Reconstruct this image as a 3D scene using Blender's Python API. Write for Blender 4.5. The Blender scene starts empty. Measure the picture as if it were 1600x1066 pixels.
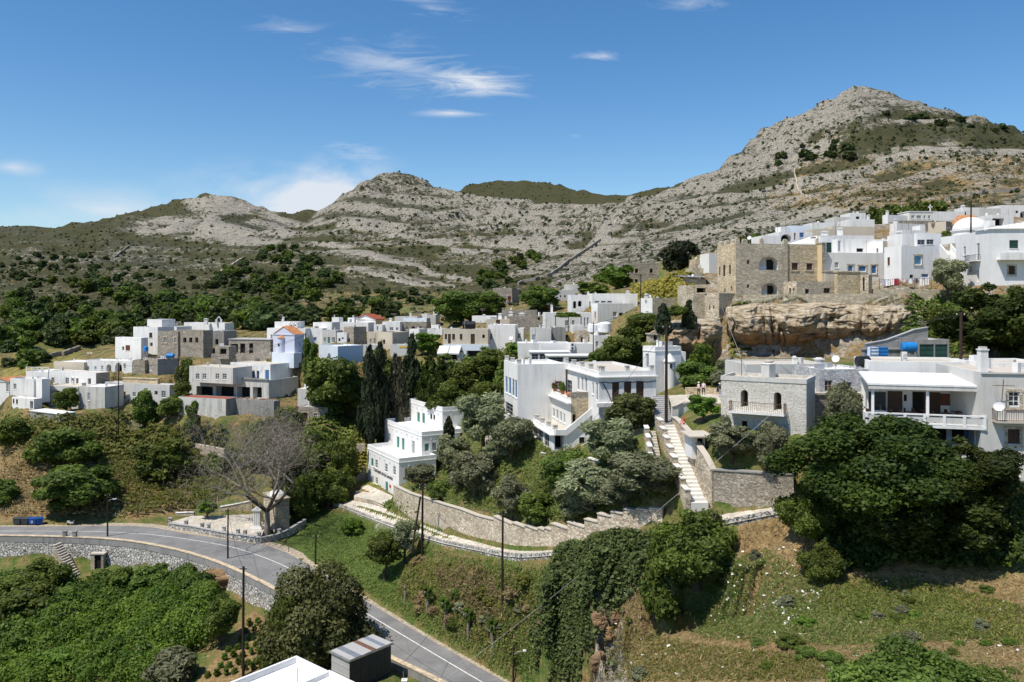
import bpy, math, random
import numpy as np
from mathutils import Vector, Matrix
from mathutils.geometry import delaunay_2d_cdt
random.seed(7)
RNG = np.random.default_rng(7)
SC = bpy.context.scene
COL = SC.collection
# ---------------------------------------------------------------- camera model
F, CX, HY, CZ = 1256.0, 800.0, 470.0, 60.0
def W(px, py, D): return Vector(((px-CX)/F*D, D, CZ+(HY-py)/F*D))
def Zat(py, D): return CZ+(HY-py)/F*D
cam = bpy.data.cameras.new('camera'); cam_o = bpy.data.objects.new('camera', cam); COL.objects.link(cam_o)
cam.sensor_width = 36; cam.lens = 36*F/1600; cam.shift_y = (HY-533)/1600
cam.clip_start = .5; cam.clip_end = 20000
cam_o.location = (0, 0, CZ); cam_o.rotation_euler = (math.pi/2, 0, 0)
SC.camera = cam_o
# ---------------------------------------------------------------- noise
def _hash(ix, iy, s):
    h = (ix.astype(np.int64)*374761393 + iy.astype(np.int64)*668265263 + s*974711) & 0xffffffff
    h = ((h ^ (h >> 13))*1274126177) & 0xffffffff
    return ((h ^ (h >> 16)) & 0xffffff)/float(0xffffff)
def vnoise(x, y, s=0):
    ix = np.floor(x); iy = np.floor(y); fx = x-ix; fy = y-iy
    fx = fx*fx*(3-2*fx); fy = fy*fy*(3-2*fy)
    a = _hash(ix, iy, s); b = _hash(ix+1, iy, s); c = _hash(ix, iy+1, s); d = _hash(ix+1, iy+1, s)
    return (a*(1-fx)+b*fx)*(1-fy)+(c*(1-fx)+d*fx)*fy
def fbm(x, y, o=4, s=0):
    r = 0; a = .5; t = 0
    for i in range(o):
        r = r+a*vnoise(x*2**i, y*2**i, s+i*17); t += a; a *= .5
    return r/t-.5
# ---------------------------------------------------------------- materials
MATS = {}
class NT:
    def __init__(s, name):
        s.m = bpy.data.materials.new(name); s.m.use_nodes = True; s.t = s.m.node_tree; s.n = s.t.nodes; s.n.clear()
        s.out = s.n.new('ShaderNodeOutputMaterial'); MATS[name] = s.m
    def node(s, t, **k):
        n = s.n.new(t)
        for a, v in k.items():
            if a.startswith('i_'):
                key = a[2:]; n.inputs[int(key) if key.isdigit() else key.replace('_', ' ')].default_value = v
            else: setattr(n, a, v)
        return n
    def link(s, a, b): s.t.links.new(a, b)
    def pos(s, scale=(1, 1, 1)):
        g = s.node('ShaderNodeNewGeometry'); m = s.node('ShaderNodeMapping'); m.inputs['Scale'].default_value = scale
        s.link(g.outputs['Position'], m.inputs['Vector']); return m.outputs[0]
    def noise(s, vec, scale, detail=3, rough=.55):
        n = s.node('ShaderNodeTexNoise'); n.inputs['Scale'].default_value = scale; n.inputs['Detail'].default_value = detail
        n.inputs['Roughness'].default_value = rough; s.link(vec, n.inputs['Vector']); return n.outputs[0]
    def ramp(s, fac, stops):
        r = s.node('ShaderNodeValToRGB'); e = r.color_ramp.elements
        while len(e) < len(stops): e.new(.5)
        for i, (p, c) in enumerate(stops):
            e[i].position = p; e[i].color = (c if hasattr(c, '__len__') else (c, c, c))[:3] + (1,) if hasattr(c, '__len__') else (c, c, c, 1)
        s.link(fac, r.inputs[0]); return r.outputs[0]
    def mix(s, fac, a, b, bt='MIX'):
        m = s.node('ShaderNodeMix', data_type='RGBA', blend_type=bt)
        for v, i in ((fac, 0), (a, 6), (b, 7)):
            if hasattr(v, 'links'): s.link(v, m.inputs[i])
            else: m.inputs[i].default_value = v if i == 0 else tuple(v)+(1,) if len(v) == 3 else v
        return m.outputs[2]
    def math(s, op, a, b=0., clamp=False):
        m = s.node('ShaderNodeMath', operation=op, use_clamp=clamp)
        for v, i in ((a, 0), (b, 1)):
            if hasattr(v, 'links'): s.link(v, m.inputs[i])
            else: m.inputs[i].default_value = v
        return m.outputs[0]
    def attr(s, name, out='Fac'):
        a = s.node('ShaderNodeAttribute'); a.attribute_name = name; return a.outputs[out]
    def bump(s, h, strength=.3, dist=.1):
        b = s.node('ShaderNodeBump'); b.inputs['Strength'].default_value = strength; b.inputs['Distance'].default_value = dist
        s.link(h, b.inputs['Height']); return b.outputs[0]
    def pbr(s, col, rough=.85, normal=None, metal=0., spec=.3):
        p = s.node('ShaderNodeBsdfPrincipled'); p.inputs['Roughness'].default_value = rough; p.inputs['Metallic'].default_value = metal
        p.inputs['Specular IOR Level'].default_value = spec
        if hasattr(col, 'links'): s.link(col, p.inputs['Base Color'])
        else: p.inputs['Base Color'].default_value = tuple(col)+(1,)
        if normal is not None: s.link(normal, p.inputs['Normal'])
        s.link(p.outputs[0], s.out.inputs[0]); return p
def plain(name, col, rough=.7, metal=0., var=.12, scale=1.2):
    t = NT(name); v = t.pos(); n = t.noise(v, scale, 4)
    d = tuple(c*(1-var*1.6) for c in col); l = tuple(min(1, c*(1+var)) for c in col)
    t.pbr(t.ramp(n, [(.3, d), (.7, l)]), rough, metal=metal)
def plaster(name, col, stain=.35, stc=(.30, .28, .245), bumpy=.25):
    """lime wash: patchy tone, vertical run-off stains, slight bump"""
    t = NT(name); v = t.pos(); n1 = t.noise(v, .35, 4)
    base = t.ramp(n1, [(.3, tuple(c*.9 for c in col)), (.7, col)])
    streak = t.noise(t.pos((1.6, 1.6, .12)), 1.0, 4, .65); patch = t.noise(v, .22, 3)
    s = t.math('MULTIPLY', t.ramp(streak, [(.44, 0.), (.72, 1.)]), t.ramp(patch, [(.36, .05), (.64, 1.)]))
    fine = t.noise(v, 6, 3)
    c = t.mix(t.math('MULTIPLY', s, stain), base, stc)
    c = t.mix(.12, c, t.ramp(fine, [(.3, tuple(x*.6 for x in col)), (.7, col)]))
    t.pbr(c, .9, t.bump(t.noise(v, 1.7, 5), bumpy, .06))
def stone(name, c1, c2, mortar, scale=2.6, flat=1.9, mw=.05, bumpd=.08, wash=0):
    t = NT(name); v = t.pos((1, 1, flat)); 
    dn = t.node('ShaderNodeTexNoise'); dn.inputs['Scale'].default_value = 2.; t.link(v, dn.inputs['Vector'])
    vm = t.node('ShaderNodeVectorMath', operation='MULTIPLY_ADD'); t.link(dn.outputs[1], vm.inputs[0]); vm.inputs[1].default_value = (.25,)*3; t.link(v, vm.inputs[2])
    vo = t.node('ShaderNodeTexVoronoi'); vo.inputs['Scale'].default_value = scale; t.link(vm.outputs[0], vo.inputs['Vector'])
    ve = t.node('ShaderNodeTexVoronoi', feature='DISTANCE_TO_EDGE'); ve.inputs['Scale'].default_value = scale; t.link(vm.outputs[0], ve.inputs['Vector'])
    sep = t.node('ShaderNodeSeparateColor'); t.link(vo.outputs['Color'], sep.inputs[0])
    col = t.ramp(sep.outputs[0], [(0., c1), (.55, tuple((a+b)/2 for a, b in zip(c1, c2))), (1., c2)])
    col = t.mix(t.ramp(t.noise(v, .3, 4), [(.35, 0.), (.75, .55)]), col, tuple(x*.62 for x in c1))
    e = t.ramp(ve.outputs[0], [(mw*.3, 0.), (mw, 1.)])
    col = t.mix(e, mortar, col)
    if wash: col = t.mix(wash, col, (.72, .71, .68))
    t.pbr(col, .95, t.bump(t.math('ADD', e, t.math('MULTIPLY', t.noise(v, 7, 3), .5)), .7, bumpd))
plaster('white_wash', (.80, .785, .755), .6)
plaster('white_fresh', (.83, .82, .80), .3)
plaster('cream_wash', (.74, .72, .66), .3)
plaster('pale_blue_wash', (.63, .69, .76), .35, (.7, .72, .78))
plaster('lilac_wash', (.56, .59, .71), .2, (.6, .63, .7))
plaster('grey_wash', (.60, .585, .545), .5)
plaster('beige_wash', (.58, .51, .40), .4)
plaster('ochre_wash', (.68, .52, .30), .3)
plaster('stained_wash', (.62, .60, .55), .95, (.16, .15, .14))
plaster('concrete', (.30, .29, .27), .9, (.10, .10, .10), .5)
plaster('roof_beige', (.56, .50, .42), .5, (.3, .27, .24))
plaster('roof_white', (.80, .78, .74), .3)
plaster('roof_grey', (.42, .41, .40), .6)
stone('stone_wall', (.25, .215, .17), (.56, .50, .41), (.13, .11, .085), 3.2, 2.2)
stone('stone_pale', (.40, .325, .23), (.84, .735, .58), (.22, .175, .12), 2.7, 2.0)
stone('stone_white', (.40, .40, .40), (.76, .76, .75), (.34, .34, .34), 2.4, 2.0, .06, .12)
stone('stone_castle', (.42, .355, .26), (.82, .72, .55), (.28, .235, .165), 2.3, 2.6)
stone('stone_warm', (.45, .36, .23), (.84, .70, .48), (.30, .245, .16), 2.3, 2.4)
stone('stone_painted', (.62, .585, .51), (.75, .72, .645), (.48, .45, .39), 2.8, 2.8, .05, .12)
stone('stone_bright', (.36, .34, .305), (.78, .745, .68), (.10, .095, .085), 1.9, 1.4, .1, .14)
stone('paving', (.50, .45, .37), (.68, .62, .52), (.34, .30, .235), 1.4, 1, .04, .03)
plain('glass', (.035, .045, .055), .12, 0, .2)
plain('dark_interior', (.014, .013, .012), .9)  # near-black colour that paints the shade inside openings, no lit room behind
plain('white_paint', (.78, .78, .77), .5)
plain('blue_paint', (.07, .17, .33), .5)
plain('sea_blue_paint', (.10, .33, .47), .5)
plain('green_paint', (.06, .22, .18), .5)
plain('dark_green_paint', (.025, .07, .055), .5)
plain('brown_paint', (.07, .038, .026), .6)
plain('red_brown_paint', (.14, .045, .025), .6)
plain('grey_paint', (.33, .34, .35), .5)
plain('tan_paint', (.40, .30, .22), .6)
plain('pole_wood', (.035, .022, .016), .8, 0, .25)
plain('black_metal', (.02, .02, .022), .45)
plain('rusty_iron', (.16, .085, .05), .8, 0, .3, 5)
plain('steel', (.45, .46, .48), .35, .6)
plain('tile_orange', (.50, .23, .10), .85, 0, .35, 3)
plain('tile_red', (.33, .085, .05), .85, 0, .25, 3)
plain('terracotta', (.42, .15, .07), .8)
plain('bin_blue', (.012, .07, .26), .4)
plain('bin_grey', (.045, .05, .055), .5)
plain('tank_blue', (.02, .20, .52), .3)
plain('tank_black', (.015, .015, .017), .4)
plain('awning', (.62, .61, .58), .8)
plain('plastic_white', (.8, .8, .8), .35)
plain('red_sign', (.50, .08, .05), .5)
plain('ink', (.04, .04, .04), .6)
plain('skin', (.52, .32, .23), .6)
plain('cloth_white', (.75, .74, .75), .9)
plain('cloth_pink', (.72, .55, .58), .9)
plain('cloth_dark', (.03, .032, .045), .9)
plain('cloth_navy', (.05, .06, .13), .9)
plain('cloth_violet', (.45, .42, .58), .9)
plain('cloth_red', (.35, .03, .06), .9)
plain('hair', (.05, .03, .02), .9)
plain('yellow_paint', (.60, .38, .03), .6)
plain('wire', (.03, .03, .03), .6)
plain('pale_wire', (.42, .42, .40), .6)
plain('white_line', (.70, .69, .66), .8, 0, .2, 3)
plain('kerb', (.55, .44, .30), .9, 0, .25, 2)
def bark(name, col):
    t = NT(name); v = t.pos((4, 4, .8)); n = t.noise(v, 2.5, 5, .7)
    t.pbr(t.ramp(n, [(.3, tuple(c*.45 for c in col)), (.7, col)]), .95, t.bump(n, .7, .05))
bark('bark', (.13, .10, .075)); bark('bark_dark', (.06, .048, .038)); bark('bark_grey', (.30, .265, .225))
def foliage(name, dark, light, trans=.3, gloss=.25):
    """leaf colour varies leaf by leaf and tree by tree"""
    t = NT(name); a = t.attr('leaf'); oi = t.node('ShaderNodeObjectInfo')
    c = t.ramp(a, [(0., dark), (.6, tuple((x+y)/2 for x, y in zip(dark, light))), (1., light)])
    hs = t.node('ShaderNodeHueSaturation'); hs.inputs['Saturation'].default_value = 1.0
    t.link(t.math('ADD', t.math('MULTIPLY', oi.outputs['Random'], .04), .48), hs.inputs['Hue'])
    t.link(t.math('ADD', t.math('MULTIPLY', oi.outputs['Random'], .5), .75), hs.inputs['Value']); t.link(c, hs.inputs['Color'])
    p = t.node('ShaderNodeBsdfPrincipled'); p.inputs['Roughness'].default_value = .6; p.inputs['Specular IOR Level'].default_value = gloss
    t.link(hs.outputs[0], p.inputs['Base Color'])
    tr = t.node('ShaderNodeBsdfTranslucent'); t.link(t.mix(1., hs.outputs[0], (1.0, 1.1, .5), 'MULTIPLY'), tr.inputs[0])
    mx = t.node('ShaderNodeMixShader'); mx.inputs[0].default_value = trans
    t.link(p.outputs[0], mx.inputs[1]); t.link(tr.outputs[0], mx.inputs[2]); t.link(mx.outputs[0], t.out.inputs[0])
foliage('leaf_fig', (.017, .033, .005), (.082, .112, .015))
foliage('leaf_broad', (.046, .074, .013), (.185, .235, .042), .35)
foliage('leaf_bright', (.065, .115, .016), (.19, .27, .040), .35)
foliage('leaf_olive', (.115, .130, .070), (.33, .335, .195), .35)
foliage('leaf_olive_brown', (.055, .070, .020), (.185, .190, .065), .3)
foliage('leaf_cypress', (.016, .025, .011), (.055, .070, .028), .15)
foliage('leaf_brown', (.16, .135, .105), (.36, .31, .25), .1)
foliage('leaf_scrub', (.034, .054, .015), (.100, .128, .038), .25)
foliage('leaf_yellow', (.20, .20, .035), (.52, .46, .085), .35)
foliage('leaf_grass', (.09, .14, .025), (.24, .27, .075), .3)
foliage('leaf_dry', (.15, .105, .05), (.38, .29, .15), .25)
foliage('leaf_thicket', (.026, .058, .008), (.140, .205, .028), .35)
foliage('leaf_thicket_bright', (.045, .095, .010), (.185, .260, .032), .35)
foliage('leaf_ivy', (.040, .064, .016), (.150, .195, .060), .3)
foliage('leaf_drycypress', (.035, .032, .020), (.085, .072, .045), .1)
foliage('leaf_weed', (.085, .115, .022), (.28, .28, .060), .35)
foliage('leaf_flower_red', (.5, .02, .02), (.6, .05, .04), .2)
foliage('leaf_white_rock', (.45, .43, .40), (.75, .73, .70), .0)
# ---------------------------------------------------------------- mesh building
class MB:
    def __init__(s): s.v = []; s.f = []; s.mi = []; s.mats = []
    def m(s, mat):
        if mat not in s.mats: s.mats.append(mat)
        return s.mats.index(mat)
    def poly(s, pts, mat='white_wash'):
        i = len(s.v); s.v.extend(Vector(p) for p in pts); s.f.append(list(range(i, i+len(pts)))); s.mi.append(s.m(mat))
    def box(s, o, a, b, c, mat='white_wash'):
        o, a, b, c = map(Vector, (o, a, b, c))
        if a.cross(b).dot(c) < 0: a, b = b, a
        p = [o, o+a, o+a+b, o+b, o+c, o+a+c, o+a+b+c, o+b+c]
        for q in ((3, 2, 1, 0), (4, 5, 6, 7), (0, 1, 5, 4), (1, 2, 6, 5), (2, 3, 7, 6), (3, 0, 4, 7)): s.poly([p[k] for k in q], mat)
    def cbox(s, c, sx, sy, sz, mat, rz=0):
        u = Vector((math.cos(rz), math.sin(rz), 0)); v = Vector((-math.sin(rz), math.cos(rz), 0))
        s.box(Vector(c)-u*sx/2-v*sy/2, u*sx, v*sy, (0, 0, sz), mat)
    def tube(s, pts, rad, mat, n=6, cap=True):
        pts = [Vector(p) for p in pts]; rings = []
        if not hasattr(rad, '__len__'): rad = [rad]*len(pts)
        for i, p in enumerate(pts):
            d = (pts[min(i+1, len(pts)-1)]-pts[max(i-1, 0)]).normalized()
            x = d.cross(Vector((0, 0, 1)) if abs(d.z) < .95 else Vector((1, 0, 0))).normalized(); y = d.cross(x)
            b = len(s.v); rings.append(b)
            for k in range(n):
                t = 2*math.pi*k/n; s.v.append(p+(x*math.cos(t)+y*math.sin(t))*rad[i])
        mi = s.m(mat)
        for a, b in zip(rings, rings[1:]):
            for k in range(n):
                k2 = (k+1) % n; s.f.append([a+k, a+k2, b+k2, b+k]); s.mi.append(mi)
        if cap:
            s.f.append([rings[0]+k for k in range(n)][::-1]); s.mi.append(mi); s.f.append([rings[-1]+k for k in range(n)]); s.mi.append(mi)
    def lathe(s, c, prof, mat, n=16):
        c = Vector(c); s.tube([c+Vector((0, 0, z)) for r, z in prof], [r for r, z in prof], mat, n)
    def prism(s, pts, ext, mat):
        pts = [Vector(p) for p in pts]; ext = Vector(ext); q = [p+ext for p in pts]
        s.poly(pts, mat); s.poly(q[::-1], mat)
        for i in range(len(pts)): j = (i+1) % len(pts); s.poly([pts[j], pts[i], q[i], q[j]], mat)
    def build(s, name, parent=None, org=None, smooth=False, bevel=0):
        org = Vector(org) if org is not None else Vector((0, 0, 0))
        if parent is not None: org = Vector(parent['_org']) if '_org' in parent else org
        me = bpy.data.meshes.new(name); me.from_pydata([tuple(p-org) for p in s.v], [], s.f)
        for m_ in s.mats: me.materials.append(MATS[m_])
        me.polygons.foreach_set('material_index', s.mi)
        if smooth: me.polygons.foreach_set('use_smooth', [True]*len(s.f))
        me.update(); o = bpy.data.objects.new(name, me); COL.objects.link(o)
        if parent is not None: o.parent = parent; o['_org'] = tuple(org)
        else: o.location = org
        if bevel: b = o.modifiers.new('bevel', 'BEVEL'); b.width = bevel; b.segments = 1; b.limit_method = 'ANGLE'
        return o
def tag(o, label=None, cat=None, group=None, kind=None):
    if label: o['label'] = label
    if cat: o['category'] = cat
    if group: o['group'] = group
    if kind: o['kind'] = kind
    return o
def thing(name, label, cat, loc=(0, 0, 0), group=None):
    o = bpy.data.objects.new(name, None); COL.objects.link(o); o.location = loc; o.empty_display_size = .5
    o['_org'] = tuple(loc); return tag(o, label, cat, group)
def kids(o): return [c for c in COL.objects if c.parent == o]
def copy_tree(o, loc, rz=0, sc=(1, 1, 1), label=None, children=None):
    c = o.copy(); COL.objects.link(c); c.location = loc; c.rotation_euler = (0, 0, rz); c.scale = sc
    if label: c['label'] = label
    for ch in children:
        d = ch.copy(); COL.objects.link(d); d.parent = c
    return c
def fast_mesh(name, V, Fq, mat, leaf=None, smooth=False):
    n, k = Fq.shape; me = bpy.data.meshes.new(name)
    me.vertices.add(len(V)); me.vertices.foreach_set('co', np.ascontiguousarray(V, dtype=np.float32).ravel())
    me.loops.add(n*k); me.loops.foreach_set('vertex_index', np.ascontiguousarray(Fq, dtype=np.int32).ravel())
    me.polygons.add(n); me.polygons.foreach_set('loop_start', np.arange(0, n*k, k, dtype=np.int32))
    if smooth: me.polygons.foreach_set('use_smooth', np.ones(n, dtype=bool))
    me.update(calc_edges=True)
    if leaf is not None:
        a = me.attributes.new('leaf', 'FLOAT', 'FACE'); a.data.foreach_set('value', leaf.astype(np.float32))
    if mat: me.materials.append(MATS[mat])
    return me
def link_mesh(name, me, parent=None, loc=(0, 0, 0)):
    o = bpy.data.objects.new(name, me); COL.objects.link(o); o.location = loc
    if parent is not None: o.parent = parent
    return o
# ---------------------------------------------------------------- houses: description, then building
Z1=(0,480,4); Z2=(250,470,4); Z3=(550,440,4); Z4=(780,400,4); Z5=(1080,340,5.333); Z6=(1300,300,5.333); Z7=(1100,500,3.2)
Z8=(750,530,4); Z9=(520,590,5.075); ZA=(400,460,7.273); ZB=(560,480,8); ZC=(860,440,8); ZD=(1400,300,8); ZE=(1340,570,6.154)
ZG=(1000,640,5.923); Z0=(0,0,1)
HOUSES = []; GROUND = []
def zx(z, x): return z[0]+x/z[2]
def zy(z, y): return z[1]+y/z[2]
class Blk:
    """one rectangular volume: near corner C, right face along u, left face along v"""
    def __init__(s, z, xc, yt, yb, D, a, xl=None, xr=None, dl=6., dr=6., mat='white_wash', mL=None, mR=None, roof='roof_beige', par=.4, L=(), R=(), g=1, cor=0, deep=.8):
        a = math.radians(a); s.z = z; s.D = D; s.mat = mat; s.mL = mL or mat; s.mR = mR or mat; s.roof = roof; s.par = par; s.Lw = L; s.Rw = R; s.cor = cor
        s.u = Vector((math.cos(a), math.sin(a), 0)); s.v = Vector((-math.sin(a), math.cos(a), 0))
        c = W(zx(z, xc), HY, D); s.C = Vector((c.x, c.y, 0)); s.z1 = Zat(zy(z, yt), D); s.z0 = Zat(zy(z, yb), D); s.deep = deep
        s.w = s.ray(xr, s.u) if xr is not None else dr; s.d = s.ray(xl, s.v) if xl is not None else dl
        if not (0 < s.w < 60): s.w = dr
        if not (0 < s.d < 60): s.d = dl
        s.foot = bool(g)
        if g:
            for p in (s.C, s.C+s.u*s.w, s.C+s.v*s.d): GROUND.append((p.x, p.y, s.z0))
            GROUND.append(((s.C+s.u*s.w+s.v*s.d).x, (s.C+s.u*s.w+s.v*s.d).y, s.z0+.3))
    def ray(s, x, e):
        t = (zx(s.z, x)-CX)/F; den = e.x-t*e.y
        return (t*s.C.y-s.C.x)/den if abs(den) > 1e-4 else -1
    def pt(s, face, x, y):
        e = s.u if face == 'R' else s.v; k = s.ray(x, e); return k, Zat(zy(s.z, y), s.C.y+k*e.y)
    def rect(s, face, w):
        xm = (w[0]+w[2])/2; a = s.pt(face, w[0], w[1])[0]; b = s.pt(face, w[2], w[1])[0]
        zt = s.pt(face, xm, w[1])[1]; zb = s.pt(face, xm, w[3])[1]; return min(a, b), max(a, b), min(zb, zt), max(zb, zt)
    def frame(s, face):   # origin, direction, outward normal, length
        return (s.C, s.u, -s.v, s.w) if face == 'R' else (s.C, s.v, -s.u, s.d)
STY = {'d': ('white_paint', 'glass'), 'e': ('grey_paint', 'glass'), 'b': ('white_paint', 'blue_paint'), 'c': ('white_paint', 'sea_blue_paint'), 'g': ('white_paint', 'green_paint'),
       'k': ('dark_green_paint', 'dark_green_paint'), 'n': ('brown_paint', 'brown_paint'), 'r': ('red_brown_paint', 'red_brown_paint'), 'w': ('white_paint', 'grey_paint'),
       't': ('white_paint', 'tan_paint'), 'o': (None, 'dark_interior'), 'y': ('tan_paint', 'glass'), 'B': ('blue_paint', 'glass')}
def wall_face(mb, O, e, n, L, z0, z1, holes, mat, depth=.22):
    us = sorted({0, L, *[h[0] for h in holes], *[h[1] for h in holes]}); zs = sorted({z0, z1, *[h[2] for h in holes], *[h[3] for h in holes]})
    P = lambda k, z, o=0: Vector((O.x+e.x*k-n.x*o, O.y+e.y*k-n.y*o, z))
    flip = e.cross(Vector((0, 0, 1))).dot(n) < 0
    def q(a, b, c, d, m=mat): mb.poly([d, c, b, a] if flip else [a, b, c, d], m)
    for u0, u1 in zip(us, us[1:]):
        for y0, y1 in zip(zs, zs[1:]):
            um, ym = (u0+u1)/2, (y0+y1)/2
            if any(h[0] < um < h[1] and h[2] < ym < h[3] for h in holes): continue
            q(P(u0, y0), P(u1, y0), P(u1, y1), P(u0, y1))
    for h in holes:
        a, b, c, d = h[:4]; dp = h[4] if len(h) > 4 else depth; rm = h[6] if len(h) > 6 and h[6] else mat
        q(P(a, c), P(a, d), P(a, d, dp), P(a, c, dp), rm); q(P(b, d), P(b, c), P(b, c, dp), P(b, d, dp), rm)
        q(P(a, d), P(b, d), P(b, d, dp), P(a, d, dp), rm); q(P(b, c), P(a, c), P(a, c, dp), P(b, c, dp), rm)
        if len(h) > 5 and h[5]:       # arch spandrels
            r = (b-a)/2; m = (a+b)/2; rise = min(r, (d-c)*.6); N = 8
            arc = [(m-r*math.cos(math.pi*i/N), d-rise+rise*math.sin(math.pi*i/N)) for i in range(N+1)]
            half = N//2
            q(*[P(*p, -.004) for p in arc[:0]]) if False else None
            for i in range(half): q(P(*arc[i], -.004), P(*arc[i+1], -.004), P(arc[i+1][0], d, -.004), P(arc[i][0], d, -.004))
            for i in range(half, N): q(P(*arc[i], -.004), P(*arc[i+1], -.004), P(arc[i+1][0], d, -.004), P(arc[i][0], d, -.004))
            for i in range(N): q(P(*arc[i+1], -.004), P(*arc[i], -.004), P(*arc[i], dp), P(*arc[i+1], dp), rm)
def add_window(parent, O, e, n, r, typ):
    a, b, c, d = r; P = lambda k, z, o=0: Vector((O.x+e.x*k-n.x*o, O.y+e.y*k-n.y*o, z)); wd, ht = b-a, d-c
    door = 'D' in typ; key = [ch for ch in typ if ch in STY][0] if any(ch in STY for ch in typ) else 'o'
    fm, pm = STY[key]; pm = 'grey_wash' if 'P' in typ else pm; arch = 'A' in typ; void = 'V' in typ
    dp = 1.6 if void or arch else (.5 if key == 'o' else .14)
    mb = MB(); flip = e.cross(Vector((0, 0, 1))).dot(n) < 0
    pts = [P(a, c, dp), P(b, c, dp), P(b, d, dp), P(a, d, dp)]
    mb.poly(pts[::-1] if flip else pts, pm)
    if key in 'bcgknrtw' and not void and not arch:     # two leaves with louvre rails standing off the leaf
        for k in (0, 1):
            x0 = a+wd*.5*k+.03; x1 = a+wd*.5*(k+1)-.03
            for j in range(3): mb.box(P(x0+.03, c+ht*(.06+.31*j), dp-.005), e*(x1-x0-.06), n*.035, (0, 0, ht*.24), pm)
    if 'P' in typ: q0 = P(a+wd*.6, c, dp-.02); mb.box(q0, e*wd*.36, n*.05, (0, 0, min(ht*.8, 2.3)), 'dark_interior'); mb.box(P(a, c, dp-.01), e*wd*.6, n*.03, (0, 0, ht*.3), 'pale_blue_wash')
    name = 'door' if door else ('opening' if key == 'o' else 'window'); w = mb.build(name, parent)
    if fm and wd > .3:
        fb = MB(); t = min(.09, wd*.14); o = dp-.002
        for k in (a, b-t): fb.box(P(k, c, o), e*t, n*.06, (0, 0, ht), fm)
        fb.box(P(a+t, d-t, o), e*(wd-2*t), n*.06, (0, 0, t), fm)
        if not door: fb.box(P(a+t, c, o), e*(wd-2*t), n*.06, (0, 0, t), fm)
        if key in 'deyB' and not void:
            fb.box(P((a+b)/2-t/3, c+t, o), e*t*.66, n*.05, (0, 0, ht-2*t), fm)
            for j in ((1, 2) if ht > 1.2 else (1,)): fb.box(P(a+t, c+ht*j/(3 if ht > 1.2 else 2), o), e*(wd-2*t), n*.045, (0, 0, t*.6), fm)
        fb.build('frame', w)
    if 's' in typ:
        sb = MB(); t = .22
        for k in (a-t, b): sb.box(P(k, c-(0 if door else .12), .0), e*t, n*.05, (0, 0, ht+t+(0 if door else .12)), 'stone_pale')
        sb.box(P(a-t-.05, d, 0), e*(wd+2*t+.1), n*.075, (0, 0, t), 'stone_pale')
        if not door: sb.box(P(a-t-.06, c-.26, 0), e*(wd+2*t+.12), n*.11, (0, 0, .13), 'stone_pale')
        sb.build('surround', w)
    elif not door and fm and ht > .5:
        sb = MB(); sb.box(P(a-.06, c-.09, 0), e*(wd+.12), n*.07, (0, 0, .085), 'white_wash'); sb.build('sill', w)
    return w
def build_blk(root, b):
    zb = b.z0-b.deep; hol = {}
    for face, ws in (('R', b.Rw), ('L', b.Lw)):
        lst = []
        O, e, n, Ln = b.frame(face)
        for w in ws:
            r = b.rect(face, w); r = (max(.05, r[0]), min(Ln-.05, r[1]), max(zb+.05, r[2]), min(b.z1-.05, r[3]))
            if r[1]-r[0] < .12 or r[3]-r[2] < .12: continue
            if any(not (r[1] <= h[0] or r[0] >= h[1] or r[3] <= h[2] or r[2] >= h[3]) for h, _ in lst): continue
            lst.append((r, w[4]))
        hol[face] = lst
    mb = MB()
    for face in 'RL':
        O, e, n, Ln = b.frame(face); hs = []
        for r, typ in hol[face]:
            big = 'A' in typ or 'V' in typ
            hs.append((*r, 1.6 if big else (.5 if 'o' in typ else .22), 'A' in typ, 'grey_wash' if 'P' in typ else None))
        wall_face(mb, O, e, n, Ln, zb, b.z1, hs, b.mR if face == 'R' else b.mL)
    far = b.C+b.u*b.w+b.v*b.d; up = Vector((0, 0, 1))
    for O, e, Ln, m in ((b.C+b.u*b.w, b.v, b.d, b.mat), (b.C+b.v*b.d, b.u, b.w, b.mat)):
        p = [Vector((O.x, O.y, zb)), Vector((O.x, O.y, zb))+e*Ln, Vector((O.x, O.y, b.z1))+e*Ln, Vector((O.x, O.y, b.z1))]
        mb.poly(p if O != b.C+b.v*b.d else p[::-1], m)
    P = lambda i, j, z: Vector((b.C.x+b.u.x*i+b.v.x*j, b.C.y+b.u.y*i+b.v.y*j, z))
    if b.par > 0:
        t = min(.24, b.w*.2, b.d*.2); o = [(0, 0), (b.w, 0), (b.w, b.d), (0, b.d)]; q = [(t, t), (b.w-t, t), (b.w-t, b.d-t), (t, b.d-t)]
        for k in range(4):
            j = (k+1) % 4
            mb.poly([P(*o[k], b.z1), P(*o[j], b.z1), P(*q[j], b.z1), P(*q[k], b.z1)], b.mat)
            mb.poly([P(*q[k], b.z1), P(*q[j], b.z1), P(*q[j], b.z1-b.par), P(*q[k], b.z1-b.par)], b.mat)
        wall = mb.build('wall', root)
        rb = MB(); rb.poly([P(*c, b.z1-b.par) for c in q], b.roof); rb.build('roof', root)
    else:
        wall = mb.build('wall', root)
        rb = MB(); t = .15; rb.box(P(-t, -t, b.z1), b.u*(b.w+2*t), b.v*(b.d+2*t), (0, 0, .18), b.roof); rb.build('roof', root)
    if b.cor:
        cb = MB(); zc = b.z1-b.cor
        cb.box(P(-.08, -.08, zc), b.u*(b.w+.16), b.v*.08, (0, 0, .12), b.mR); cb.box(P(-.08, 0, zc), b.u*.08, b.v*b.d, (0, 0, .12), b.mL); cb.build('cornice', root)
    for face in 'RL':
        O, e, n, Ln = b.frame(face)
        for r, typ in hol[face]: add_window(root, O, e, n, r, typ)
    return wall
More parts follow.
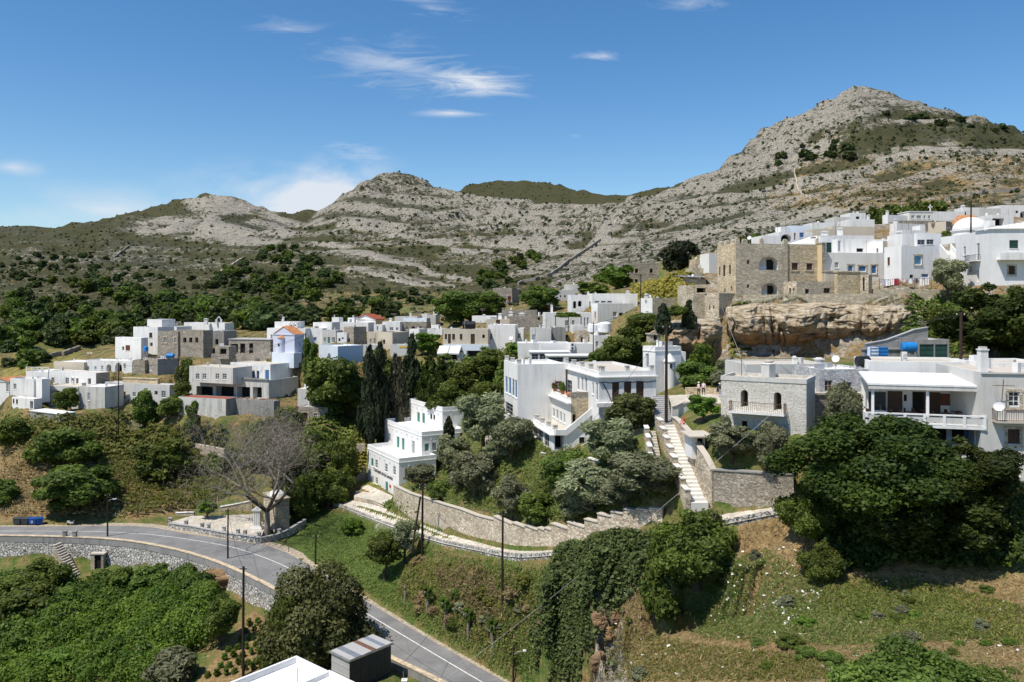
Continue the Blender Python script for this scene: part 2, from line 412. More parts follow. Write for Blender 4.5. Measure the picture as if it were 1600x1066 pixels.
def H(name, label, blocks, cat='house', group=None, chim=(), extra=None):
    HOUSES.append(dict(name=name, label=label, cat=cat, group=group, blocks=blocks, chim=chim, extra=extra))
def chimney(root, b, x, y0, y1, wpx=None, mat='white_wash'):
    """x, top, foot in the block's zoom; stands back from the front wall"""
    k = 1.2; t = (zx(b.z, x)-CX)/F; Y = b.C.y+max(1.0, min(b.d*.5 if b.v.y > .5 else b.w*.5, 3.)); X = t*Y
    zt = Zat(zy(b.z, y0), Y); zb = b.z1-b.par-.05; wd = wpx/b.z[2]/F*Y if wpx else .55
    mb = MB(); mb.cbox((X, Y, zb), wd, wd, max(.3, zt-zb-.22), mat); mb.cbox((X, Y, max(zb+.3, zt-.22)), wd*1.3, wd*1.3, .08, mat)
    mb.cbox((X, Y, max(zb+.38, zt-.14)), wd*.7, wd*.7, .14, mat)
    roofs = [c for c in kids(root) if c.name.split('.')[0] == 'roof']
    mb.build('chimney', roofs[-1] if roofs else root)
def build_house(h):
    b0 = h['blocks'][0]; org = (b0.C.x, b0.C.y, b0.z0)
    root = thing(h['name'], h['label'], h['cat'], org, h['group'])
    for b in h['blocks']: build_blk(root, b)
    for c in h['chim']: chimney(root, h['blocks'][c[0]], *c[1:])
    rr = random.Random(h['label'])
    for b in h['blocks']:                                       # vents, boxes and aerials on the flat roofs
        if b.par <= 0 or min(b.w, b.d) < 3 or b.D > 240 or h['name'] in ('castle_tower', 'museum_house', 'foreground_house', 'concrete_wall', 'lilac_chapel'): continue
        for _ in range(rr.choice((1, 1, 2, 3))):
            i, j = rr.uniform(.8, b.w-.8), rr.uniform(.8, b.d-.8); q = b.C+b.u*i+b.v*j; z = b.z1-b.par-.02; mb = MB(); kind = rr.choice(('vent', 'vent', 'antenna', 'roof_box'))
            if kind == 'vent': s_ = rr.uniform(.3, .5); mb.cbox((q.x, q.y, z), s_, s_, rr.uniform(.6, 1.1), rr.choice(('white_wash', 'grey_wash', 'white_wash')), rr.random()); 
            elif kind == 'roof_box': mb.cbox((q.x, q.y, z), rr.uniform(.7, 1.3), .6, rr.uniform(.5, .8), rr.choice(('grey_wash', 'plastic_white', 'steel', 'concrete')), rr.random())
            else:
                hh = rr.uniform(2., 3.); mb.tube([(q.x, q.y, z), (q.x, q.y, z+hh)], .035, 'rusty_iron', 4)
                for k in (0, .3): mb.tube([(q.x-.6, q.y, z+hh-.1-k), (q.x+.6, q.y+.2, z+hh-.1-k)], .025, 'steel', 4)
            mb.build(kind, root)
    if h['extra']: h['extra'](root, h['blocks'])
    return root
def railing(root, O, e, n, L, h, depth, mat='black_metal', name='railing', bars=.18, ends=True):
    """balcony rail: O on the wall at floor level, e along wall, n outward"""
    mb = MB(); segs = [(O+n*depth, e, L)] + ([(O, n, depth), (O+e*L, n, depth)] if ends else [])
    for o, d, l in segs:
        mb.box(o+Vector((0, 0, h-.04)), d*l, d.cross(Vector((0, 0, 1)))*.04, (0, 0, .04), mat); mb.box(o+Vector((0, 0, .06)), d*l, d.cross(Vector((0, 0, 1)))*.03, (0, 0, .03), mat)
        for i in range(int(l/bars)+1): mb.box(o+d*min(l-.03, i*bars), d*.025, d.cross(Vector((0, 0, 1)))*.025, (0, 0, h-.04), mat)
    return mb.build(name, root)
def balcony(root, b, face, x0, x1, yfloor, depth=1., h=.95, rail='black_metal', slab='white_wash', solid=False):
    O, e, n, Ln = b.frame(face); a, za = b.pt(face, x0, yfloor); c, zc = b.pt(face, x1, yfloor); a, c = min(a, c), max(a, c); c = min(c, Ln+depth)
    z = b.pt(face, (x0+x1)/2, yfloor)[1]; o = Vector((O.x, O.y, z))+e*a
    mb = MB(); mb.box(o-Vector((0, 0, .18)), e*(c-a), n*depth, (0, 0, .18), slab)
    if solid: mb.box(o+n*(depth-.14), e*(c-a), n*.14, (0, 0, h), slab)
    bl = mb.build('balcony', root)
    if not solid: railing(bl, o+e*.03, e, n, c-a-.06, h, depth-.05, rail)
    return bl
# ---------------------------------------------------------------- the village, house by house (read off the photograph, placed at real distance)
# --- left village
H('white_house', 'tall white three storey cube house joined to the brown stone house on the left', [
  Blk(Z1,882,192,325,212,62,xl=720,xr=925,L=[(785,238,813,272,'r'),(762,246,776,270,'o')],roof='roof_white'),
  Blk(Z1,985,125,325,216,70,xl=833,dr=6,L=[(932,160,952,192,'n'),(936,222,954,244,'o'),(898,278,914,322,'Dt')],g=0),
  Blk(Z1,1012,77,130,220,70,xl=920,dr=5,g=0), Blk(Z1,1105,122,190,222,72,xl=985,dr=6,g=0)], chim=[(3,1100,98,125,12)])
H('stone_house', 'brown rubble stone house with three small windows right of the tall white cube house', [
  Blk(Z1,1270,146,312,205,60,xl=1110,xr=1330,mat='stone_wall',L=[(1145,190,1165,222,'o'),(1182,190,1202,222,'o'),(1220,190,1238,222,'o')],roof='roof_white',par=.2),
  Blk(Z1,1112,152,312,209,65,xl=985,dr=4,mat='stone_wall',L=[(1022,188,1042,222,'ds'),(1088,190,1104,222,'ds')]),
  Blk(Z1,1400,150,240,212,70,xl=1325,dr=5,mat='concrete',L=[(1345,200,1365,235,'o')])])
def belfry(x, y0, y1, wpx, bi=0, arches=1):
    def f(root, bl):
        b = bl[bi]; Y = b.C.y+1.0; X = (zx(b.z, x)-CX)/F*Y; zt = Zat(zy(b.z, y0), Y); zb = b.z1-.3; w = wpx/b.z[2]/F*Y; mb = MB(); h = zt-zb
        pw = w/(arches*2+1)*.8
        for i in range(arches+1): mb.cbox((X-w/2+pw/2+i*(w-pw)/arches, Y, zb), pw, .5, h*.62, 'white_wash')
        for i in range(arches):
            cx = X-w/2+pw+(i+.5)*(w-pw)/arches-pw/2; r = (w-pw)/arches/2-pw/2+.02
            pts = [(cx-r-pw/2, Y-.25, zb+h*.62)]+[(cx-r*math.cos(math.pi*k/8), Y-.25, zb+h*.62+r*math.sin(math.pi*k/8)) for k in range(9)]+[(cx+r+pw/2, Y-.25, zb+h*.62), (cx+r*.5, Y-.25, zb+h*.62+r+.25), (cx, Y-.25, zt if arches == 1 else zb+h*.62+r+.4), (cx-r*.5, Y-.25, zb+h*.62+r+.25)]
            mb.prism(pts, (0, .5, 0), 'white_wash')
        bf = mb.build('belfry', root)
        for i in range(arches):
            cx = X-w/2+pw+(i+.5)*(w-pw)/arches-pw/2; m2 = MB(); m2.lathe((cx, Y, zb+h*.40), [(.22, 0), (.18, .12), (.12, .3), (.03, .36)], 'black_metal', 8); m2.tube([(cx, Y, zb+h*.4+.36), (cx, Y, zb+h*.63)], .02, 'black_metal', 4); m2.build('bell', bf)
    return f
H('white_chapel', 'white flat roofed chapel with a single arched belfry behind the stone house', [Blk(Z1,1405,100,160,224,62,xl=1150,xr=1462)], cat='chapel', chim=[(0,1288,70,130,20)], extra=belfry(1368,58,98,40))
H('beige_house', 'low beige flat roofed house above the white arcade house on the left', [Blk(Z1,525,345,400,206,72,xl=335,dr=7,mat='beige_wash',roof='roof_white',par=.15)])
H('arcade_house', 'long low white house with two dark arches below the tall white cube house', [
  Blk(Z1,825,338,410,203,74,xl=530,dr=5,L=[(545,370,558,390,'d'),(590,370,603,390,'d'),(632,366,645,392,'d'),(665,358,695,405,'Ao'),(718,352,762,405,'Ao'),(772,352,787,385,'d')],roof='roof_white')], chim=[(0,812,315,340,14)])
def rail_roof(root, bl):
    b = bl[0]; mb = MB()
    for i in range(5):
        for dx, dy in ((b.v*b.d*i/4, 0),): mb.cbox(tuple((b.C+dx+b.u*.15).to_2d())+(b.z1,), .22, .22, 1.1, 'white_wash')
    p = b.C+b.u*.1; mb.box((p.x, p.y, b.z1+.95), b.v*b.d, b.u*.12, (0, 0, .12), 'white_wash'); mb.box((p.x, p.y, b.z1+.5), b.v*b.d, b.u*.1, (0, 0, .1), 'white_wash'); mb.build('railing', root)
H('terrace_house', 'white house with an open railed roof terrace at the far left of the village', [Blk(Z1,300,405,450,199,72,xl=162,dr=7,roof='roof_white',par=.2)], extra=rail_roof)
H('white_house', 'white house with five openings and one bare stone side wall in the left village', [
  Blk(Z1,600,412,498,192,65,xl=305,xr=685,mR='stone_wall',L=[(320,440,340,476,'d'),(408,440,430,478,'d'),(445,442,463,478,'e'),(475,444,490,478,'e'),(548,446,568,482,'o')],roof='roof_beige',par=.15)])
H('white_house', 'white two part house with one small upper window right of the orange tiled house', [
  Blk(Z1,210,450,560,190,72,xl=64,dr=4,L=[(84,478,102,514,'d')]), Blk(Z1,262,450,575,188,50,xl=212,xr=312,g=0)])
H('white_cottage', 'little white cottage with a small open shed under the two part house', [Blk(Z1,212,574,640,184,62,xl=75,xr=262,roof='roof_white',par=.1,L=[(80,574,90,602,'n'),(100,576,112,606,'n'),(188,588,206,636,'o')])])
H('vine_house', 'shaded grey ground floor with white pillars between the cottage and the long grey house', [Blk(Z1,488,498,640,188,70,xl=300,dr=6,mat='grey_wash',roof='roof_beige',par=.1,L=[(322,520,372,600,'Vo'),(392,520,440,600,'Vo')])])
H('flat_roof_store', 'grey store with a broad pale flat roof, lowest building of the left village', [Blk(Z1,375,672,712,174,60,xl=188,xr=470,mat='concrete',roof='roof_white',par=0)], cat='store')
def oven(root, bl): pass
H('long_house', 'long low grey house with tan roof and blind arch above the overgrown slope', [
  Blk(Z1,655,500,632,184,75,xl=495,dr=6,mat='stained_wash',L=[(545,535,562,585,'w')],roof='roof_white',par=.12),
  Blk(Z1,1060,487,612,186,68,xl=655,xr=1115,mat='grey_wash',L=[(672,530,705,572,'Ao'),(765,528,785,572,'Dn'),(828,532,848,560,'d'),(965,524,985,548,'o'),(1008,524,1035,566,'d')],roof='roof_beige',par=.2)])
H('stone_house', 'half ruined stone house with one pale shutter between arcade house and long house', [
  Blk(Z1,985,325,418,194,45,xl=905,xr=1115,mat='stone_wall',mR='concrete',L=[(935,365,952,398,'w')]), Blk(Z1,905,332,412,197,72,xl=828,dr=4,mat='stone_wall')])
H('garden_wall', 'low tan rubble wall behind the long low house', [Blk(Z1,985,452,482,190,72,xl=765,dr=.8,mat='stone_warm',par=0,roof='stone_warm')], cat='wall')
def tiled(mat, lift=1.0, over=.3, bi=0, axis='u'):
    """double pitched roof with overhang; ridge along u or v"""
    def f(root, bl):
        b = bl[bi]; P = lambda i, j, z: Vector((b.C.x+b.u.x*i+b.v.x*j, b.C.y+b.u.y*i+b.v.y*j, z)); z = b.z1+.01; mb = MB(); w, d, o = b.w, b.d, over
        if axis == 'u':
            A = [P(-o, -o, z), P(w+o, -o, z), P(w+o, d/2, z+lift), P(-o, d/2, z+lift)]; B = [P(-o, d+o, z), P(w+o, d+o, z), P(w+o, d/2, z+lift), P(-o, d/2, z+lift)]
            G = [[P(0, 0, z), P(0, d, z), P(0, d/2, z+lift)], [P(w, 0, z), P(w, d, z), P(w, d/2, z+lift)]]
        else:
            A = [P(-o, -o, z), P(-o, d+o, z), P(w/2, d+o, z+lift), P(w/2, -o, z+lift)]; B = [P(w+o, -o, z), P(w+o, d+o, z), P(w/2, d+o, z+lift), P(w/2, -o, z+lift)]
            G = [[P(0, 0, z), P(w, 0, z), P(w/2, 0, z+lift)], [P(0, d, z), P(w, d, z), P(w/2, d, z+lift)]]
        for q in (A, B):
            mb.prism(q, (0, 0, .12), mat)
            n = max(4, int((q[1]-q[0]).length/.35))          # rows of half round tiles
            for i in range(n):
                t = (i+.5)/n; mb.tube([q[0].lerp(q[1], t)+Vector((0, 0, .13)), q[3].lerp(q[2], t)+Vector((0, 0, .13))], .09, mat, 5, False)
        mb.build('tiled_roof', root); g = MB()
        for q in G: g.poly(q, b.mL)
        g.build('gable', root)
    return f
H('tiled_house', 'white house under an orange tiled roof at the left edge of the photo', [Blk(Z1,58,468,650,196,74,xl=-60,dr=6,par=0,roof='white_wash',L=[(38,476,54,530,'d')])], extra=tiled('tile_orange', .8))
# --- derelict concrete building
def derelict_extra(root, bl):
    b = bl[0]; mb = MB(); O, e, n, Ln = b.frame('L')
    z = b.z1; mb.box(Vector((O.x, O.y, z))+n*-.05, e*Ln*.55, n*.35, (0, 0, .3), 'concrete'); mb.build('balcony', root)
H('derelict_house', 'stained derelict concrete house with open dark ground floor between columns', [
  Blk(Z2,680,497,612,178,65,xl=182,xr=865,mat='stained_wash',L=[(228,536,330,600,'Vo'),(352,536,462,602,'Vo'),(482,538,563,606,'Vo'),(580,540,636,610,'Vo')],roof='roof_grey',par=.5),
  Blk(Z2,455,420,500,178.5,65,xl=183,dr=6,mat='stained_wash',g=0,par=.1,roof='roof_beige',L=[(222,455,246,492,'d'),(265,455,289,492,'d'),(346,455,370,492,'d'),(390,455,416,492,'d')]),
  Blk(Z2,690,398,500,182,62,xl=440,xr=835,g=0,par=.1,roof='roof_beige',L=[(497,448,515,493,'B'),(527,446,545,493,'B'),(576,442,592,494,'B'),(604,438,620,494,'B'),(655,432,682,496,'Db')])], extra=derelict_extra)
H('concrete_wall', 'pale streaked concrete retaining wall in front of the derelict house', [Blk(Z2,412,615,722,174,70,xl=115,dr=4,mat='concrete',mL='stained_wash',roof='tile_red',par=.08)], cat='wall')
def rubble_on(root, bl):
    b = bl[0]; mb = MB(); r = random.Random(5)
    for i in range(60):
        p = b.C+b.v*r.uniform(.1, b.d)+b.u*r.uniform(.2, 2.5); s = r.uniform(.1, .35); mb.cbox((p.x, p.y, b.z1-.1), s, s*.7, s*.9, r.choice(['terracotta', 'stone_pale', 'terracotta', 'concrete']), r.uniform(0, 3))
    mb.build('rubble', root)
H('concrete_wall', 'dark stained concrete retaining wall topped with red rubble under the derelict house', [Blk(Z2,712,628,725,172.5,66,xl=412,xr=750,mat='concrete',roof='concrete',par=.08)], cat='wall', extra=rubble_on)
H('stone_tavern', 'low stone tavern with dark doorways and a walled terrace left of the lilac chapel', [
  Blk(Z2,700,340,396,192,73,xl=320,dr=5,mat='stone_wall',par=.5,roof='roof_grey'),
  Blk(Z2,690,246,345,197.5,73,xl=430,dr=6,mat='stone_wall',g=0,par=0,roof='roof_grey',L=[(440,270,488,335,'o'),(500,268,532,338,'o'),(556,266,582,338,'o')]),
  Blk(Z2,430,286,345,193.5,73,xl=345,dr=3,mat='stone_wall',g=0,par=.1,roof='roof_beige',L=[(375,300,415,335,'o')])], cat='tavern')
# --- lilac chapel
def lilac_extra(root, bl):
    b = bl[0]; O, e, n, Ln = b.frame('L'); tiled('tile_orange', 1.9, .12)(root, bl)
    k, zb = b.pt('L', 292, 655); zt = b.pt('L', 292, 495)[1]; p = O+e*k; mb = MB(); r = .95
    mb.lathe((p.x, p.y, zb), [(r, 0), (r, zt-zb)], 'lilac_wash', 16); a = mb.build('apse', root)
    mb = MB(); mb.lathe((p.x, p.y, zt), [(r+.15, 0), (r*.9, .25), (r*.5, .5), (.05, .62)], 'tile_orange', 16); mb.build('apse_roof', a)
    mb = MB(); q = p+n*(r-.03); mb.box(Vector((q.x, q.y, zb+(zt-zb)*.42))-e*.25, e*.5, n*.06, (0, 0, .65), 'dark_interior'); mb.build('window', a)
    belfry(425, 300, 385, 105, 0, 2)(root, [Blk(ZA,437,388,665,192,60,xl=195,dr=5,g=0)])
H('lilac_chapel', 'lilac washed chapel with orange tiled gable roof, round apse and twin arched belfry', [
  Blk(ZA,437,465,668,188,60,xl=195,xr=548,mat='lilac_wash',par=0,roof='lilac_wash',R=[(492,530,506,590,'d')]),
  Blk(ZA,430,668,800,186.3,60,xl=180,xr=520,mat='pale_blue_wash',par=.05,roof='white_wash')], cat='chapel', extra=lilac_extra)
H('white_house', 'broad white stepped house directly behind the lilac chapel', [
  Blk(ZA,560,387,565,200,78,xl=125,dr=5,L=[(165,455,190,505,'d')],roof='roof_white',par=.2), Blk(ZA,470,312,390,203,78,xl=212,dr=4,g=0),
  Blk(ZA,755,386,580,202,78,xl=590,dr=5,L=[(652,486,690,532,'b')],roof='roof_white',par=.2), Blk(ZA,757,320,392,205,78,xl=648,dr=5,g=0)], chim=[(1,310,255,312,22)])
H('grey_house', 'pale grey house with green door and two windows right of the lilac chapel', [
  Blk(ZA,906,412,562,199,78,xl=752,dr=4,mat='grey_wash',L=[(768,490,800,545,'d'),(812,486,845,556,'Dg'),(862,488,900,550,'d')]), Blk(ZA,862,318,414,204,78,xl=757,dr=5,mat='white_wash',g=0)])
H('white_cottage', 'tiny white cottage with two dark windows beside the stone gable house', [Blk(ZA,1030,436,535,196,78,xl=920,dr=3,L=[(935,500,960,533,'o'),(975,488,995,510,'o')])])
H('stone_house', 'dark rubble stone house with long blank side wall in the middle of the village', [Blk(ZA,1110,372,565,195,45,xl=1000,xr=1255,mat='stone_wall',L=[(1040,495,1068,540,'o')],roof='roof_beige',par=.3)])
H('white_house', 'long white house with two rooftop cubes behind the dark stone house', [
  Blk(ZA,1275,320,405,212,80,xl=860,dr=5,L=[(1225,365,1250,400,'d')],roof='roof_white',par=.2), Blk(ZA,940,262,325,214,60,xl=862,xr=990,g=0), Blk(ZA,1115,266,325,215,80,xl=1042,dr=3,L=[(1062,282,1092,318,'d')],g=0)], chim=[(1,892,232,262,10),(2,1105,240,266,14)])
H('red_roof_house', 'white and yellow house under a red tiled roof at the back of the village', [Blk(ZB,215,157,300,216,62,xl=-45,xr=320,mR='ochre_wash',par=0,roof='white_wash',L=[(125,205,145,260,'d')])], extra=tiled('tile_red', 1.3))
H('white_house', 'white house with two wide dark windows left of the long stone house', [
  Blk(ZB,520,184,300,207,80,xl=300,dr=5,L=[(390,252,438,296,'d'),(468,255,502,294,'d')],roof='roof_white'), Blk(ZB,300,220,300,206,80,xl=193,dr=4,L=[(230,238,250,290,'d')],g=0)], chim=[(0,402,135,184,30)])
H('stone_house', 'long stone house with blue washed roof storey behind the beige house', [
  Blk(ZB,850,184,295,208,82,xl=522,dr=5,mat='stone_wall',L=[(590,240,620,284,'e'),(668,240,700,284,'o'),(760,240,792,284,'e')]), Blk(ZB,852,138,188,212,82,xl=555,dr=4,mat='pale_blue_wash',g=0), Blk(ZB,740,118,190,217,82,xl=455,dr=5,mat='grey_wash')], chim=[(2,652,70,118,20)])
H('beige_house', 'beige plastered corner house with small dark openings above the cypress trees', [
  Blk(ZB,425,315,515,192,50,xl=240,xr=635,mat='beige_wash',L=[(302,405,335,462,'o')],R=[(452,385,466,440,'o')],roof='roof_beige'),
  Blk(ZB,240,310,470,197,80,xl=110,dr=4,mat='beige_wash',L=[(140,395,168,450,'d'),(190,390,215,460,'t')])])
def yellow_panel(root, bl):
    b = bl[0]; O, e, n, Ln = b.frame('L'); k0, z0 = b.pt('L', 515, 510); k1, z1 = b.pt('L', 605, 488); mb = MB(); mb.box(Vector((O.x, O.y, z0))+e*min(k0, k1), e*abs(k1-k0), n*.05, (0, 0, z1-z0), 'yellow_paint'); mb.build('panel', root)
H('roof_terrace', 'flat terrace with yellow panel in front of the beige corner house', [Blk(ZB,612,472,600,187,80,xl=400,dr=4,mat='grey_wash',roof='roof_beige',par=.6)], cat='terrace', extra=yellow_panel)
H('grey_shed', 'grey flat roofed shed between the pale blue house and the beige corner house', [Blk(ZB,240,470,612,189,80,xl=60,dr=4,mat='grey_wash',roof='roof_beige',par=.1,L=[(120,560,210,605,'o')])], cat='shed')
H('white_house', 'white corner house with two tiny windows behind the bright green tree', [
  Blk(ZB,760,275,475,200,55,xl=635,xr=860,L=[(715,335,745,360,'o'),(715,390,740,420,'o')],roof='roof_white'), Blk(ZB,1050,270,345,206,82,xl=860,dr=5,roof='roof_white'), Blk(ZB,1000,225,275,209,82,xl=910,dr=4,g=0)], chim=[(2,915,180,225,16)])
H('grey_house', 'grey washed house with white roof cube just left of the big green tree', [Blk(ZB,965,97,250,224,82,xl=855,dr=5,mat='grey_wash'), Blk(ZB,862,84,140,226,82,xl=790,dr=3,mat='white_wash'), Blk(ZB,1060,8,100,232,82,xl=935,dr=4)])
H('pale_blue_house', 'pale blue house with lilac panel and white arched niche above the valley trees', [Blk(ZA,930,590,780,182,45,xl=715,xr=1215,mat='pale_blue_wash',L=[(812,668,850,742,'Aw')],roof='roof_white',par=.25)])
# --- centre
def awnings(root, bl):
    b = bl[1]; O, e, n, Ln = b.frame('L')
    for x0, x1 in ((548, 612), (616, 684)):
        k0, z = b.pt('L', x0, 402); k1, _ = b.pt('L', x1, 402); k0, k1 = sorted((k0, k1)); o = Vector((O.x, O.y, z))+e*k0+n*.02
        mb = MB(); mb.prism([o, o+e*(k1-k0), o+e*(k1-k0)+n*2.6-Vector((0, 0, 1.5)), o+n*2.6-Vector((0, 0, 1.5))], (0, 0, .06), 'awning')
        mb.prism([o+n*2.6-Vector((0, 0, 1.5)), o+e*(k1-k0)+n*2.6-Vector((0, 0, 1.5)), o+e*(k1-k0)+n*2.62-Vector((0, 0, 1.75)), o+n*2.62-Vector((0, 0, 1.75))], n*.03, 'awning'); mb.build('awning', root)
    b = bl[3]; O, e, n, Ln = b.frame('L'); railing(root, Vector((O.x, O.y, b.z1))-n*.2, e, n, Ln, 1., .1, bars=.3)
    mb = MB(); r = random.Random(3); b0 = bl[0]
    for x in (705, 805, 835): k = (zx(Z3, x)-CX)/F; Y = b0.C.y+2; mb.cbox((k*Y, Y, b0.z1-.3), .12, .12, 2.2, 'concrete')
    mb.build('stub_column', root)
H('cafe_house', 'beige and pale blue cafe house with two canvas awnings and brown shutters', [
  Blk(Z3,850,298,396,180,82,xl=570,dr=7,mat='beige_wash',g=0,roof='roof_grey',L=[(580,328,594,362,'n'),(600,328,618,388,'Dn'),(626,328,644,365,'n'),(674,328,690,365,'n'),(742,328,768,390,'Dn'),(814,332,830,354,'o')]),
  Blk(Z3,852,394,500,179.6,82,xl=572,dr=7,mat='pale_blue_wash',par=.1,L=[(580,440,655,490,'Vo'),(715,432,800,490,'Vo')]),
  Blk(Z3,1020,272,480,182,84,xl=851,dr=7,L=[(852,326,878,364,'d')],roof='roof_white'),
  Blk(Z3,790,500,540,176.5,82,xl=545,dr=3.5,mat='stone_pale',par=.02,roof='paving'),
  Blk(Z3,1072,292,390,184,84,xl=1020,dr=5,L=[(1033,325,1056,355,'d')],g=0)], cat='cafe', extra=awnings)
H('beige_house', 'beige house with row of white chimneys behind the cafe house', [Blk(Z3,985,236,290,196,84,xl=840,dr=6,mat='beige_wash',roof='roof_white',par=.2,L=[(900,240,925,270,'r')]), Blk(Z3,900,215,250,200,84,xl=750,dr=4,mat='white_wash')], chim=[(0,945,165,230,16,'concrete'),(0,925,198,236,22),(1,825,205,215,18)])
H('stone_house', 'rubble stone house with white chimney pots behind the grey concrete house', [Blk(Z3,1215,215,305,192,84,xl=985,dr=7,mat='stone_wall',roof='roof_beige',par=.2,L=[(1160,225,1175,240,'o')]), Blk(Z3,1155,178,215,202,84,xl=950,dr=4,mat='stone_wall')], chim=[(0,992,188,222,24),(0,1062,195,222,34),(0,1192,262,280,12)])
H('white_house', 'white house with tall chimney and green vine pergola', [Blk(Z4,288,355,472,178,3,xr=578,dl=6,R=[(412,402,436,438,'d'),(455,402,472,432,'d'),(530,385,540,440,'w'),(548,385,560,440,'w')],roof='roof_white')], chim=[(0,328,305,355,14)])
H('concrete_house', 'bare grey concrete house with pale shuttered door between the vine house and cafe house', [Blk(Z4,200,452,540,165,2,xr=325,dl=5,mat='grey_wash',R=[(205,490,228,532,'w')]), Blk(Z4,325,448,540,167,2,xr=415,dl=5,mat='concrete')], chim=[(0,275,425,452,12)])
H('white_house', 'low pale house with blank front wall behind the glass veranda', [Blk(Z4,120,545,645,158,2,xr=262,dl=6,mat='white_wash',roof='roof_white',par=.15)])
def ac_units(root, bl):
    b = bl[1]; O, e, n, Ln = b.frame('R')
    for y in (556, 578):
        k, z = b.pt('R', 456, y+9); mb = MB(); o = Vector((O.x, O.y, z))+e*(k-.42); mb.box(o, e*.85, n*.32, (0, 0, .62), 'plastic_white'); c = o+e*.42+n*.33+Vector((0, 0, .31)); mb.tube([c, c+n*.02], .23, 'bin_grey', 12); mb.build('air_conditioner', root)
H('white_house', 'low white house with two air conditioners and cluttered roof behind the big terrace house', [
  Blk(Z4,262,545,625,150,2,xr=442,dl=6,roof='roof_white'), Blk(Z4,440,548,640,148,3,xr=590,dl=5,roof='roof_white')], extra=ac_units)
H('glass_veranda', 'low glazed veranda with thin white roof behind the terrace house', [Blk(Z4,196,604,660,144,2,xr=440,dl=4,par=0,roof='white_fresh',mat='grey_wash',R=[(204,612,245,650,'e'),(252,612,296,650,'e'),(302,612,430,650,'e')]), Blk(Z4,300,628,670,139,2,xr=605,dl=4,par=0,roof='white_fresh',mat='grey_wash',R=[(310,634,400,665,'e'),(410,634,590,665,'e')])], cat='veranda')
H('white_house', 'large white house with two arches on its loggia below the yellow slope', [
  Blk(ZC,264,166,385,190,5,xr=525,dl=6,R=[(284,245,325,335,'Ao'),(345,240,392,312,'Ao'),(485,248,505,310,'d')],roof='roof_beige',par=.3),
  Blk(ZC,525,150,300,188,3,xr=1090,dl=6,R=[(555,243,608,265,'e'),(635,243,690,265,'e'),(712,243,768,265,'e')]),
  Blk(ZC,590,276,520,182,20,xl=512,xr=1050,R=[(780,376,832,442,'t'),(858,390,910,432,'o'),(940,376,998,446,'t')],L=[(545,376,570,470,'t')],roof='roof_white')], chim=[(0,472,125,170,26),(1,967,112,150,40)])
H('white_cottage', 'small white cottage with two grey windows in front of the round dishes', [Blk(ZC,552,672,860,160,8,xr=750,dl=5,R=[(568,748,600,820,'d'),(655,752,690,820,'d')],roof='roof_grey')])
H('beige_cottage', 'small beige stone cottage with two brown shutters left of the tall lamp pole', [Blk(ZC,355,622,790,164,6,xr=525,dl=5,mat='stone_pale',R=[(380,695,405,765,'n'),(475,698,498,765,'n')],roof='roof_beige'), Blk(ZC,282,545,640,170,4,xr=400,dl=4)])
H('grey_house', 'ruined pale grey house with two square holes behind the vine house', [Blk(ZC,75,105,240,216,5,xr=310,dl=6,mat='grey_wash',R=[(118,172,136,196,'o'),(172,172,192,198,'o')]), Blk(ZC,210,35,140,221,5,xr=365,dl=6,mat='grey_wash')])
H('stone_house', 'stone house with white left wall beneath the yellow slope', [Blk(ZC,1275,208,420,155,25,xl=1130,xr=1560,mL='white_wash',mat='stone_castle',R=[(1365,325,1392,370,'o')],roof='roof_beige')], chim=[(0,1200,150,208,44)])
def gable_front(root, bl):
    b = bl[0]; P = lambda i, j, z: Vector((b.C.x+b.u.x*i+b.v.x*j, b.C.y+b.u.y*i+b.v.y*j, z)); n = 8; pts = [P(b.w/2-b.w/2*math.cos(math.pi*k/n), -.02, b.z1+.3*math.sin(math.pi*k/n)+.35*(1-abs(k-4)/4)) for k in range(n+1)]
    mb = MB(); mb.prism(pts, b.v*.5, 'stone_pale'); c = P(b.w/2, .2, b.z1+.9); mb.cbox(c-Vector((0, 0, .3)), .1, .1, .7, 'stone_pale'); mb.cbox(c+Vector((0, 0, .05)), .4, .1, .1, 'stone_pale'); mb.build('gable', root)
H('stone_shrine', 'tiny carved stone shrine with arched niche behind the white turret house', [Blk(ZC,1250,665,760,122,8,xr=1375,dl=2,mat='stone_pale',R=[(1290,660,1335,735,'Ao')],par=0,roof='stone_pale')], cat='shrine', extra=gable_front)
H('ruined_house', 'roofless two storey stone ruin with four square windows beside the dark tree', [Blk(Z4,805,42,190,255,4,xr=1000,dl=7,mat='stone_wall',R=[(848,78,868,106,'os'),(940,78,960,106,'os'),(848,145,866,170,'os'),(940,145,958,170,'os')],par=2.)], cat='ruin')
H('stone_house', 'dark stone house with two pale framed windows at the foot of the rocky hill', [Blk(Z3,1000,40,145,240,75,xl=880,xr=1045,mat='stone_wall',L=[(920,92,945,124,'ds'),(972,92,996,118,'rs')])], chim=[(0,1038,30,40,12,'concrete')])
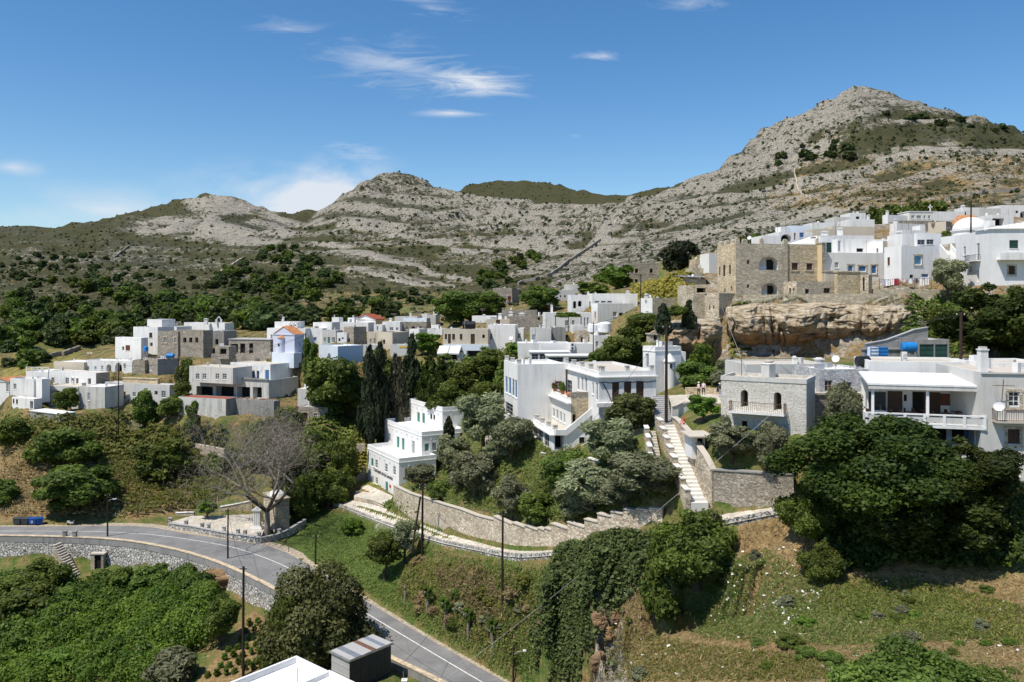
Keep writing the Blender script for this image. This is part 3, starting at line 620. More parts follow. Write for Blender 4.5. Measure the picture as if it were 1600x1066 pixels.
# --- white turret house beside the stairs
def turret(root, bl):
    b = bl[0]; Y = b.C.y-.2; X = (zx(Z4, 1066)-CX)/F*Y; zb = Zat(zy(Z4, 862), Y); zt = Zat(zy(Z4, 662), Y); r = 36/4/F*Y; mb = MB()
    mb.lathe((X, Y, zb-.5), [(r*1.12, 0), (r, .8), (r, zt-zb+.5)], 'white_wash', 20); t = mb.build('turret', root, smooth=False)
    mb = MB(); mb.lathe((X, Y, zt), [(r+.12, 0), (r+.1, .12), (r*.75, .55), (r*.35, .95), (.04, 1.2)], 'white_wash', 20); mb.build('turret_roof', t)
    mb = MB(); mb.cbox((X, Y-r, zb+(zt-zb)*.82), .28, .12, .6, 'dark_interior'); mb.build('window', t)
H('turret_house', 'tall blank white house with round conical turret at the top of the long stairs', [
  Blk(Z4,975,568,862,114,25,xl=898,xr=1137,L=[(915,612,936,695,'Dw')],roof='roof_white',cor=.7,mat='white_fresh',par=.15), Blk(Z4,1137,600,780,117,12,xr=1166,dl=4,mat='white_fresh')], extra=turret)
# --- castle tower and the stone quarter round it
def merlons(specs):
    def f(root, bl):
        for bi, face, x0, x1, h in specs:
            b = bl[bi]; O, e, n, Ln = b.frame(face); a = b.ray(x0, e); c = b.ray(x1, e); a, c = sorted((a, c)); a = max(0, a); c = min(Ln, c); mb = MB(); o = Vector((O.x, O.y, b.z1-.02))+e*a-n*.01
            mb.box(o, e*(c-a), n*-.5, (0, 0, h*.8), b.mat); mb.prism([o+Vector((0, 0, h*.8)), o+e*(c-a)+Vector((0, 0, h*.8)), o+e*(c-a)*.6+Vector((0, 0, h)), o+e*(c-a)*.4+Vector((0, 0, h))], n*-.5, b.mat); mb.build('merlon', root)
    return f
H('castle_tower', 'square medieval stone tower with merlons and a large arched loggia on the rock', [
  Blk(Z5,372,215,652,150,12,xl=218,xr=805,mat='stone_castle',mL='stone_warm',par=.5,R=[(565,324,725,437,'AoP'),(465,355,485,388,'o'),(465,558,485,585,'o'),(585,545,725,646,'AoP')],L=[(232,410,243,482,'n'),(266,395,284,490,'n'),(315,395,330,472,'n'),(274,590,286,625,'o'),(330,572,342,612,'o')]),
  Blk(Z5,808,222,545,152.6,12,xr=1062,dl=8,mat='stone_castle',mR='stone_warm',g=0,R=[(838,378,888,437,'ns'),(960,382,1008,437,'ns')]),
  Blk(Z5,1090,215,530,153,30,xl=1050,xr=1122,mat='stone_castle',mL='ochre_wash',g=0,par=0,roof='stone_castle')], cat='tower',
  extra=merlons([(0,'R',372,405,1.1),(0,'R',430,472,.9),(0,'R',575,607,1.1),(0,'R',772,806,1.0),(0,'L',222,247,.9),(0,'L',270,298,.9),(0,'L',322,352,.9),(1,'R',1042,1062,1.3)]))
H('stone_house', 'low stone house with pale end wall in front of the castle tower', [Blk(Z5,878,532,655,145.5,18,xl=768,xr=1215,mat='stone_castle',mL='stone_pale',par=.25,roof='roof_beige',R=[(950,595,985,632,'o'),(1103,588,1155,630,'ns')],L=[(815,588,832,640,'o'),(846,588,860,620,'o')])])
H('ruined_wall', 'tall brown ruined wall with pale slotted end pier before the cream house', [Blk(Z5,1218,456,645,147,8,xr=1412,dl=1.,mat='stone_warm',par=0,roof='stone_warm'), Blk(Z5,1478,476,640,145.5,50,xl=1410,xr=1508,mat='stone_castle',mL='stone_pale',L=[(1430,497,1445,612,'o')],par=.1)], cat='wall')
H('cream_house', 'cream house with three blue doors in stone frames right of the castle', [Blk(Z5,1120,293,560,154.5,6,xr=1622,dl=8,mat='cream_wash',roof='roof_white',par=.15,R=[(1195,372,1230,422,'w'),(1308,395,1350,450,'bs'),(1395,402,1458,450,'bs'),(1502,395,1545,468,'bs')]), Blk(Z5,1115,450,560,152,6,xr=1222,dl=2,mat='beige_wash',par=0,roof='beige_wash',g=0)])
H('gate_tower', 'tall narrow stone gate tower with pointed arch left of the rock', [
  Blk(Z5,232,630,850,147,42,xl=132,xr=362,mat='stone_castle',mL='stone_pale',L=[(150,730,160,770,'o'),(183,730,193,766,'o')],g=0,par=.3,deep=0),
  Blk(Z5,240,845,1130,147,42,xl=160,xr=352,mat='stone_castle',mL='stone_pale',L=[(165,885,222,1130,'Ao')],g=0,par=0,roof='stone_castle')], cat='tower')
H('stone_house', 'dark stone bastion with wide shadowed opening left of the gate tower', [Blk(Z4,1212,240,450,151,10,xr=1312,dl=6,mat='stone_castle',par=.2), Blk(Z4,1170,182,300,155,8,xr=1303,dl=5,mat='stone_castle',R=[(1235,200,1292,240,'Vo')],par=.1), Blk(Z4,1305,235,460,150,10,xr=1372,dl=5,mat='stone_pale',par=0,roof='stone_castle')])
def steel_top(root, bl):
    b = bl[0]; mb = MB(); o = Vector((b.C.x, b.C.y, b.z1+.2))-b.u*.4-b.v*.4; mb.box(o, b.u*(b.w+.8), b.v*(b.d+.8)+Vector((0, 0, .5)), (0, 0, .07), 'steel'); mb.build('sheet_roof', root)
H('stone_hut', 'stone hut with shiny sheet metal roof at the end of the yellow slope', [Blk(Z4,1160,140,185,166,8,xr=1292,dl=5,mat='stone_castle',par=.1)], cat='hut', extra=steel_top)
H('stone_wall_house', 'rubble wall house with pale plaster strip behind the castle tower', [Blk(Z4,1208,75,150,172,8,xr=1345,dl=4,mat='stone_castle',par=.1), Blk(Z4,1312,-15,100,170,15,xr=1362,dl=4,mat='cream_wash'), Blk(Z4,1225,20,90,178,8,xr=1312,dl=4,mat='stone_warm')])
# --- upper right white quarter
H('white_house', 'white cube house with bright blue shutters above the laundry line', [
  Blk(Z6,578,450,730,146,18,xl=435,xr=865,mat='white_fresh',R=[(686,530,746,606,'cs'),(648,690,682,718,'o'),(745,682,805,714,'b')],L=[(462,545,482,612,'r')],roof='roof_white'),
  Blk(Z6,702,342,600,152,6,xl=685,xr=908,mat='white_fresh',R=[(712,398,775,440,'e'),(788,396,848,438,'e')],roof='roof_white',g=0), Blk(Z6,585,350,470,154,6,xr=690,dl=5,g=0)], chim=[(2,555,330,380,30)])
def ext_stairs(root, bl):
    mb = MB(); b = bl[0]; P0 = W(zx(Z6, 985), zy(Z6, 570), 147); P1 = W(zx(Z6, 912), zy(Z6, 480), 150)
    for k in range(10):
        p = P0.lerp(P1, k/10); mb.box(p-Vector((0, 0, 3)), (1.6, 0, 0), (0, .45, 0), (0, 0, 3), 'white_wash')
    for s in (-.35, 1.6):
        a = P0+Vector((s, 0, .1)); c = P1+Vector((s, 0, .1)); mb.prism([a-Vector((0, 0, 2)), c-Vector((0, 0, 2)), c+Vector((0, 0, .9)), a+Vector((0, 0, .9))], (.28, 0, 0), 'white_wash')
    mb.build('stairs', root)
H('white_house', 'white lean-to house with sloping roof line left of the blue shuttered house', [Blk(Z6,425,408,520,158,35,xl=272,xr=588,mR='beige_wash',L=[(370,470,385,506,'o')],roof='roof_white',par=.1)], extra=ext_stairs)
H('white_house', 'wide white house with pointed niche behind the cream house', [Blk(Z6,45,392,520,160,8,xl=0,xr=470,R=[(50,405,76,500,'w'),(205,470,262,500,'o')],roof='roof_white',par=.15)])
H('white_house', 'white house with tall dark green door right of the castle merlons', [Blk(Z5,1075,165,310,164,6,xr=1228,dl=6,R=[(1125,208,1170,292,'Dk')],roof='roof_white',par=.1)])
H('white_house', 'long white roofed house above the green door house', [Blk(Z5,1082,148,215,172,4,xr=1525,dl=7,roof='roof_white',par=.1)], chim=[(0,1110,112,150,40),(0,1240,85,150,34)])
H('white_house', 'white arcade house with round arch and one blue window above the castle', [
  Blk(Z5,735,120,225,180,8,xr=1010,dl=7,R=[(748,140,835,200,'Ao'),(858,128,872,186,'o'),(902,122,942,170,'b')],roof='roof_white',par=.15), Blk(Z5,592,150,225,176,6,xr=738,dl=6), Blk(Z5,745,78,130,187,30,xl=700,xr=818,g=0), Blk(Z5,820,68,130,189,6,xr=1000,dl=5,g=0,mat='pale_blue_wash')])
def slope_roof(root, bl):
    mb = MB(); a, b, c, d = W(zx(Z5, 815), zy(Z5, 218), 168), W(zx(Z5, 1050), zy(Z5, 212), 166), W(zx(Z5, 1048), zy(Z5, 152), 172), W(zx(Z5, 1000), zy(Z5, 158), 173); mb.prism([a, b, c, d], (0, 0, -.3), 'roof_white'); mb.build('ramp', root)
H('white_house', 'plain white and beige house with low roof right of the arcade house', [Blk(Z5,1010,95,200,186,4,xr=1235,dl=6,mat='beige_wash'), Blk(Z5,1015,42,130,202,4,xr=1195,dl=6,mat='white_wash')], extra=slope_roof)
H('white_house', 'white house with shaded grey wing at the top left of the upper quarter', [Blk(Z6,152,175,275,220,3,xr=280,dl=6,R=[(200,205,230,226,'o')]), Blk(Z6,20,210,285,217,3,xr=150,dl=6,mat='grey_wash'), Blk(Z6,140,228,300,206,4,xr=355,dl=6), Blk(Z6,0,288,360,190,4,xr=352,dl=6,mat='beige_wash',roof='roof_white')], chim=[(2,302,190,228,18)])
def cross(root, bl):
    b = bl[1]; c = W(zx(Z6, 818), zy(Z6, 160), b.C.y+.5); mb = MB(); mb.cbox(c, .28, .2, 1.9, 'white_wash'); mb.cbox(c+Vector((0, 0, 1.05)), 1.2, .2, .28, 'white_wash'); mb.build('cross', root)
H('hill_chapel', 'white hillside chapel with stone cross on its roof and four grey windows', [
  Blk(Z6,465,190,275,230,20,xl=420,xr=655), Blk(Z6,642,165,260,232,4,xr=845,dl=6,mat='cream_wash',par=0,roof='roof_white',R=[(660,195,690,226,'w'),(705,195,745,226,'w'),(762,195,782,226,'w'),(800,195,822,226,'w')]), Blk(Z6,850,163,270,238,4,xr=1105,dl=6)], cat='chapel', chim=[(0,460,155,190,18),(2,1090,115,163,20)], extra=cross)
H('white_house', 'white stepped house with low parapet behind the blue shuttered house', [Blk(Z6,540,260,360,200,20,xl=480,xr=775), Blk(Z6,582,318,380,180,6,xr=772,dl=5), Blk(Z6,735,278,345,182,6,xr=778,dl=3,g=0)], chim=[(0,528,225,262,24)])
H('beige_house', 'old beige walled house with carved finial left of the white dome', [Blk(Z6,950,245,355,205,40,xl=800,xr=1005,mat='beige_wash',mR='stone_wall'), Blk(Z6,560,238,330,212,5,xr=945,dl=5,mat='stone_wall')], chim=[(0,838,235,330,20,'stone_pale')])
H('white_house', 'white house with dark arch at the right edge below the bare hill', [Blk(ZD,1315,165,340,235,3,xr=1700,dl=7,R=[(1495,235,1530,266,'o'),(1552,242,1622,330,'Ao')]), Blk(ZD,1040,205,300,226,3,xr=1312,dl=6,mat='grey_wash'), Blk(ZD,850,195,300,244,3,xr=1110,dl=5)], chim=[(2,835,165,200,40)])
H('white_house', 'white house with deep shaded veranda right of the white dome', [Blk(ZD,1195,285,440,172,3,xr=1472,dl=6,R=[(1205,330,1350,422,'Vo')],par=.1,roof='roof_white'), Blk(ZD,1112,330,460,166,3,xr=1196,dl=3,g=0)])
def dome(root, bl):
    b = bl[0]; D = 162; c = W(zx(ZD, 930), HY, D); r = 205/8/F*D; zb = Zat(zy(ZD, 482), D); zt = Zat(zy(ZD, 318), D); mb = MB()
    mb.lathe((c.x, c.y, zb), [(r*math.cos(math.pi/2*k/10)+.001, (zt-zb)*math.sin(math.pi/2*k/10)) for k in range(11)], 'white_fresh', 32); mb.build('dome', root, smooth=True)
    mb = MB(); mb.lathe((c.x, c.y, zb-2.5), [(r*1.02, 0), (r*1.02, 2.3), (r*1.1, 2.35), (r*1.1, 2.52)], 'white_fresh', 32); mb.build('drum', root)
    mb = MB(); q = W(zx(ZD, 870), zy(ZD, 400), D+9); mb.prism([q+Vector((-3, 0, 0)), q+Vector((4, 0, 0)), q+Vector((3.4, 3, 2.2)), q+Vector((0, 3, 2.2))], (0, 0, -.2), 'tile_orange'); mb.build('tiled_roof', root)
H('domed_church', 'white church with a broad white dome behind the upper right house', [Blk(ZD,740,545,640,158,10,xr=1160,dl=10,mat='white_fresh')], cat='church', extra=dome)
def right_house(root, bl):
    b = bl[0]; balcony(root, b, 'L', 1145, 1240, 572, .9, .95); balcony(root, b, 'R', 1372, 1745, 560, 1.3, 1.0, solid=True)
    mb = MB(); P = lambda i, j, z: Vector((b.C.x+b.u.x*i+b.v.x*j, b.C.y+b.u.y*i+b.v.y*j, z)); z = b.z1; w, d = b.w, b.d
    mb.prism([P(-.25, -.25, z), P(w+.2, -.25, z), P(w+.2, d*.4, z+1.5), P(-.25, d*.4, z+.15)], (0, 0, .15), 'roof_white'); mb.build('eaves_roof', root)
    mb = MB(); mb.cbox(P(w*.35, d*.5, z-.2), 1.2, 1.2, 2.2, 'white_wash'); mb.build('chimney', root)
H('white_house', 'big two storey white house at upper right with two balconies', [Blk(Z6,1325,312,775,132,-5,xl=1030,xr=1750,mat='white_fresh',par=.05,roof='roof_white',L=[(1095,455,1115,530,'w'),(1205,428,1230,570,'Dw'),(1140,612,1165,670,'w'),(1205,652,1226,750,'Do')],R=[(1478,402,1552,470,'k'),(1470,617,1525,690,'ns')])], extra=right_house)
# --- stepped white house with green shutters
def stepped_extra(root, bl):
    b = bl[0]; O, e, n, Ln = b.frame('L')
    k0, z0 = b.pt('L', 325, 740); k1, z1 = b.pt('L', 475, 795); span = abs(k1-k0)
    cu = bpy.data.curves.new('lettering', 'FONT'); cu.body = 'Γεωλογικό κέντρο μουσείο'; cu.extrude = .02; cu.size = 1.0; cu.shear = .15
    t = bpy.data.objects.new('lettering', cu); COL.objects.link(t); bpy.context.view_layer.update(); wd = max(t.dimensions.x, .1)
    me = bpy.data.meshes.new_from_object(t.evaluated_get(bpy.context.evaluated_depsgraph_get())); bpy.data.objects.remove(t)
    o = link_mesh('lettering', me, root); me.materials.clear(); me.materials.append(MATS['ink']); s = span/wd
    # text runs from the far end to the near corner, facing outward
    M = Matrix(((-e.x, 0, n.x), (-e.y, 0, n.y), (0, 1, 0))).to_4x4(); p = O+e*max(k0, k1)+n*.03; zc = b.pt('L', 400, 777)[1]
    org = Vector(root['_org']); o.matrix_local = Matrix.Translation(Vector((p.x, p.y, zc))-org) @ M @ Matrix.Diagonal((s, s*1.15, 1, 1))
    mb = MB(); k, z = b.pt('L', 456, 862); mb.box(Vector((O.x, O.y, z-.3))+e*(k-.4), e*.8, n*.05, (0, 0, .6), 'red_sign'); mb.build('plaque', root)
    b3 = bl[2]; P = lambda i, j, z: Vector((b3.C.x+b3.u.x*i+b3.v.x*j, b3.C.y+b3.u.y*i+b3.v.y*j, z)); mb = MB()
    for i in (0, 1): c = P(b3.w*.45+i*1.0, b3.d*.55, b3.z1-b3.par); mb.lathe(c, [(.45, 0), (.45, 1.6), (.5, 1.6), (.5, 1.75), (.3, 1.95), (.02, 2.0)], 'grey_wash', 12)
    mb.build('chimney', root)
    for bb in bl:
        mb = MB()
        for face in 'LR':
            O, e, n, Ln = bb.frame(face)
            for k in range(1, int(Ln/2.6)+1): q = Vector((O.x, O.y, bb.z1-bb.cor-.75))+e*(k*2.6-.8); mb.box(q, e*.22, n*.16, (0, 0, .18), 'grey_wash')
        mb.build('spotlight', root)
H('museum_house', 'white three step house with flat terraces, green shutters and lettering on its lowest wall', [
  Blk(Z9,525,642,945,146,30,xl=275,xr=818,mat='white_fresh',roof='roof_white',par=.75,cor=.85,L=[(302,640,322,706,'g'),(335,652,356,718,'d'),(412,683,434,750,'d'),(477,706,499,774,'d'),(302,780,324,832,'d'),(337,792,358,846,'d'),(416,826,438,922,'Dg')],R=[(570,724,616,792,'d')]),
  Blk(Z9,706,432,625,150.5,30,xl=408,xr=1045,mat='white_fresh',roof='roof_white',par=.75,cor=.85,L=[(437,442,459,506,'w'),(505,468,528,568,'g'),(545,480,568,578,'g'),(624,502,650,604,'w')],R=[(728,522,766,586,'g'),(786,514,824,580,'w'),(1010,430,1036,470,'Vo')],g=0),
  Blk(Z9,870,237,402,156,30,xl=605,xr=1066,mat='white_fresh',roof='roof_grey',par=.75,cor=.85,L=[(667,274,690,356,'g'),(707,282,730,366,'g'),(774,290,788,330,'n'),(797,296,811,334,'n')],R=[(912,304,934,346,'n')],g=0)], extra=stepped_extra)
# --- big terrace house in the centre
def pedestals(root, b, face, n_, h=.55, off=.0, sz=.5, mat='grey_wash'):
    O, e, n, Ln = b.frame(face)
    for i in range(n_):
        mb = MB(); c = Vector((O.x, O.y, b.z1+off))+e*(Ln*(i+.15)/(n_-.7))-n*.3; mb.cbox(c, sz, sz, h, mat, math.atan2(e.y, e.x)); mb.cbox(c+Vector((0, 0, h)), sz*1.2, sz*1.2, .1, 'roof_beige', math.atan2(e.y, e.x)); mb.build('pedestal', root)
def terrace_extra(root, bl):
    wing, main, up, low = bl[:4]
    pedestals(root, main, 'L', 5); pedestals(root, main, 'R', 3); pedestals(root, low, 'L', 5); pedestals(root, wing, 'L', 3)
    for b, o in ((up, .55), (low, .5)):
        O, e, n, Ln = b.frame('L'); mb = MB(); mb.box(Vector((O.x, O.y, b.z1-b.par-.25))-e*.3, e*(Ln+.3), n*o, (0, 0, .16), 'white_wash'); mb.build('ledge', root)
    O, e, n, Ln = main.frame('L'); mb = MB(); P = lambda b, i, j, z: Vector((b.C.x+b.u.x*i+b.v.x*j, b.C.y+b.u.y*i+b.v.y*j, z))
    z = main.z1-.75; mb.box(P(main, -.35, -.35, z), main.u*(main.w+.5), main.v*.35, (0, 0, .14), 'white_wash'); mb.box(P(main, -.35, 0, z), main.u*.35, main.v*main.d, (0, 0, .14), 'white_wash'); mb.build('eaves', root)
    O, e, n, Ln = main.frame('R'); zf = main.pt('R', 900, 392)[1]; mb = MB(); mb.box(Vector((O.x, O.y, zf-.5))-e*.5, e*(Ln+.5), n*.55, (0, 0, .5), 'white_wash'); mb.build('balcony', root)
    # stair with solid sloping parapet
    O, e, n, Ln = low.frame('R'); pts = []
    for x, y in ((468, 565), (530, 565), (738, 392), (738, 440), (540, 600), (468, 600)): k, z = low.pt('R', x, y); pts.append(Vector((O.x, O.y, z))+e*k+n*.02)
    mb = MB(); mb.prism(pts, n*.25, 'white_wash')
    mb.build('stair_parapet', root)
    pts = []
    for x, y in ((540, 585), (738, 418), (738, 700), (540, 700)): k, z = low.pt('R', x, y); pts.append(Vector((O.x, O.y, z))+e*k-n*.12)
    mb = MB(); mb.prism(pts, n*.1, 'white_wash'); s = mb.build('stair_wall', root)
    for x0, y0, x1, y1 in ((694, 455, 730, 510), (616, 610, 656, 664)):
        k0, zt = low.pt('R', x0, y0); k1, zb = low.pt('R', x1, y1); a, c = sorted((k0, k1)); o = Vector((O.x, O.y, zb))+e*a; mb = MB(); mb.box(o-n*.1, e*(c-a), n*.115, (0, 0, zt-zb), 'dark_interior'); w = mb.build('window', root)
        mb = MB(); t = .07
        for q in (0, c-a-t): mb.box(o+e*q+n*.016, e*t, n*.05, (0, 0, zt-zb), 'white_paint')
        mb.box(o+n*.016, e*(c-a), n*.05, (0, 0, t), 'white_paint'); mb.box(o+n*.016+Vector((0, 0, zt-zb-t)), e*(c-a), n*.05, (0, 0, t), 'white_paint'); mb.build('frame', w)
    # wall lamps and a sagging cable under the roof edge
    b = main; O, e, n, Ln = b.frame('R'); mb = MB(); z = b.z1-1.35
    mb.tube([Vector((O.x, O.y, z+.08*math.sin(k*1.7)))+e*(Ln*k/12)+n*.06 for k in range(13)], .05, 'wire', 5); k, zz = b.pt('R', 770, 265)
    mb.tube([Vector((O.x, O.y, z))+e*.4+n*.06, Vector((O.x, O.y, z-1.))+e*1.0+n*.06, Vector((O.x, O.y, z-2.4))+e*1.6+n*.06], .06, 'wire', 5); mb.build('cable', root)
    # stone flower wall on the upper terrace corner
    O, e, n, Ln = up.frame('R'); mb = MB(); mb.box(Vector((O.x, O.y, up.z1-.02)), e*min(Ln, 3.4), n*-.5, (0, 0, .75), 'stone_wall'); mb.build('planter_wall', root)
H('terrace_house', 'large white terraced house with roof pedestals, blue side windows and flower pots', [
  Blk(Z8,235,158,560,108,13,xl=150,xr=535,mat='white_wash',roof='roof_white',par=.3,L=[(158,232,172,335,'b'),(178,240,194,345,'b'),(200,248,214,356,'b'),(217,255,231,368,'b'),(160,400,205,470,'e')],R=[(468,262,514,318,'e')]),
  Blk(Z8,745,203,620,97,13,xl=520,xr=1100,mat='white_wash',roof='roof_beige',par=.3,L=[(545,256,575,345,'e'),(606,240,622,320,'w'),(632,238,646,325,'w'),(655,238,670,330,'w'),(700,270,712,345,'w'),(722,272,738,380,'Dw')],R=[(826,268,870,388,'Dn'),(900,264,946,388,'Dn'),(976,264,1024,384,'Dn'),(795,455,830,535,'Do'),(880,470,930,540,'o')]),
  Blk(Z8,570,370,545,100.5,13,xl=390,xr=706,mat='white_wash',mR='stone_warm',mL='cream_wash',roof='roof_beige',par=.45,g=0,L=[(432,430,446,470,'w'),(452,432,468,486,'w'),(474,440,490,500,'w'),(497,452,512,514,'w'),(520,465,532,525,'w')],R=[(578,470,600,540,'o')]),
  Blk(Z8,462,572,712,98.6,13,xl=300,xr=745,mat='white_wash',roof='roof_beige',par=.35,L=[(312,530,324,585,'w'),(330,540,358,610,'e'),(366,560,392,650,'e'),(402,580,432,670,'e')],R=[(468,595,525,690,'Vo'),(548,600,560,690,'w')])], extra=terrace_extra)
# --- grey painted stone house
def grey_extra(root, bl):
    balcony(root, bl[0], 'L', 137, 412, 458, 1.1, .95, 'rusty_iron')
    b = bl[0]; P = lambda i, j, z: Vector((b.C.x+b.u.x*i+b.v.x*j, b.C.y+b.u.y*i+b.v.y*j, z)); mb = MB(); c = P(2.0, 3.9, b.z1-.3); mb.cbox(c, .95, .95, 1.45, 'grey_wash', .6); mb.cbox(c+Vector((0, 0, 1.45)), 1.05, 1.05, .06, 'roof_white', .6); mb.build('roof_box', root)
    mb = MB(); c = P(3.6, 4.2, b.z1-.3); mb.lathe(c, [(.38, 0), (.34, 1.5), (.5, 1.55), (.5, 1.68), (.3, 1.7)], 'roof_beige', 10); mb.build('chimney', root)
    mb = MB(); O, e, n, Ln = b.frame('L'); mb.box(Vector((O.x, O.y, b.z1-.42))-e*.02, e*(Ln+.04), n*.06, (0, 0, .43), 'grey_wash'); O, e, n, Ln = b.frame('R'); mb.box(Vector((O.x, O.y, b.z1-.42))+n*.001, e*Ln, n*.06, (0, 0, .43), 'grey_wash'); mb.build('cornice', root)
H('grey_house', 'grey painted stone house with two brown doors and a rusty railed balcony', [Blk(Z7,512,298,570,75,60,xl=85,xr=555,mat='stone_painted',roof='roof_beige',par=.3,L=[(183,350,220,436,'ADn'),(349,362,387,452,'ADn'),(188,505,216,542,'o')])], extra=grey_extra)
H('stone_house', 'whitened rough stone house with small cream window between grey house and restaurant', [
  Blk(Z7,577,248,376,80.5,6,xr=833,dl=6,mat='stone_white',roof='roof_white',par=.2,g=0,R=[(603,302,642,358,'y'),(693,310,740,360,'e')]), Blk(Z7,556,374,600,80,6,xr=815,dl=6,mat='stone_wall',par=0,roof='paving'), Blk(Z7,212,222,400,88,4,xr=622,dl=7,mat='grey_wash',roof='roof_beige',par=.2)], chim=[(2,452,180,222,18),(2,575,188,222,34)])
H('long_house', 'long blank white wall house directly behind the restaurant roof', [Blk(Z7,836,206,330,80,-10,xr=1345,dl=7,mat='white_wash',roof='roof_beige',par=.15,g=0)])
H('garage', 'grey concrete garage with two teal doors under the rock', [Blk(Z7,1064,98,215,101,2,xr=1226,dl=6,mat='concrete',roof='roof_white',par=.1,R=[(1078,122,1150,205,'Dk'),(1156,122,1218,205,'Dk')]), Blk(Z7,806,150,210,100,2,xr=1066,dl=1.,mat='concrete',par=0,roof='concrete')], cat='garage')
# --- restaurant with open terrace
def restaurant(root, bl):
    b = bl[0]; O, e, n, Ln = b.frame('R'); zf = b.z1; k0 = b.pt('R', 838, 500)[0]; k1 = b.pt('R', 1384, 500)[0]; zr = b.pt('R', 1100, 322)[1]; dep = 5.6
    V = lambda k, o, z: Vector((O.x+e.x*k-n.x*o, O.y+e.y*k-n.y*o, z))
    mb = MB(); ka = b.pt('R', 797, 500)[0]; kb = b.pt('R', 1395, 500)[0]; mb.box(V(ka, -1.1, zf-.22), e*(kb-ka), n*-1.1, (0, 0, .22), 'white_wash'); mb.build('terrace_slab', root)
    mb = MB(); mb.box(V(k0, .3, zf), e*(k1-k0), n*-dep, (0, 0, .03), 'roof_grey'); mb.build('terrace_floor', root)
    mb = MB(); h = .95
    mb.box(V(ka, -1.05, zf+h-.1), e*(kb-ka), n*-.16, (0, 0, .12), 'white_fresh'); mb.box(V(ka, -1.03, zf+.06), e*(kb-ka), n*-.1, (0, 0, .09), 'white_fresh')
    for i in range(7): k = ka+(kb-ka-.22)*i/6; mb.box(V(k, -1.06, zf), e*.22, n*-.2, (0, 0, h), 'white_fresh')
    mb.box(V(ka, -1.03, zf), e*.12, n*-1.4, (0, 0, h), 'white_fresh')
    rl = mb.build('balustrade', root)
    mb = MB(); mb.box(V(ka+.1, -.98, zf+.2), e*(kb-ka-.2), n*-.03, (0, 0, h-.42), 'grey_wash'); mb.build('panel', rl)
    for k, o in ((k0, .05), ((k0+k1)/2+.1, .05), (k1-.22, .05), (k0, dep-.3), (k1-.2, dep-.3)): mb = MB(); mb.box(V(k, o, zf), e*.22, n*-.22, (0, 0, zr-zf-.1), 'white_fresh'); mb.build('post', root)
    mb = MB(); a, c, d, f = V(k0-.35, -.25, zr-.15), V(k1+.1, -.25, zr-.15), V(k1+.1, dep, zr+.4), V(k0-.35, dep, zr+.4); mb.prism([a, c, d, f], (0, 0, .16), 'white_fresh'); mb.box(V(k0-.3, -.2, zr-.5), e*(k1-k0+.3), n*-.12, (0, 0, .38), 'grey_wash'); mb.build('canopy_roof', root)
    mb = MB(); mb.box(V(k0-.1, dep-.1, zf), e*(k1-k0+.2), n*-.2, (0, 0, zr-zf+.5), 'white_wash'); bw = mb.build('back_wall', root)
    for x, w_, m, z0, z1 in ((.06, 1.5, 'glass', .05, 2.1), (.25, 1.3, 'brown_paint', .05, 2.2), (.40, .8, 'white_paint', 1.2, 2.0), (.50, .9, 'dark_interior', .05, 2.2), (.60, 1.5, 'brown_paint', .05, 2.2), (.77, 1.9, 'red_brown_paint', 1.0, 2.1)):  # brown and near-black door colours paint in the shade of the roofed terrace
        mb = MB(); o = V(k0+(k1-k0)*x, dep-.1, zf+z0); mb.box(o, e*w_, n*.05, (0, 0, z1-z0), m); mb.box(o+e*.1+Vector((0, 0, .1)), e*(w_/2-.14), n*.07, (0, 0, z1-z0-.2), 'dark_interior' if m == 'white_paint' else m); d_ = mb.build('door' if z0 < .5 else 'window', root)
    # side glass
    mb = MB(); mb.box(V(k0, .4, zf+.9), e*.02, n*-4.4, (0, 0, zr-zf-1.2), 'grey_paint'); 
    mb = MB()
    for i in range(4): mb.box(V(k1-.12, .3+i*1.5, zf), e*.1, n*-.1, (0, 0, zr-zf), 'white_fresh')
    mb.build('side_frame', root)
    # sheltered porch below
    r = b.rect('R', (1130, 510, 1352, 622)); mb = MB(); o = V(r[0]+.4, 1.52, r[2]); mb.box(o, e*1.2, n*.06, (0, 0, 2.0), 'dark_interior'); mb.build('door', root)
    mb = MB(); mb.box(V(r[0]+3.0, 1.52, r[2]+.4), e*2.2, n*.06, (0, 0, 1.4), 'blue_paint'); mb.build('window', root)
H('restaurant', 'white restaurant with open roofed dining terrace and white balustrade', [Blk(Z7,830,508,800,71.5,-16,xr=1384,dl=8,mat='white_wash',par=0,roof='white_wash',R=[(1130,522,1352,624,'VPw'),(1296,630,1322,645,'o')])], cat='restaurant', extra=restaurant)
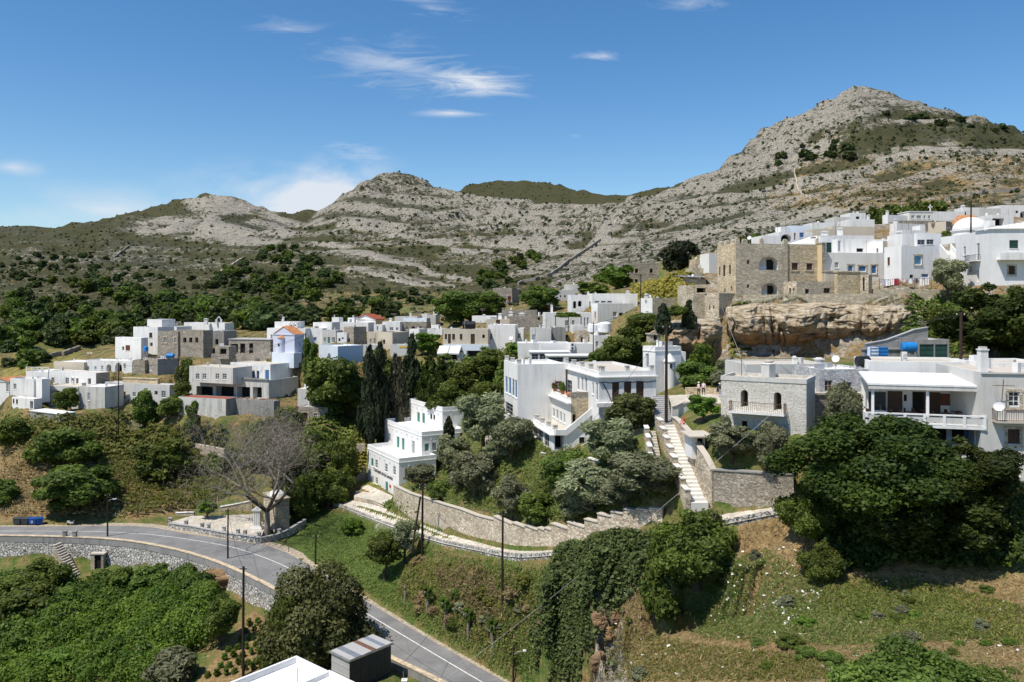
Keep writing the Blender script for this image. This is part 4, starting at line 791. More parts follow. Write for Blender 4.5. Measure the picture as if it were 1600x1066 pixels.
def balcony_house(root, bl):
    b = bl[0]; balcony(root, b, 'R', 1440, 1750, 500, 1.0, .95, 'rusty_iron', 'roof_beige')
    mb = MB(); O, e, n, Ln = b.frame('R'); mb.box(Vector((O.x, O.y, b.z1-.12)), e*Ln, n*.12, (0, 0, .14), 'grey_wash'); mb.build('cornice', root)
    k, z = b.pt('R', 1447, 425); c = Vector((O.x, O.y, z))+e*k+n*1.05; mb = MB(); mb.tube([c-Vector((0, 0, .5)), c], .03, 'steel', 5); d = Vector((-.55, -.75, .35)).normalized(); ring = [(.02, .0), (.2, .03), (.36, .11), (.42, .17)]
    mb.tube([c+d*z_ for r_, z_ in ring], [r_ for r_, z_ in ring], 'plastic_white', 16, False); mb.build('satellite_dish', root)
    k, z = b.pt('R', 1470, 430); z2 = b.pt('R', 1478, 295)[1]; o = Vector((O.x, O.y, z))+e*k+n*.6; mb = MB(); mb.tube([o, o+Vector((.2, 0, z2-z))], .035, 'rusty_iron', 5); t = o+Vector((.15, 0, (z2-z)*.78)); mb.tube([t-e*.8, t+e*.9], .025, 'rusty_iron', 4)
    for i in range(6): q = t-e*.7+e*(i*.28); mb.tube([q-Vector((0, .3, 0)), q+Vector((0, .3, 0))], .012, 'rusty_iron', 4)
    mb.build('antenna', root)
    mb = MB(); c = W(zx(Z7, 1393), zy(Z7, 250), b.C.y+1.); mb.cbox(c-Vector((0, 0, .2)), .62, .62, 1.9, 'white_wash'); mb.cbox(c+Vector((0, 0, 1.7)), .75, .75, .1, 'white_wash'); mb.cbox(c+Vector((0, 0, 1.8)), .5, .5, .2, 'grey_wash'); mb.build('chimney', root)
H('balcony_house', 'grey plastered house at the right edge with iron balcony and shuttered windows', [
  Blk(Z7,1384,262,860,68.2,-8,xr=1760,dl=10,mat='grey_wash',roof='roof_beige',par=.1,R=[(1522,358,1578,434,'ds'),(1518,546,1578,620,'ns'),(1512,698,1584,800,'Dd')]),
  Blk(Z7,1412,215,330,75,1,xr=1760,dl=6,mat='white_wash',roof='roof_beige',par=.2,g=0)], extra=balcony_house)
def slab(root, bl):
    b = bl[0]; mb = MB(); mb.box(Vector((b.C.x, b.C.y, b.z1+.18))-b.u*.5-b.v*1.0, b.u*(b.w+1.2), b.v*(b.d+1.), (0, 0, .12), 'roof_beige'); mb.build('slab', root)
H('white_shed', 'small white shed with dark doorway and flat tan slab beside the stairs', [Blk(ZG,482,262,385,80,4,xr=602,dl=2.6,mat='white_wash',par=0,roof='roof_beige',R=[(530,268,590,380,'Don')])], cat='shed', extra=slab)
H('stone_hut', 'small grey stone hut with pale framed door and window above the bare tree', [Blk(Z2,1046,668,760,171,78,xl=865,dr=4,mat='stone_wall',mL='stone_wall',roof='roof_grey',par=.1,L=[(888,700,924,758,'Dns'),(962,704,984,734,'ds')]), Blk(Z2,972,552,660,178,80,xl=860,dr=5,mat='grey_wash',roof='roof_white',par=.05)], cat='hut')
# --- foreground roof
def fg_extra(root, bl):
    b = bl[0]; mb = MB(); c = Vector((b.C.x, b.C.y, b.z1))+b.v*1.0+b.u*2.2; mb.tube([c, c+Vector((0, 0, 2.6))], .03, 'steel', 6); mb.build('mast', root)
H('foreground_house', 'bright white flat roof with raised parapet cut off by the bottom edge', [
  Blk(Z0,440,1114.6,1240,64.5,50,dl=8,dr=7,mat='white_fresh',roof='white_fresh',par=.55,g=0), Blk(Z0,516,1139,1260,61.0,50,dl=8,dr=6,mat='white_fresh',roof='white_fresh',par=.4,g=0)], extra=fg_extra)
def sheet_roof(root, bl):
    b = bl[0]; P = lambda i, j, z: Vector((b.C.x+b.u.x*i+b.v.x*j, b.C.y+b.u.y*i+b.v.y*j, z)); r = random.Random(4); n = 8
    for i in range(n):
        mb = MB(); k = b.w*i/n; mb.box(P(k+.01, -.12, b.z1+.19+.02*(i % 2)), b.u*(b.w/n+.06), b.v*(b.d+.24), (0, 0, .03), ['roof_grey', 'steel', 'roof_grey', 'roof_grey', 'rusty_iron', 'roof_grey', 'steel', 'roof_grey'][i]); mb.build('roof_sheet', root)
    mb = MB()
    for i in range(int(b.w/.35)): mb.box(P(i*.35, -.03, b.z0), b.u*.12, b.v*.03, (0, 0, b.z1-b.z0), 'bin_grey')
    for i in range(3): mb.box(P(-.03, 0, b.z0+.6+i*.9), b.v*b.d, b.u*.03, (0, 0, .08), 'roof_grey')
    mb.build('rib', root)
H('metal_shed', 'grey sheet metal shed with patched rusty roof between the road and the white roof', [Blk(Z0,546,1034,1083,82,48,xl=518,xr=611,mat='roof_grey',mR='bin_grey',roof='steel',par=0,deep=.5)], cat='shed', extra=sheet_roof)
# ---------------------------------------------------------------- terrain: one sheet, heights from surveyed points, polar grid around the valley
RZ = 20.0                                                        # road level
def rd(px, py): D = (CZ-RZ)*F/(py-HY); p = W(px, py, D); return Vector((p.x, p.y, RZ))
ROAD_OUT = [rd(*p) for p in ((-330,836),(-160,837),(0,838),(110,840),(200,845),(280,860),(340,878),(400,905),(440,926),(505,962),(560,1002),(610,1028),(690,1066),(770,1110),(860,1160),(960,1215))]
ROAD_IN = [rd(*p) for p in ((-330,821),(-160,821),(0,822),(110,821),(190,820),(240,822),(290,832),(360,842),(430,852),(480,876),(535,912),(590,945),(640,975),(700,1010),(800,1066),(900,1120),(1000,1170),(1110,1225))]
PATH_OUT = [W(*p) for p in ((520,789,151),(531,792,149),(570,808,138),(612,824,127),(674,846,108.5),(740,860,97.5),(800,873,90.5),(861,870,84.5),(915,860,80.5),(971,850,77.5),(1023,842,75.5),(1085,829,73.5),(1150,817,72),(1240,799,70),(1290,792,69.3))]
PATH_IN = [W(*p) for p in ((530,781,155),(548,784,151),(580,791,142.5),(612,802,132.5),(650,816,120.5),(700,835,107.5),(745,848,101),(800,862,93.5),(861,862,87.5),(915,853,83.2),(971,843,80),(1023,835,78),(1090,816,76),(1112,806,75.5),(1240,790,72.4))]
WALL_TOP = [W(*p) for p in ((615,759,132.6),(640,771,123.6),(692,788,109.6),(719,796,105),(745,806,101.4),(800,820,94),(840,829,90),(861,829,88),(913,825,83.7),(954,808,81.2),(994,799,79.4),(1035,797,78.2))]
LOWB = [W(*p) for p in ((1112,735,76),(1240,742,73))]
def G(px, py, D): p = W(px, py, D); GROUND.append((p.x, p.y, p.z))
def GZ(px, D, z): p = W(px, HY, D); GROUND.append((p.x, p.y, z))
for p in ((1600,1066,45),(1300,1066,48),(1130,1066,53),(1000,1066,58),(1750,1066,44),(1000,1000,64),(1100,980,63),(1200,960,60),(1400,960,57),(1600,930,56),(1750,930,55),(1150,890,67.5),(1200,880,66.5),(1300,915,62),(1480,905,60),
          (1250,822,68),(1300,850,65.5),(1420,850,63.8),(1560,850,61.6),(1300,757,68.6),(1350,763,67.2),(1450,765,66.2),(1600,766,64.5),(1750,766,63.5),(940,962,68),(932,1000,67.5),(955,1066,62),(905,1030,74),
          (860,893,82.5),(930,885,77.5),(1000,872,74.5),(870,965,76.5),(850,1060,79),(900,940,75.5),(970,930,71.5),(1050,905,70.5),(820,1040,83.5),(600,902,111),(700,918,99),(780,985,87),(800,912,87.5),(740,895,94.5),(680,885,104.5),(850,935,80.5),(640,870,116.5),
          (600,850,127),(560,850,130),(540,812,147),(480,832,139),(500,805,150),(1070,860,72),
          (0,890,134),(150,896,132),(250,893,128),(330,915,119.5),(400,955,111.5),(440,990,106.5),(500,1040,96),(0,960,122),(200,960,120),(330,1000,106),(-200,890,134),(-200,1000,118),(0,1066,104),(200,1066,101),(350,1066,94.5),(450,1066,91.5),
          (0,812,145),(60,810,146),(0,760,156),(0,705,172),(0,655,187),(-150,800,146),(-150,655,190),(110,806,147),(110,735,163),(130,664,186),(230,808,148),(250,740,166),(200,690,178),(200,659,185),(350,664,178),(200,684,183),(350,692,176.5),
          (270,806,150),(330,805,150),(400,800,150.5),(290,786,153),(400,782,154),(330,742,166),(400,720,170),(450,692,174),(520,662,180),(480,765,160),(540,745,162),(560,702,168),(560,664,178),(440,832,140.5),(455,800,152),
          (600,602,192),(700,625,166),(750,604,165),(600,640,182),(640,655,176),(690,690,165),(-200,560,262),(0,580,237),(100,562,262),(0,540,292),(150,542,300),(-250,540,300),
          (0,500,370),(200,500,345),(350,500,302),(450,492,290),(560,490,285),(650,488,280),(760,482,285),(-200,500,380),(0,450,520),(150,440,545),(300,450,470),(420,430,445),(520,455,400),(0,400,800),(200,402,780),(350,402,760),(450,392,705),(480,372,760),(-250,410,820),
          (330,347,1150),(200,372,1050),(100,386,1000),(430,372,1000),(0,385,1050),(-250,390,1100),
          (560,342,800),(640,332,840),(480,385,690),(600,392,625),(700,402,612),(640,432,482),(560,442,442),(700,452,425),(760,422,503),(850,402,562),(820,362,722),(900,372,642),(930,422,402),(850,442,382),(800,462,342),(720,350,800),(780,345,790),
          (1100,342,602),(1200,282,702),(1350,232,722),(1500,252,652),(1250,342,472),(1400,302,485),(1550,292,485),(1100,392,422),(1000,372,562),(1000,412,352),(1200,372,335),(1350,337,352),(1500,322,362),(1600,307,382),(1000,332,702),(1750,302,422),(1900,330,420),
          (960,430,292),(1060,402,300),(1110,422,235),(900,470,230),(1000,452,215),(1060,440,190),(1130,432,185),(1200,387,262),(1300,367,262),(1400,352,272),(1500,342,272),(1600,337,290),(1750,335,300),
          (1450,412,176),(1600,402,172),(1750,420,165),(1150,463,149),(1250,461,148),(1380,456,147),(1500,451,146),(1600,452,142),(1145,478,146.5),(1300,474,145.5),(1450,474,144.5),(1140,556,141),(1300,560,139.5),(1450,556,133),(1600,475,130),
          (1250,584,96),(1400,566,104),(1500,562,103),(1600,562,104),(1750,562,104),(1150,602,94),(1090,624,95.5),(1060,600,112),(1100,562,132),(1050,545,140),(880,572,152),(960,562,142),(800,592,152),(760,560,172),
          (830,722,103.5),(900,772,90.5),(760,702,126),(700,742,138),(650,745,136),(720,760,118),(780,790,101),(840,800,94.5),(1010,692,93.5),(950,697,95),(980,760,86),(690,700,158),(1120,690,79),(1200,705,76.5),(1180,725,75),
          (1260,690,75.5),(1320,690,74.5)): G(*p)
def dense(line, step=1.6):
    o = []
    for a, b in zip(line, line[1:]):
        n = max(1, int((b-a).length/step)); o += [a.lerp(b, k/n) for k in range(n)]
    return o+[line[-1]]
for p in dense(WALL_TOP): GROUND.append((p.x+.25, p.y+.9, p.z-.45))
for p in dense([W(1112,735,76.9), W(1160,738,75.6), W(1205,741,74.3), W(1240,742,73.7)]): GROUND.append((p.x, p.y, p.z-.4))
for p in dense(PATH_IN)+dense(PATH_OUT): GROUND.append((p.x, p.y, p.z-.12))
for i, p in enumerate(dense(PATH_OUT[1:])):                        # foot of the lower path wall
    GROUND.append((p.x-.15, p.y-1.0, p.z-(1.0 if p.y > 125 else 2.2)))
RB = []
for i, p in enumerate(ROAD_OUT):
    q = ROAD_OUT[min(i+1, len(ROAD_OUT)-1)]-ROAD_OUT[max(0, i-1)]; n = Vector((q.y, -q.x, 0)).normalized()
    if n.dot(Vector((0, 1, 0))) > 0 and i < 6: n = -n
    GROUND.append((p.x, p.y, RZ-.15)); s = .9; RB.append(Vector((p.x+n.x*s, p.y+n.y*s, RZ-(4.0 if i < 9 else 1.2))))
for p in dense(RB, 2.5): GROUND.append(tuple(p))
for p in dense(ROAD_OUT, 2.5)+dense(ROAD_IN, 3.): GROUND.append((p.x, p.y, RZ-.12))
for px, D, z in ((-400,38,8),(0,38,8),(400,38,9),(700,38,16),(850,38,24),(1000,36,30),(1300,34,38),(1600,32,39),(2200,32,40),(-700,100,8),(-700,140,16),(-700,190,32),(-700,270,42),(-700,400,55),(-700,800,105),(2300,60,40),(2300,100,54),(2300,145,64),(2300,260,90),(2300,400,110),(700,70,17),(500,60,14),(200,70,11),(0,80,10),(-200,90,9)): GZ(px, D, z)
SB, ST = W(1080,790,75.6), W(1033,664,90); SB2, ST2 = W(1023,733,80.5), W(1013,674,88.5)
SW = [(W(px, yt, d), Zat(yb, d)) for px, yt, yb, d in ((1112,735,806,75.7),(1100,713,781,76.8),(1086,692,750,80.3),(1072,673,720,83.8),(1058,657,690,88.3),(1050,652,672,91))]; UB, UT = W(1024,664,91), W(1020,618,99)
for k in range(15):                                                # bed of the stairs, garden behind the stair wall
    p = SB.lerp(ST, k/14)
    for dx in (-.9, .5, 1.5): GROUND.append((p.x+dx, p.y+.2, p.z-.7))
for p in dense([q for q, _ in SW], 1.2): GROUND.append((p.x+.9, p.y+.55, p.z-.35))
for k in range(9):
    p = SB2.lerp(ST2, k/8)
    for dx in (-.6, .6, 1.4): GROUND.append((p.x+dx, p.y, p.z-.6))
    p = UB.lerp(UT, k/8)
    for dx in (0, 1., 2.): GROUND.append((p.x+dx, p.y, p.z-.8))
RIDGES = [
 [(-700,400,1500),(-400,385,1500),(-250,375,1500),(-100,365,1500),(0,354,1500),(50,352,1500),(100,357,1480),(140,351,1480),(200,339,1490),(250,324,1500),(285,316,1500),(300,308,1500),(315,302,1500),(340,301,1500),(365,308,1490),(400,320,1480),(440,335,1450),(470,341,1400),(492,347,1380)],
 [(487,353,880),(510,338,900),(530,324,920),(548,310,940),(565,293,960),(578,277,980),(590,269,995),(620,267,1000),(640,268,1000),(665,282,990),(690,297,980),(735,307,960),(790,313,930),(850,321,905),(930,320,885),(1000,313,860)],
 [(690,305,1500),(735,291,1550),(755,287,1600),(800,284,1600),(855,285,1600),(885,290,1560),(930,303,1500),(980,303,1460),(1030,294,1420),(1070,285,1400)],
 [(1000,313,860),(1060,291,880),(1090,277,890),(1110,268,900),(1130,256,900),(1150,246,900),(1170,226,910),(1190,206,920),(1205,195,920),(1217,193,920),(1235,188,920),(1260,180,920),(1280,165,925),(1300,152,930),(1318,142,930),(1335,137,930),(1350,136,930),(1365,137,930),(1380,141,930),(1420,155,920),(1470,172,900),(1510,184,880),(1540,191,860),(1600,207,840),(1680,225,820),(1750,240,800),(2000,290,780),(2400,340,760)]]
for ri, R_ in enumerate(RIDGES):
    R_ = [tuple(a+(b-a)*k/3 for a, b in zip(p, q)) for p, q in zip(R_, R_[1:]) for k in range(3)]+[R_[-1]]
    for px, py, D in R_:
        G(px, py, D); z = Zat(py, D); GZ(px, D*1.22, z-.42*D*.22)
for px in range(-700, 2500, 200): GZ(px, 2600, 40); GZ(px, 6000, -40)
def foundation(): pass
# --- triangulate and sample
for h_ in HOUSES:
    for b in h_['blocks']:
        if not b.foot: continue
        for e, L in ((b.u, b.w), (b.v, b.d)):
            n = -b.v if e is b.u else -b.u; k = int(L/2.2)+1
            for i in range(k+1): q = b.C+e*(L*i/k)+n*.4; GROUND.append((q.x, q.y, b.z0))
pts = []
seen = {}
for x, y, z in GROUND:
    k = (round(x/.45), round(y/.45))
    if k in seen: continue
    seen[k] = 1; pts.append((x, y, z))
_v, _e, _f, _ov, _oe, _of = delaunay_2d_cdt([Vector((x, y)) for x, y, z in pts], [], [], 0, 1e-4)
_z = [pts[o[0]][2] if o else 0 for o in _ov]
NC, NR = 900, 860
T = np.linspace(-700, 2300, NC); T = (T-CX)/F
Yr = 33*np.exp(np.linspace(0, math.log(2600/33), NR))
TX, YY = np.meshgrid(T, Yr); XX = TX*YY
ZZ = np.full(XX.shape, np.nan)
for tri in _f:
    (x0, y0), (x1, y1), (x2, y2) = [_v[i] for i in tri]; z0, z1, z2 = [_z[i] for i in tri]
    ymin, ymax = min(y0, y1, y2), max(y0, y1, y2); r0 = np.searchsorted(Yr, ymin-1e-6); r1 = np.searchsorted(Yr, ymax+1e-6)
    if r1 <= r0: continue
    ts = [x/max(y, 1) for x, y in ((x0, y0), (x1, y1), (x2, y2))]; c0 = np.searchsorted(T, min(ts)-1e-9); c1 = np.searchsorted(T, max(ts)+1e-9)
    if c1 <= c0: continue
    X = XX[r0:r1, c0:c1]; Y = YY[r0:r1, c0:c1]; den = (y1-y2)*(x0-x2)+(x2-x1)*(y0-y2)
    if abs(den) < 1e-9: continue
    a = ((y1-y2)*(X-x2)+(x2-x1)*(Y-y2))/den; b = ((y2-y0)*(X-x2)+(x0-x2)*(Y-y2))/den; c = 1-a-b
    m = (a >= -1e-6) & (b >= -1e-6) & (c >= -1e-6); ZZ[r0:r1, c0:c1][m] = (a*z0+b*z1+c*z2)[m]
for r in range(NR):                                                # fill the few cells outside the hull
    row = ZZ[r]; ok = ~np.isnan(row)
    if ok.any() and not ok.all(): row[~ok] = np.interp(np.flatnonzero(~ok), np.flatnonzero(ok), row[ok])
    elif not ok.any(): ZZ[r] = ZZ[r-1] if r else 10
def blur(A, n):
    for _ in range(n):
        P_ = np.pad(A, 1, mode='edge'); A = (P_[:-2, 1:-1]+P_[2:, 1:-1]+P_[1:-1, :-2]+P_[1:-1, 2:]+2*A)/6
    return A
def segdist(px, py, line):
    d = np.full(px.shape, 1e9)
    for (ax, ay), (bx, by) in zip(line, line[1:]):
        vx, vy = bx-ax, by-ay; t = np.clip(((px-ax)*vx+(py-ay)*vy)/max(vx*vx+vy*vy, 1e-9), 0, 1); d = np.minimum(d, np.hypot(px-ax-t*vx, py-ay-t*vy))
    return d
def inpoly(px, py, poly):
    c = np.zeros(px.shape, bool); n = len(poly)
    for i in range(n):
        x0, y0 = poly[i]; x1, y1 = poly[(i+1) % n]
        if y0 == y1: continue
        k = ((y0 > py) != (y1 > py)) & (px < (x1-x0)*(py-y0)/(y1-y0)+x0); c ^= k
    return c
far = np.clip((YY-330)/250, 0, 1)
ZB_ = blur(ZZ, 6); _f3 = far*(YY > 700)*.0+far; ZZ = ZZ*(1-_f3)+blur(ZZ, 2)*_f3
near_mask = np.clip((YY-150)/120, 0, 1)
PXg = TX*F+CX
roadp = [(p.x, p.y) for p in ROAD_OUT]+[(p.x, p.y) for p in ROAD_IN[::-1]]
pathp = [(p.x, p.y) for p in PATH_OUT]+[(p.x, p.y) for p in PATH_IN[::-1]]
flat = np.zeros(XX.shape); sub = (YY < 170)
m = inpoly(XX, YY, roadp) & sub; ZZ[m] = RZ-.15; flat[m] = 1
m2 = inpoly(XX, YY, pathp) & sub; flat[m2] = 1
_pl = dense(PATH_IN, 1.)+dense(PATH_OUT, 1.); _px = np.array([(p.x, p.y, p.z) for p in _pl])
for r_, c_ in np.argwhere(m2): ZZ[r_, c_] = _px[np.argmin((_px[:, 0]-XX[r_, c_])**2+(_px[:, 1]-YY[r_, c_])**2), 2]-.2
nearpath = np.zeros(XX.shape)
for r_ in np.flatnonzero((Yr > 66) & (Yr < 170)): nearpath[r_] = np.clip(1.6-np.sqrt(((_px[None, ::2, 0]-XX[r_][:, None])**2+(_px[None, ::2, 1]-YY[r_][:, None])**2).min(1))/4., 0, 1)
def bed(a_, b_, x0, x1, dz):
    """even bed under a flight of stairs"""
    poly = [(a_.x+x0, a_.y-.6), (a_.x+x1, a_.y-.2), (b_.x+x1, b_.y+.4), (b_.x+x0, b_.y+.2)]; mm = inpoly(XX, YY, poly) & sub; t_ = np.clip((YY-a_.y)/(b_.y-a_.y), 0, 1); ZZ[mm] = (a_.z+(b_.z-a_.z)*t_+dz)[mm]; flat[mm] = 1
flat_s = np.zeros(XX.shape)
bed(SB, ST, -.8, 1.75, -.6); bed(SB2, ST2, -.5, 1.0, -.5); bed(UB, UT, -.4, 2.4, -.7)
_wk = [(p.x, p.y) for p in (W(1038,616,101.5), W(1140,614,101.5), W(1142,632,90.5), W(1118,632,90.8), W(1085,630,93), W(1048,640,92.5))]; mm = inpoly(XX, YY, _wk) & sub; ZZ[mm] = np.minimum(ZZ[mm], Zat(620,97)-.5); flat[mm] = 1
flat = np.maximum(np.clip(blur(flat, 2)*2, 0, 1), nearpath*.9)
village = np.clip(1-np.abs(np.log(YY/150))/.9, 0, 1)
ZZ += (1-flat)*(fbm(XX*.35, YY*.35, 4, 3)*.55+fbm(XX*.06, YY*.06, 3, 5)*.8*(1-.7*village))
ZZ += near_mask*fbm(XX*.05, YY*.05, 4, 9)*1.5
ZZ += far*(fbm(XX*.012, YY*.012, 5, 11)*np.clip(YY*.009, 0, 9)+(np.abs(fbm(XX*.03, YY*.03, 4, 21))-.1)*np.clip(YY*.012, 0, 11))
for h_ in HOUSES:
    for b in h_['blocks']:
        if b.foot: q_ = [b.C, b.C+b.u*b.w, b.C+b.u*b.w+b.v*b.d, b.C+b.v*b.d]; mm = inpoly(XX, YY, [(p.x, p.y) for p in q_]); ZZ[mm] = np.minimum(ZZ[mm], b.z0-.35)
# tilted limestone ledges and crags on the mountains
_hm = np.clip((YY-420)/200, 0, 1); st_ = 17.; q_ = (ZZ+.10*XX*np.where(PXg > 1000, -1, 1)+fbm(XX*.006, YY*.006, 4, 61)*60)/st_; fr_ = q_-np.floor(q_); ledge = np.clip(fr_*2.6-.8, 0, 1)
ZZ += _hm*st_*(ledge-fr_)*.62*np.clip(fbm(XX*.004, YY*.004, 3, 63)*2.5+.75, .1, 1.2)
ZZ += _hm*(.5-np.abs(fbm(XX*.02, YY*.02, 5, 65))*2.6)*np.clip((ZZ-150)/90, .15, 1)*6
# terraces on the lower hillsides
tz = np.clip((YY-240)/60, 0, 1)*np.clip((760-YY)/160, 0, 1); st = 2.2; q = ZZ/st+fbm(XX*.01, YY*.01, 3, 31)*1.2; fr = q-np.floor(q); ZZ += tz*st*(np.clip(fr*3-1, 0, 1)-fr)*.7
PYg = HY-(ZZ-CZ)/YY*F
def gz(x, y):
    """ground height below a point"""
    t = x/y; c = np.interp(t, T, np.arange(NC)); r = np.interp(y, Yr, np.arange(NR)); c0 = int(min(c, NC-2)); r0 = int(min(r, NR-2)); fc, fr_ = c-c0, r-r0
    return float((ZZ[r0, c0]*(1-fc)+ZZ[r0, c0+1]*fc)*(1-fr_)+(ZZ[r0+1, c0]*(1-fc)+ZZ[r0+1, c0+1]*fc)*fr_)
_cm = {}
def hit(px, py, dmin=34):
    """first ground point on the line of sight through a pixel of the survey photo"""
    r0 = int(np.searchsorted(Yr, dmin))
    if r0 not in _cm: _cm[r0] = -np.minimum.accumulate(PYg[r0:], axis=0)
    c = int(np.clip(round(float(np.interp((px-CX)/F, T, np.arange(NC)))), 0, NC-1)); r = int(np.searchsorted(_cm[r0][:, c], -py))
    if r >= NR-r0: return None
    r += r0; return Vector(((px-CX)/F*Yr[r], Yr[r], gz((px-CX)/F*Yr[r], Yr[r])))
# --- cover masks: rock, green, scrub (what grows where; read off the photograph once, then fixed to the ground)
nx = fbm(XX*.03, YY*.03, 4, 41); nX = PXg+nx*60*np.clip(YY/700, .2, 1); nY = PYg+fbm(XX*.03, YY*.03, 4, 43)*22*np.clip(YY/700, .3, 1)
rock = np.zeros(XX.shape); green = np.zeros(XX.shape); scrub = np.zeros(XX.shape); dry = np.zeros(XX.shape)
hill = YY > 300
scrub[hill] = .78; rock[hill] = .30; dry[hill] = .55
def band(line, w, A, val, cond):
    d = segdist(nX, nY, line); k = np.clip(1.4-d/w, 0, 1)*cond; A[:] = A*(1-k)+val*k
def area(poly, A, val, cond): A[inpoly(nX, nY, poly) & cond] = val
h1 = YY > 880; h1 &= nX < 490
scrub[h1] = .88; rock[h1] = .22
area([(295,312),(340,298),(400,318),(480,350),(470,362),(400,332),(340,340),(285,330)], rock, .85, h1); area([(295,312),(340,298),(400,318),(480,350),(470,362),(400,332),(340,340),(285,330)], scrub, .5, h1)
area([(175,362),(240,338),(330,338),(420,345),(480,356),(440,380),(380,388),(300,372),(220,366)], rock, .95, YY > 500); area([(175,362),(240,338),(330,338),(420,345),(480,356),(440,380),(380,388),(300,372),(220,366)], scrub, .46, YY > 500)
hl = (YY > 400) & (nX < 520)
band([(140,405),(180,402),(220,408),(260,418)], 5, rock, 1., hl); band([(160,385),(230,380),(290,392),(320,400)], 3, rock, .8, hl); band([(0,362),(40,360),(90,372)], 5, rock, .8, hl)
h2 = (YY > 430) & (nX >= 480+np.clip((PYg-380)*1.1,0,90)) & (nX < 1010) & (YY < 1200)
rock[h2] = .82; scrub[h2] = .55
area([(575,280),(600,264),(650,266),(700,300),(740,312),(700,330),(640,322),(560,320)], scrub, .6, h2)
area([(478,352),(520,345),(600,356),(680,378),(745,395),(730,412),(660,398),(590,382),(500,372)], rock, .12, h2); area([(478,352),(520,345),(600,356),(680,378),(745,395),(730,412),(660,398),(590,382),(500,372)], scrub, .92, h2)
area([(490,388),(600,388),(690,415),(730,440),(640,432),(540,410)], rock, .2, h2); area([(490,388),(600,388),(690,415),(730,440),(640,432),(540,410)], scrub, .8, h2)
area([(740,392),(830,390),(850,410),(780,440),(720,430)], rock, .35, h2); area([(740,392),(830,390),(850,410),(780,440),(720,430)], scrub, .7, h2)
lo_ = h2 & (nY > 352) & (nX < 800); rock[lo_] = .34; scrub[lo_] = .74
for ln in ([(475,383),(540,388),(600,402),(660,420),(735,436)], [(530,352),(620,366),(690,380),(735,394)], [(750,388),(800,390),(840,392)], [(545,425),(600,430),(660,445),(720,452)]): band(ln, 3.5, rock, 1., h2); band(ln, 3, scrub, .1, h2)
lo2 = (YY > 270) & (PXg > 470) & (PXg < 720) & (PYg > 455); rock[lo2] = .25; scrub[lo2] = .62
h3 = (YY > 1150) & (PXg > 640) & (PXg < 1100); rock[h3] = .08; scrub[h3] = .95
h4 = (YY > 280) & (nX >= 860) & (YY < 1200)
rock[h4] = .62; scrub[h4] = .62
area([(1150,250),(1190,205),(1350,134),(1470,172),(1400,178),(1300,190),(1240,230),(1120,300),(1020,335),(1010,315)], rock, .9, h4); area([(1150,250),(1190,205),(1350,134),(1470,172),(1400,178),(1300,190),(1240,230),(1120,300),(1020,335),(1010,315)], scrub, .50, h4)
area([(1260,215),(1400,172),(1470,172),(1620,205),(1620,232),(1500,232),(1400,240),(1300,240)], scrub, .92, h4); area([(1260,215),(1400,172),(1470,172),(1620,205),(1620,232),(1500,232),(1400,240),(1300,240)], rock, .2, h4)
for ln in ([(1240,250),(1300,215),(1380,192),(1470,188),(1540,190)], [(1400,232),(1480,228),(1560,232),(1620,234)], [(1350,244),(1420,240),(1480,228)], [(1445,250),(1470,270),(1520,287),(1600,293)], [(1240,275),(1245,300),(1258,312)], [(1060,375),(1130,360),(1220,345),(1330,322)]): band(ln, 3.2, rock, .95, h4); band(ln, 3, scrub, .15, h4)
area([(1250,250),(1600,245),(1620,290),(1560,320),(1400,320),(1240,330),(1180,320)], rock, .36, h4); area([(1250,250),(1600,245),(1620,290),(1560,320),(1400,320),(1240,330),(1180,320)], dry, .7, h4)
area([(1000,330),(1150,310),(1260,340),(1330,345),(1200,380),(1060,400),(880,440),(820,450),(920,400)], rock, .74, h4); area([(870,395),(930,370),(960,340),(990,360),(930,410)], scrub, .45, h4)
# near ground
nearg = (YY <= 300); gn = fbm(XX*.08, YY*.08, 4, 51)
rock[nearg] = .1; scrub[nearg] = .25; dry[nearg] = .45; green[nearg] = .45
area([(470,800),(560,810),(640,850),(610,940),(540,905),(450,860)], green, .95, sub); area([(470,800),(560,810),(640,850),(610,940),(540,905),(450,860)], dry, .05, sub)
area([(650,880),(830,900),(850,1000),(800,1040),(700,980)], dry, .75, sub); area([(900,930),(1240,800),(1600,900),(1620,1090),(930,1090)], dry, .62, sub); area([(1000,900),(1200,870),(1420,950),(1300,1000),(1080,990)], green, .75, sub); area([(1000,900),(1200,870),(1420,950),(1300,1000),(1080,990)], dry, .3, sub)
area([(1150,800),(1280,800),(1300,940),(1180,930)], dry, .85, sub); area([(920,940),(975,960),(985,1090),(930,1090)], rock, .8, sub); area([(0,690),(110,700),(110,800),(0,815)], dry, .85, YY < 190); area([(200,760),(300,740),(300,800),(200,810)], dry, .8, YY < 190)
area([(530,660),(600,650),(590,760),(540,740)], dry, .2, YY < 190); area([(1150,470),(1440,460),(1440,560),(1140,560)], rock, .3, (YY > 125) & (YY < 150)); area([(1060,530),(1150,530),(1140,560),(1050,570)], rock, .8, (YY > 120) & (YY < 150))
vil = (YY > 128) & (YY < 290) & (PXg < 1000) & (PYg < 655); dry[vil] = .55; scrub[vil] = .5; vil2 = (YY > 128) & (YY < 300) & (PXg > 1100); dry[vil2] = 1.; rock[vil2] = .45; scrub[vil2] = .3
yel = np.zeros(XX.shape); area([(985,452),(1075,425),(1085,455),(1070,470),(985,470)], yel, 1., (YY > 160) & (YY < 300)); area([(540,690),(580,680),(590,760),(560,750)], yel, .8, YY < 185); area([(560,640),(650,640),(640,690),(560,700)], yel, .55, YY < 195)
area([(0,560),(120,540),(130,580),(0,590)], yel, .4, YY < 320)
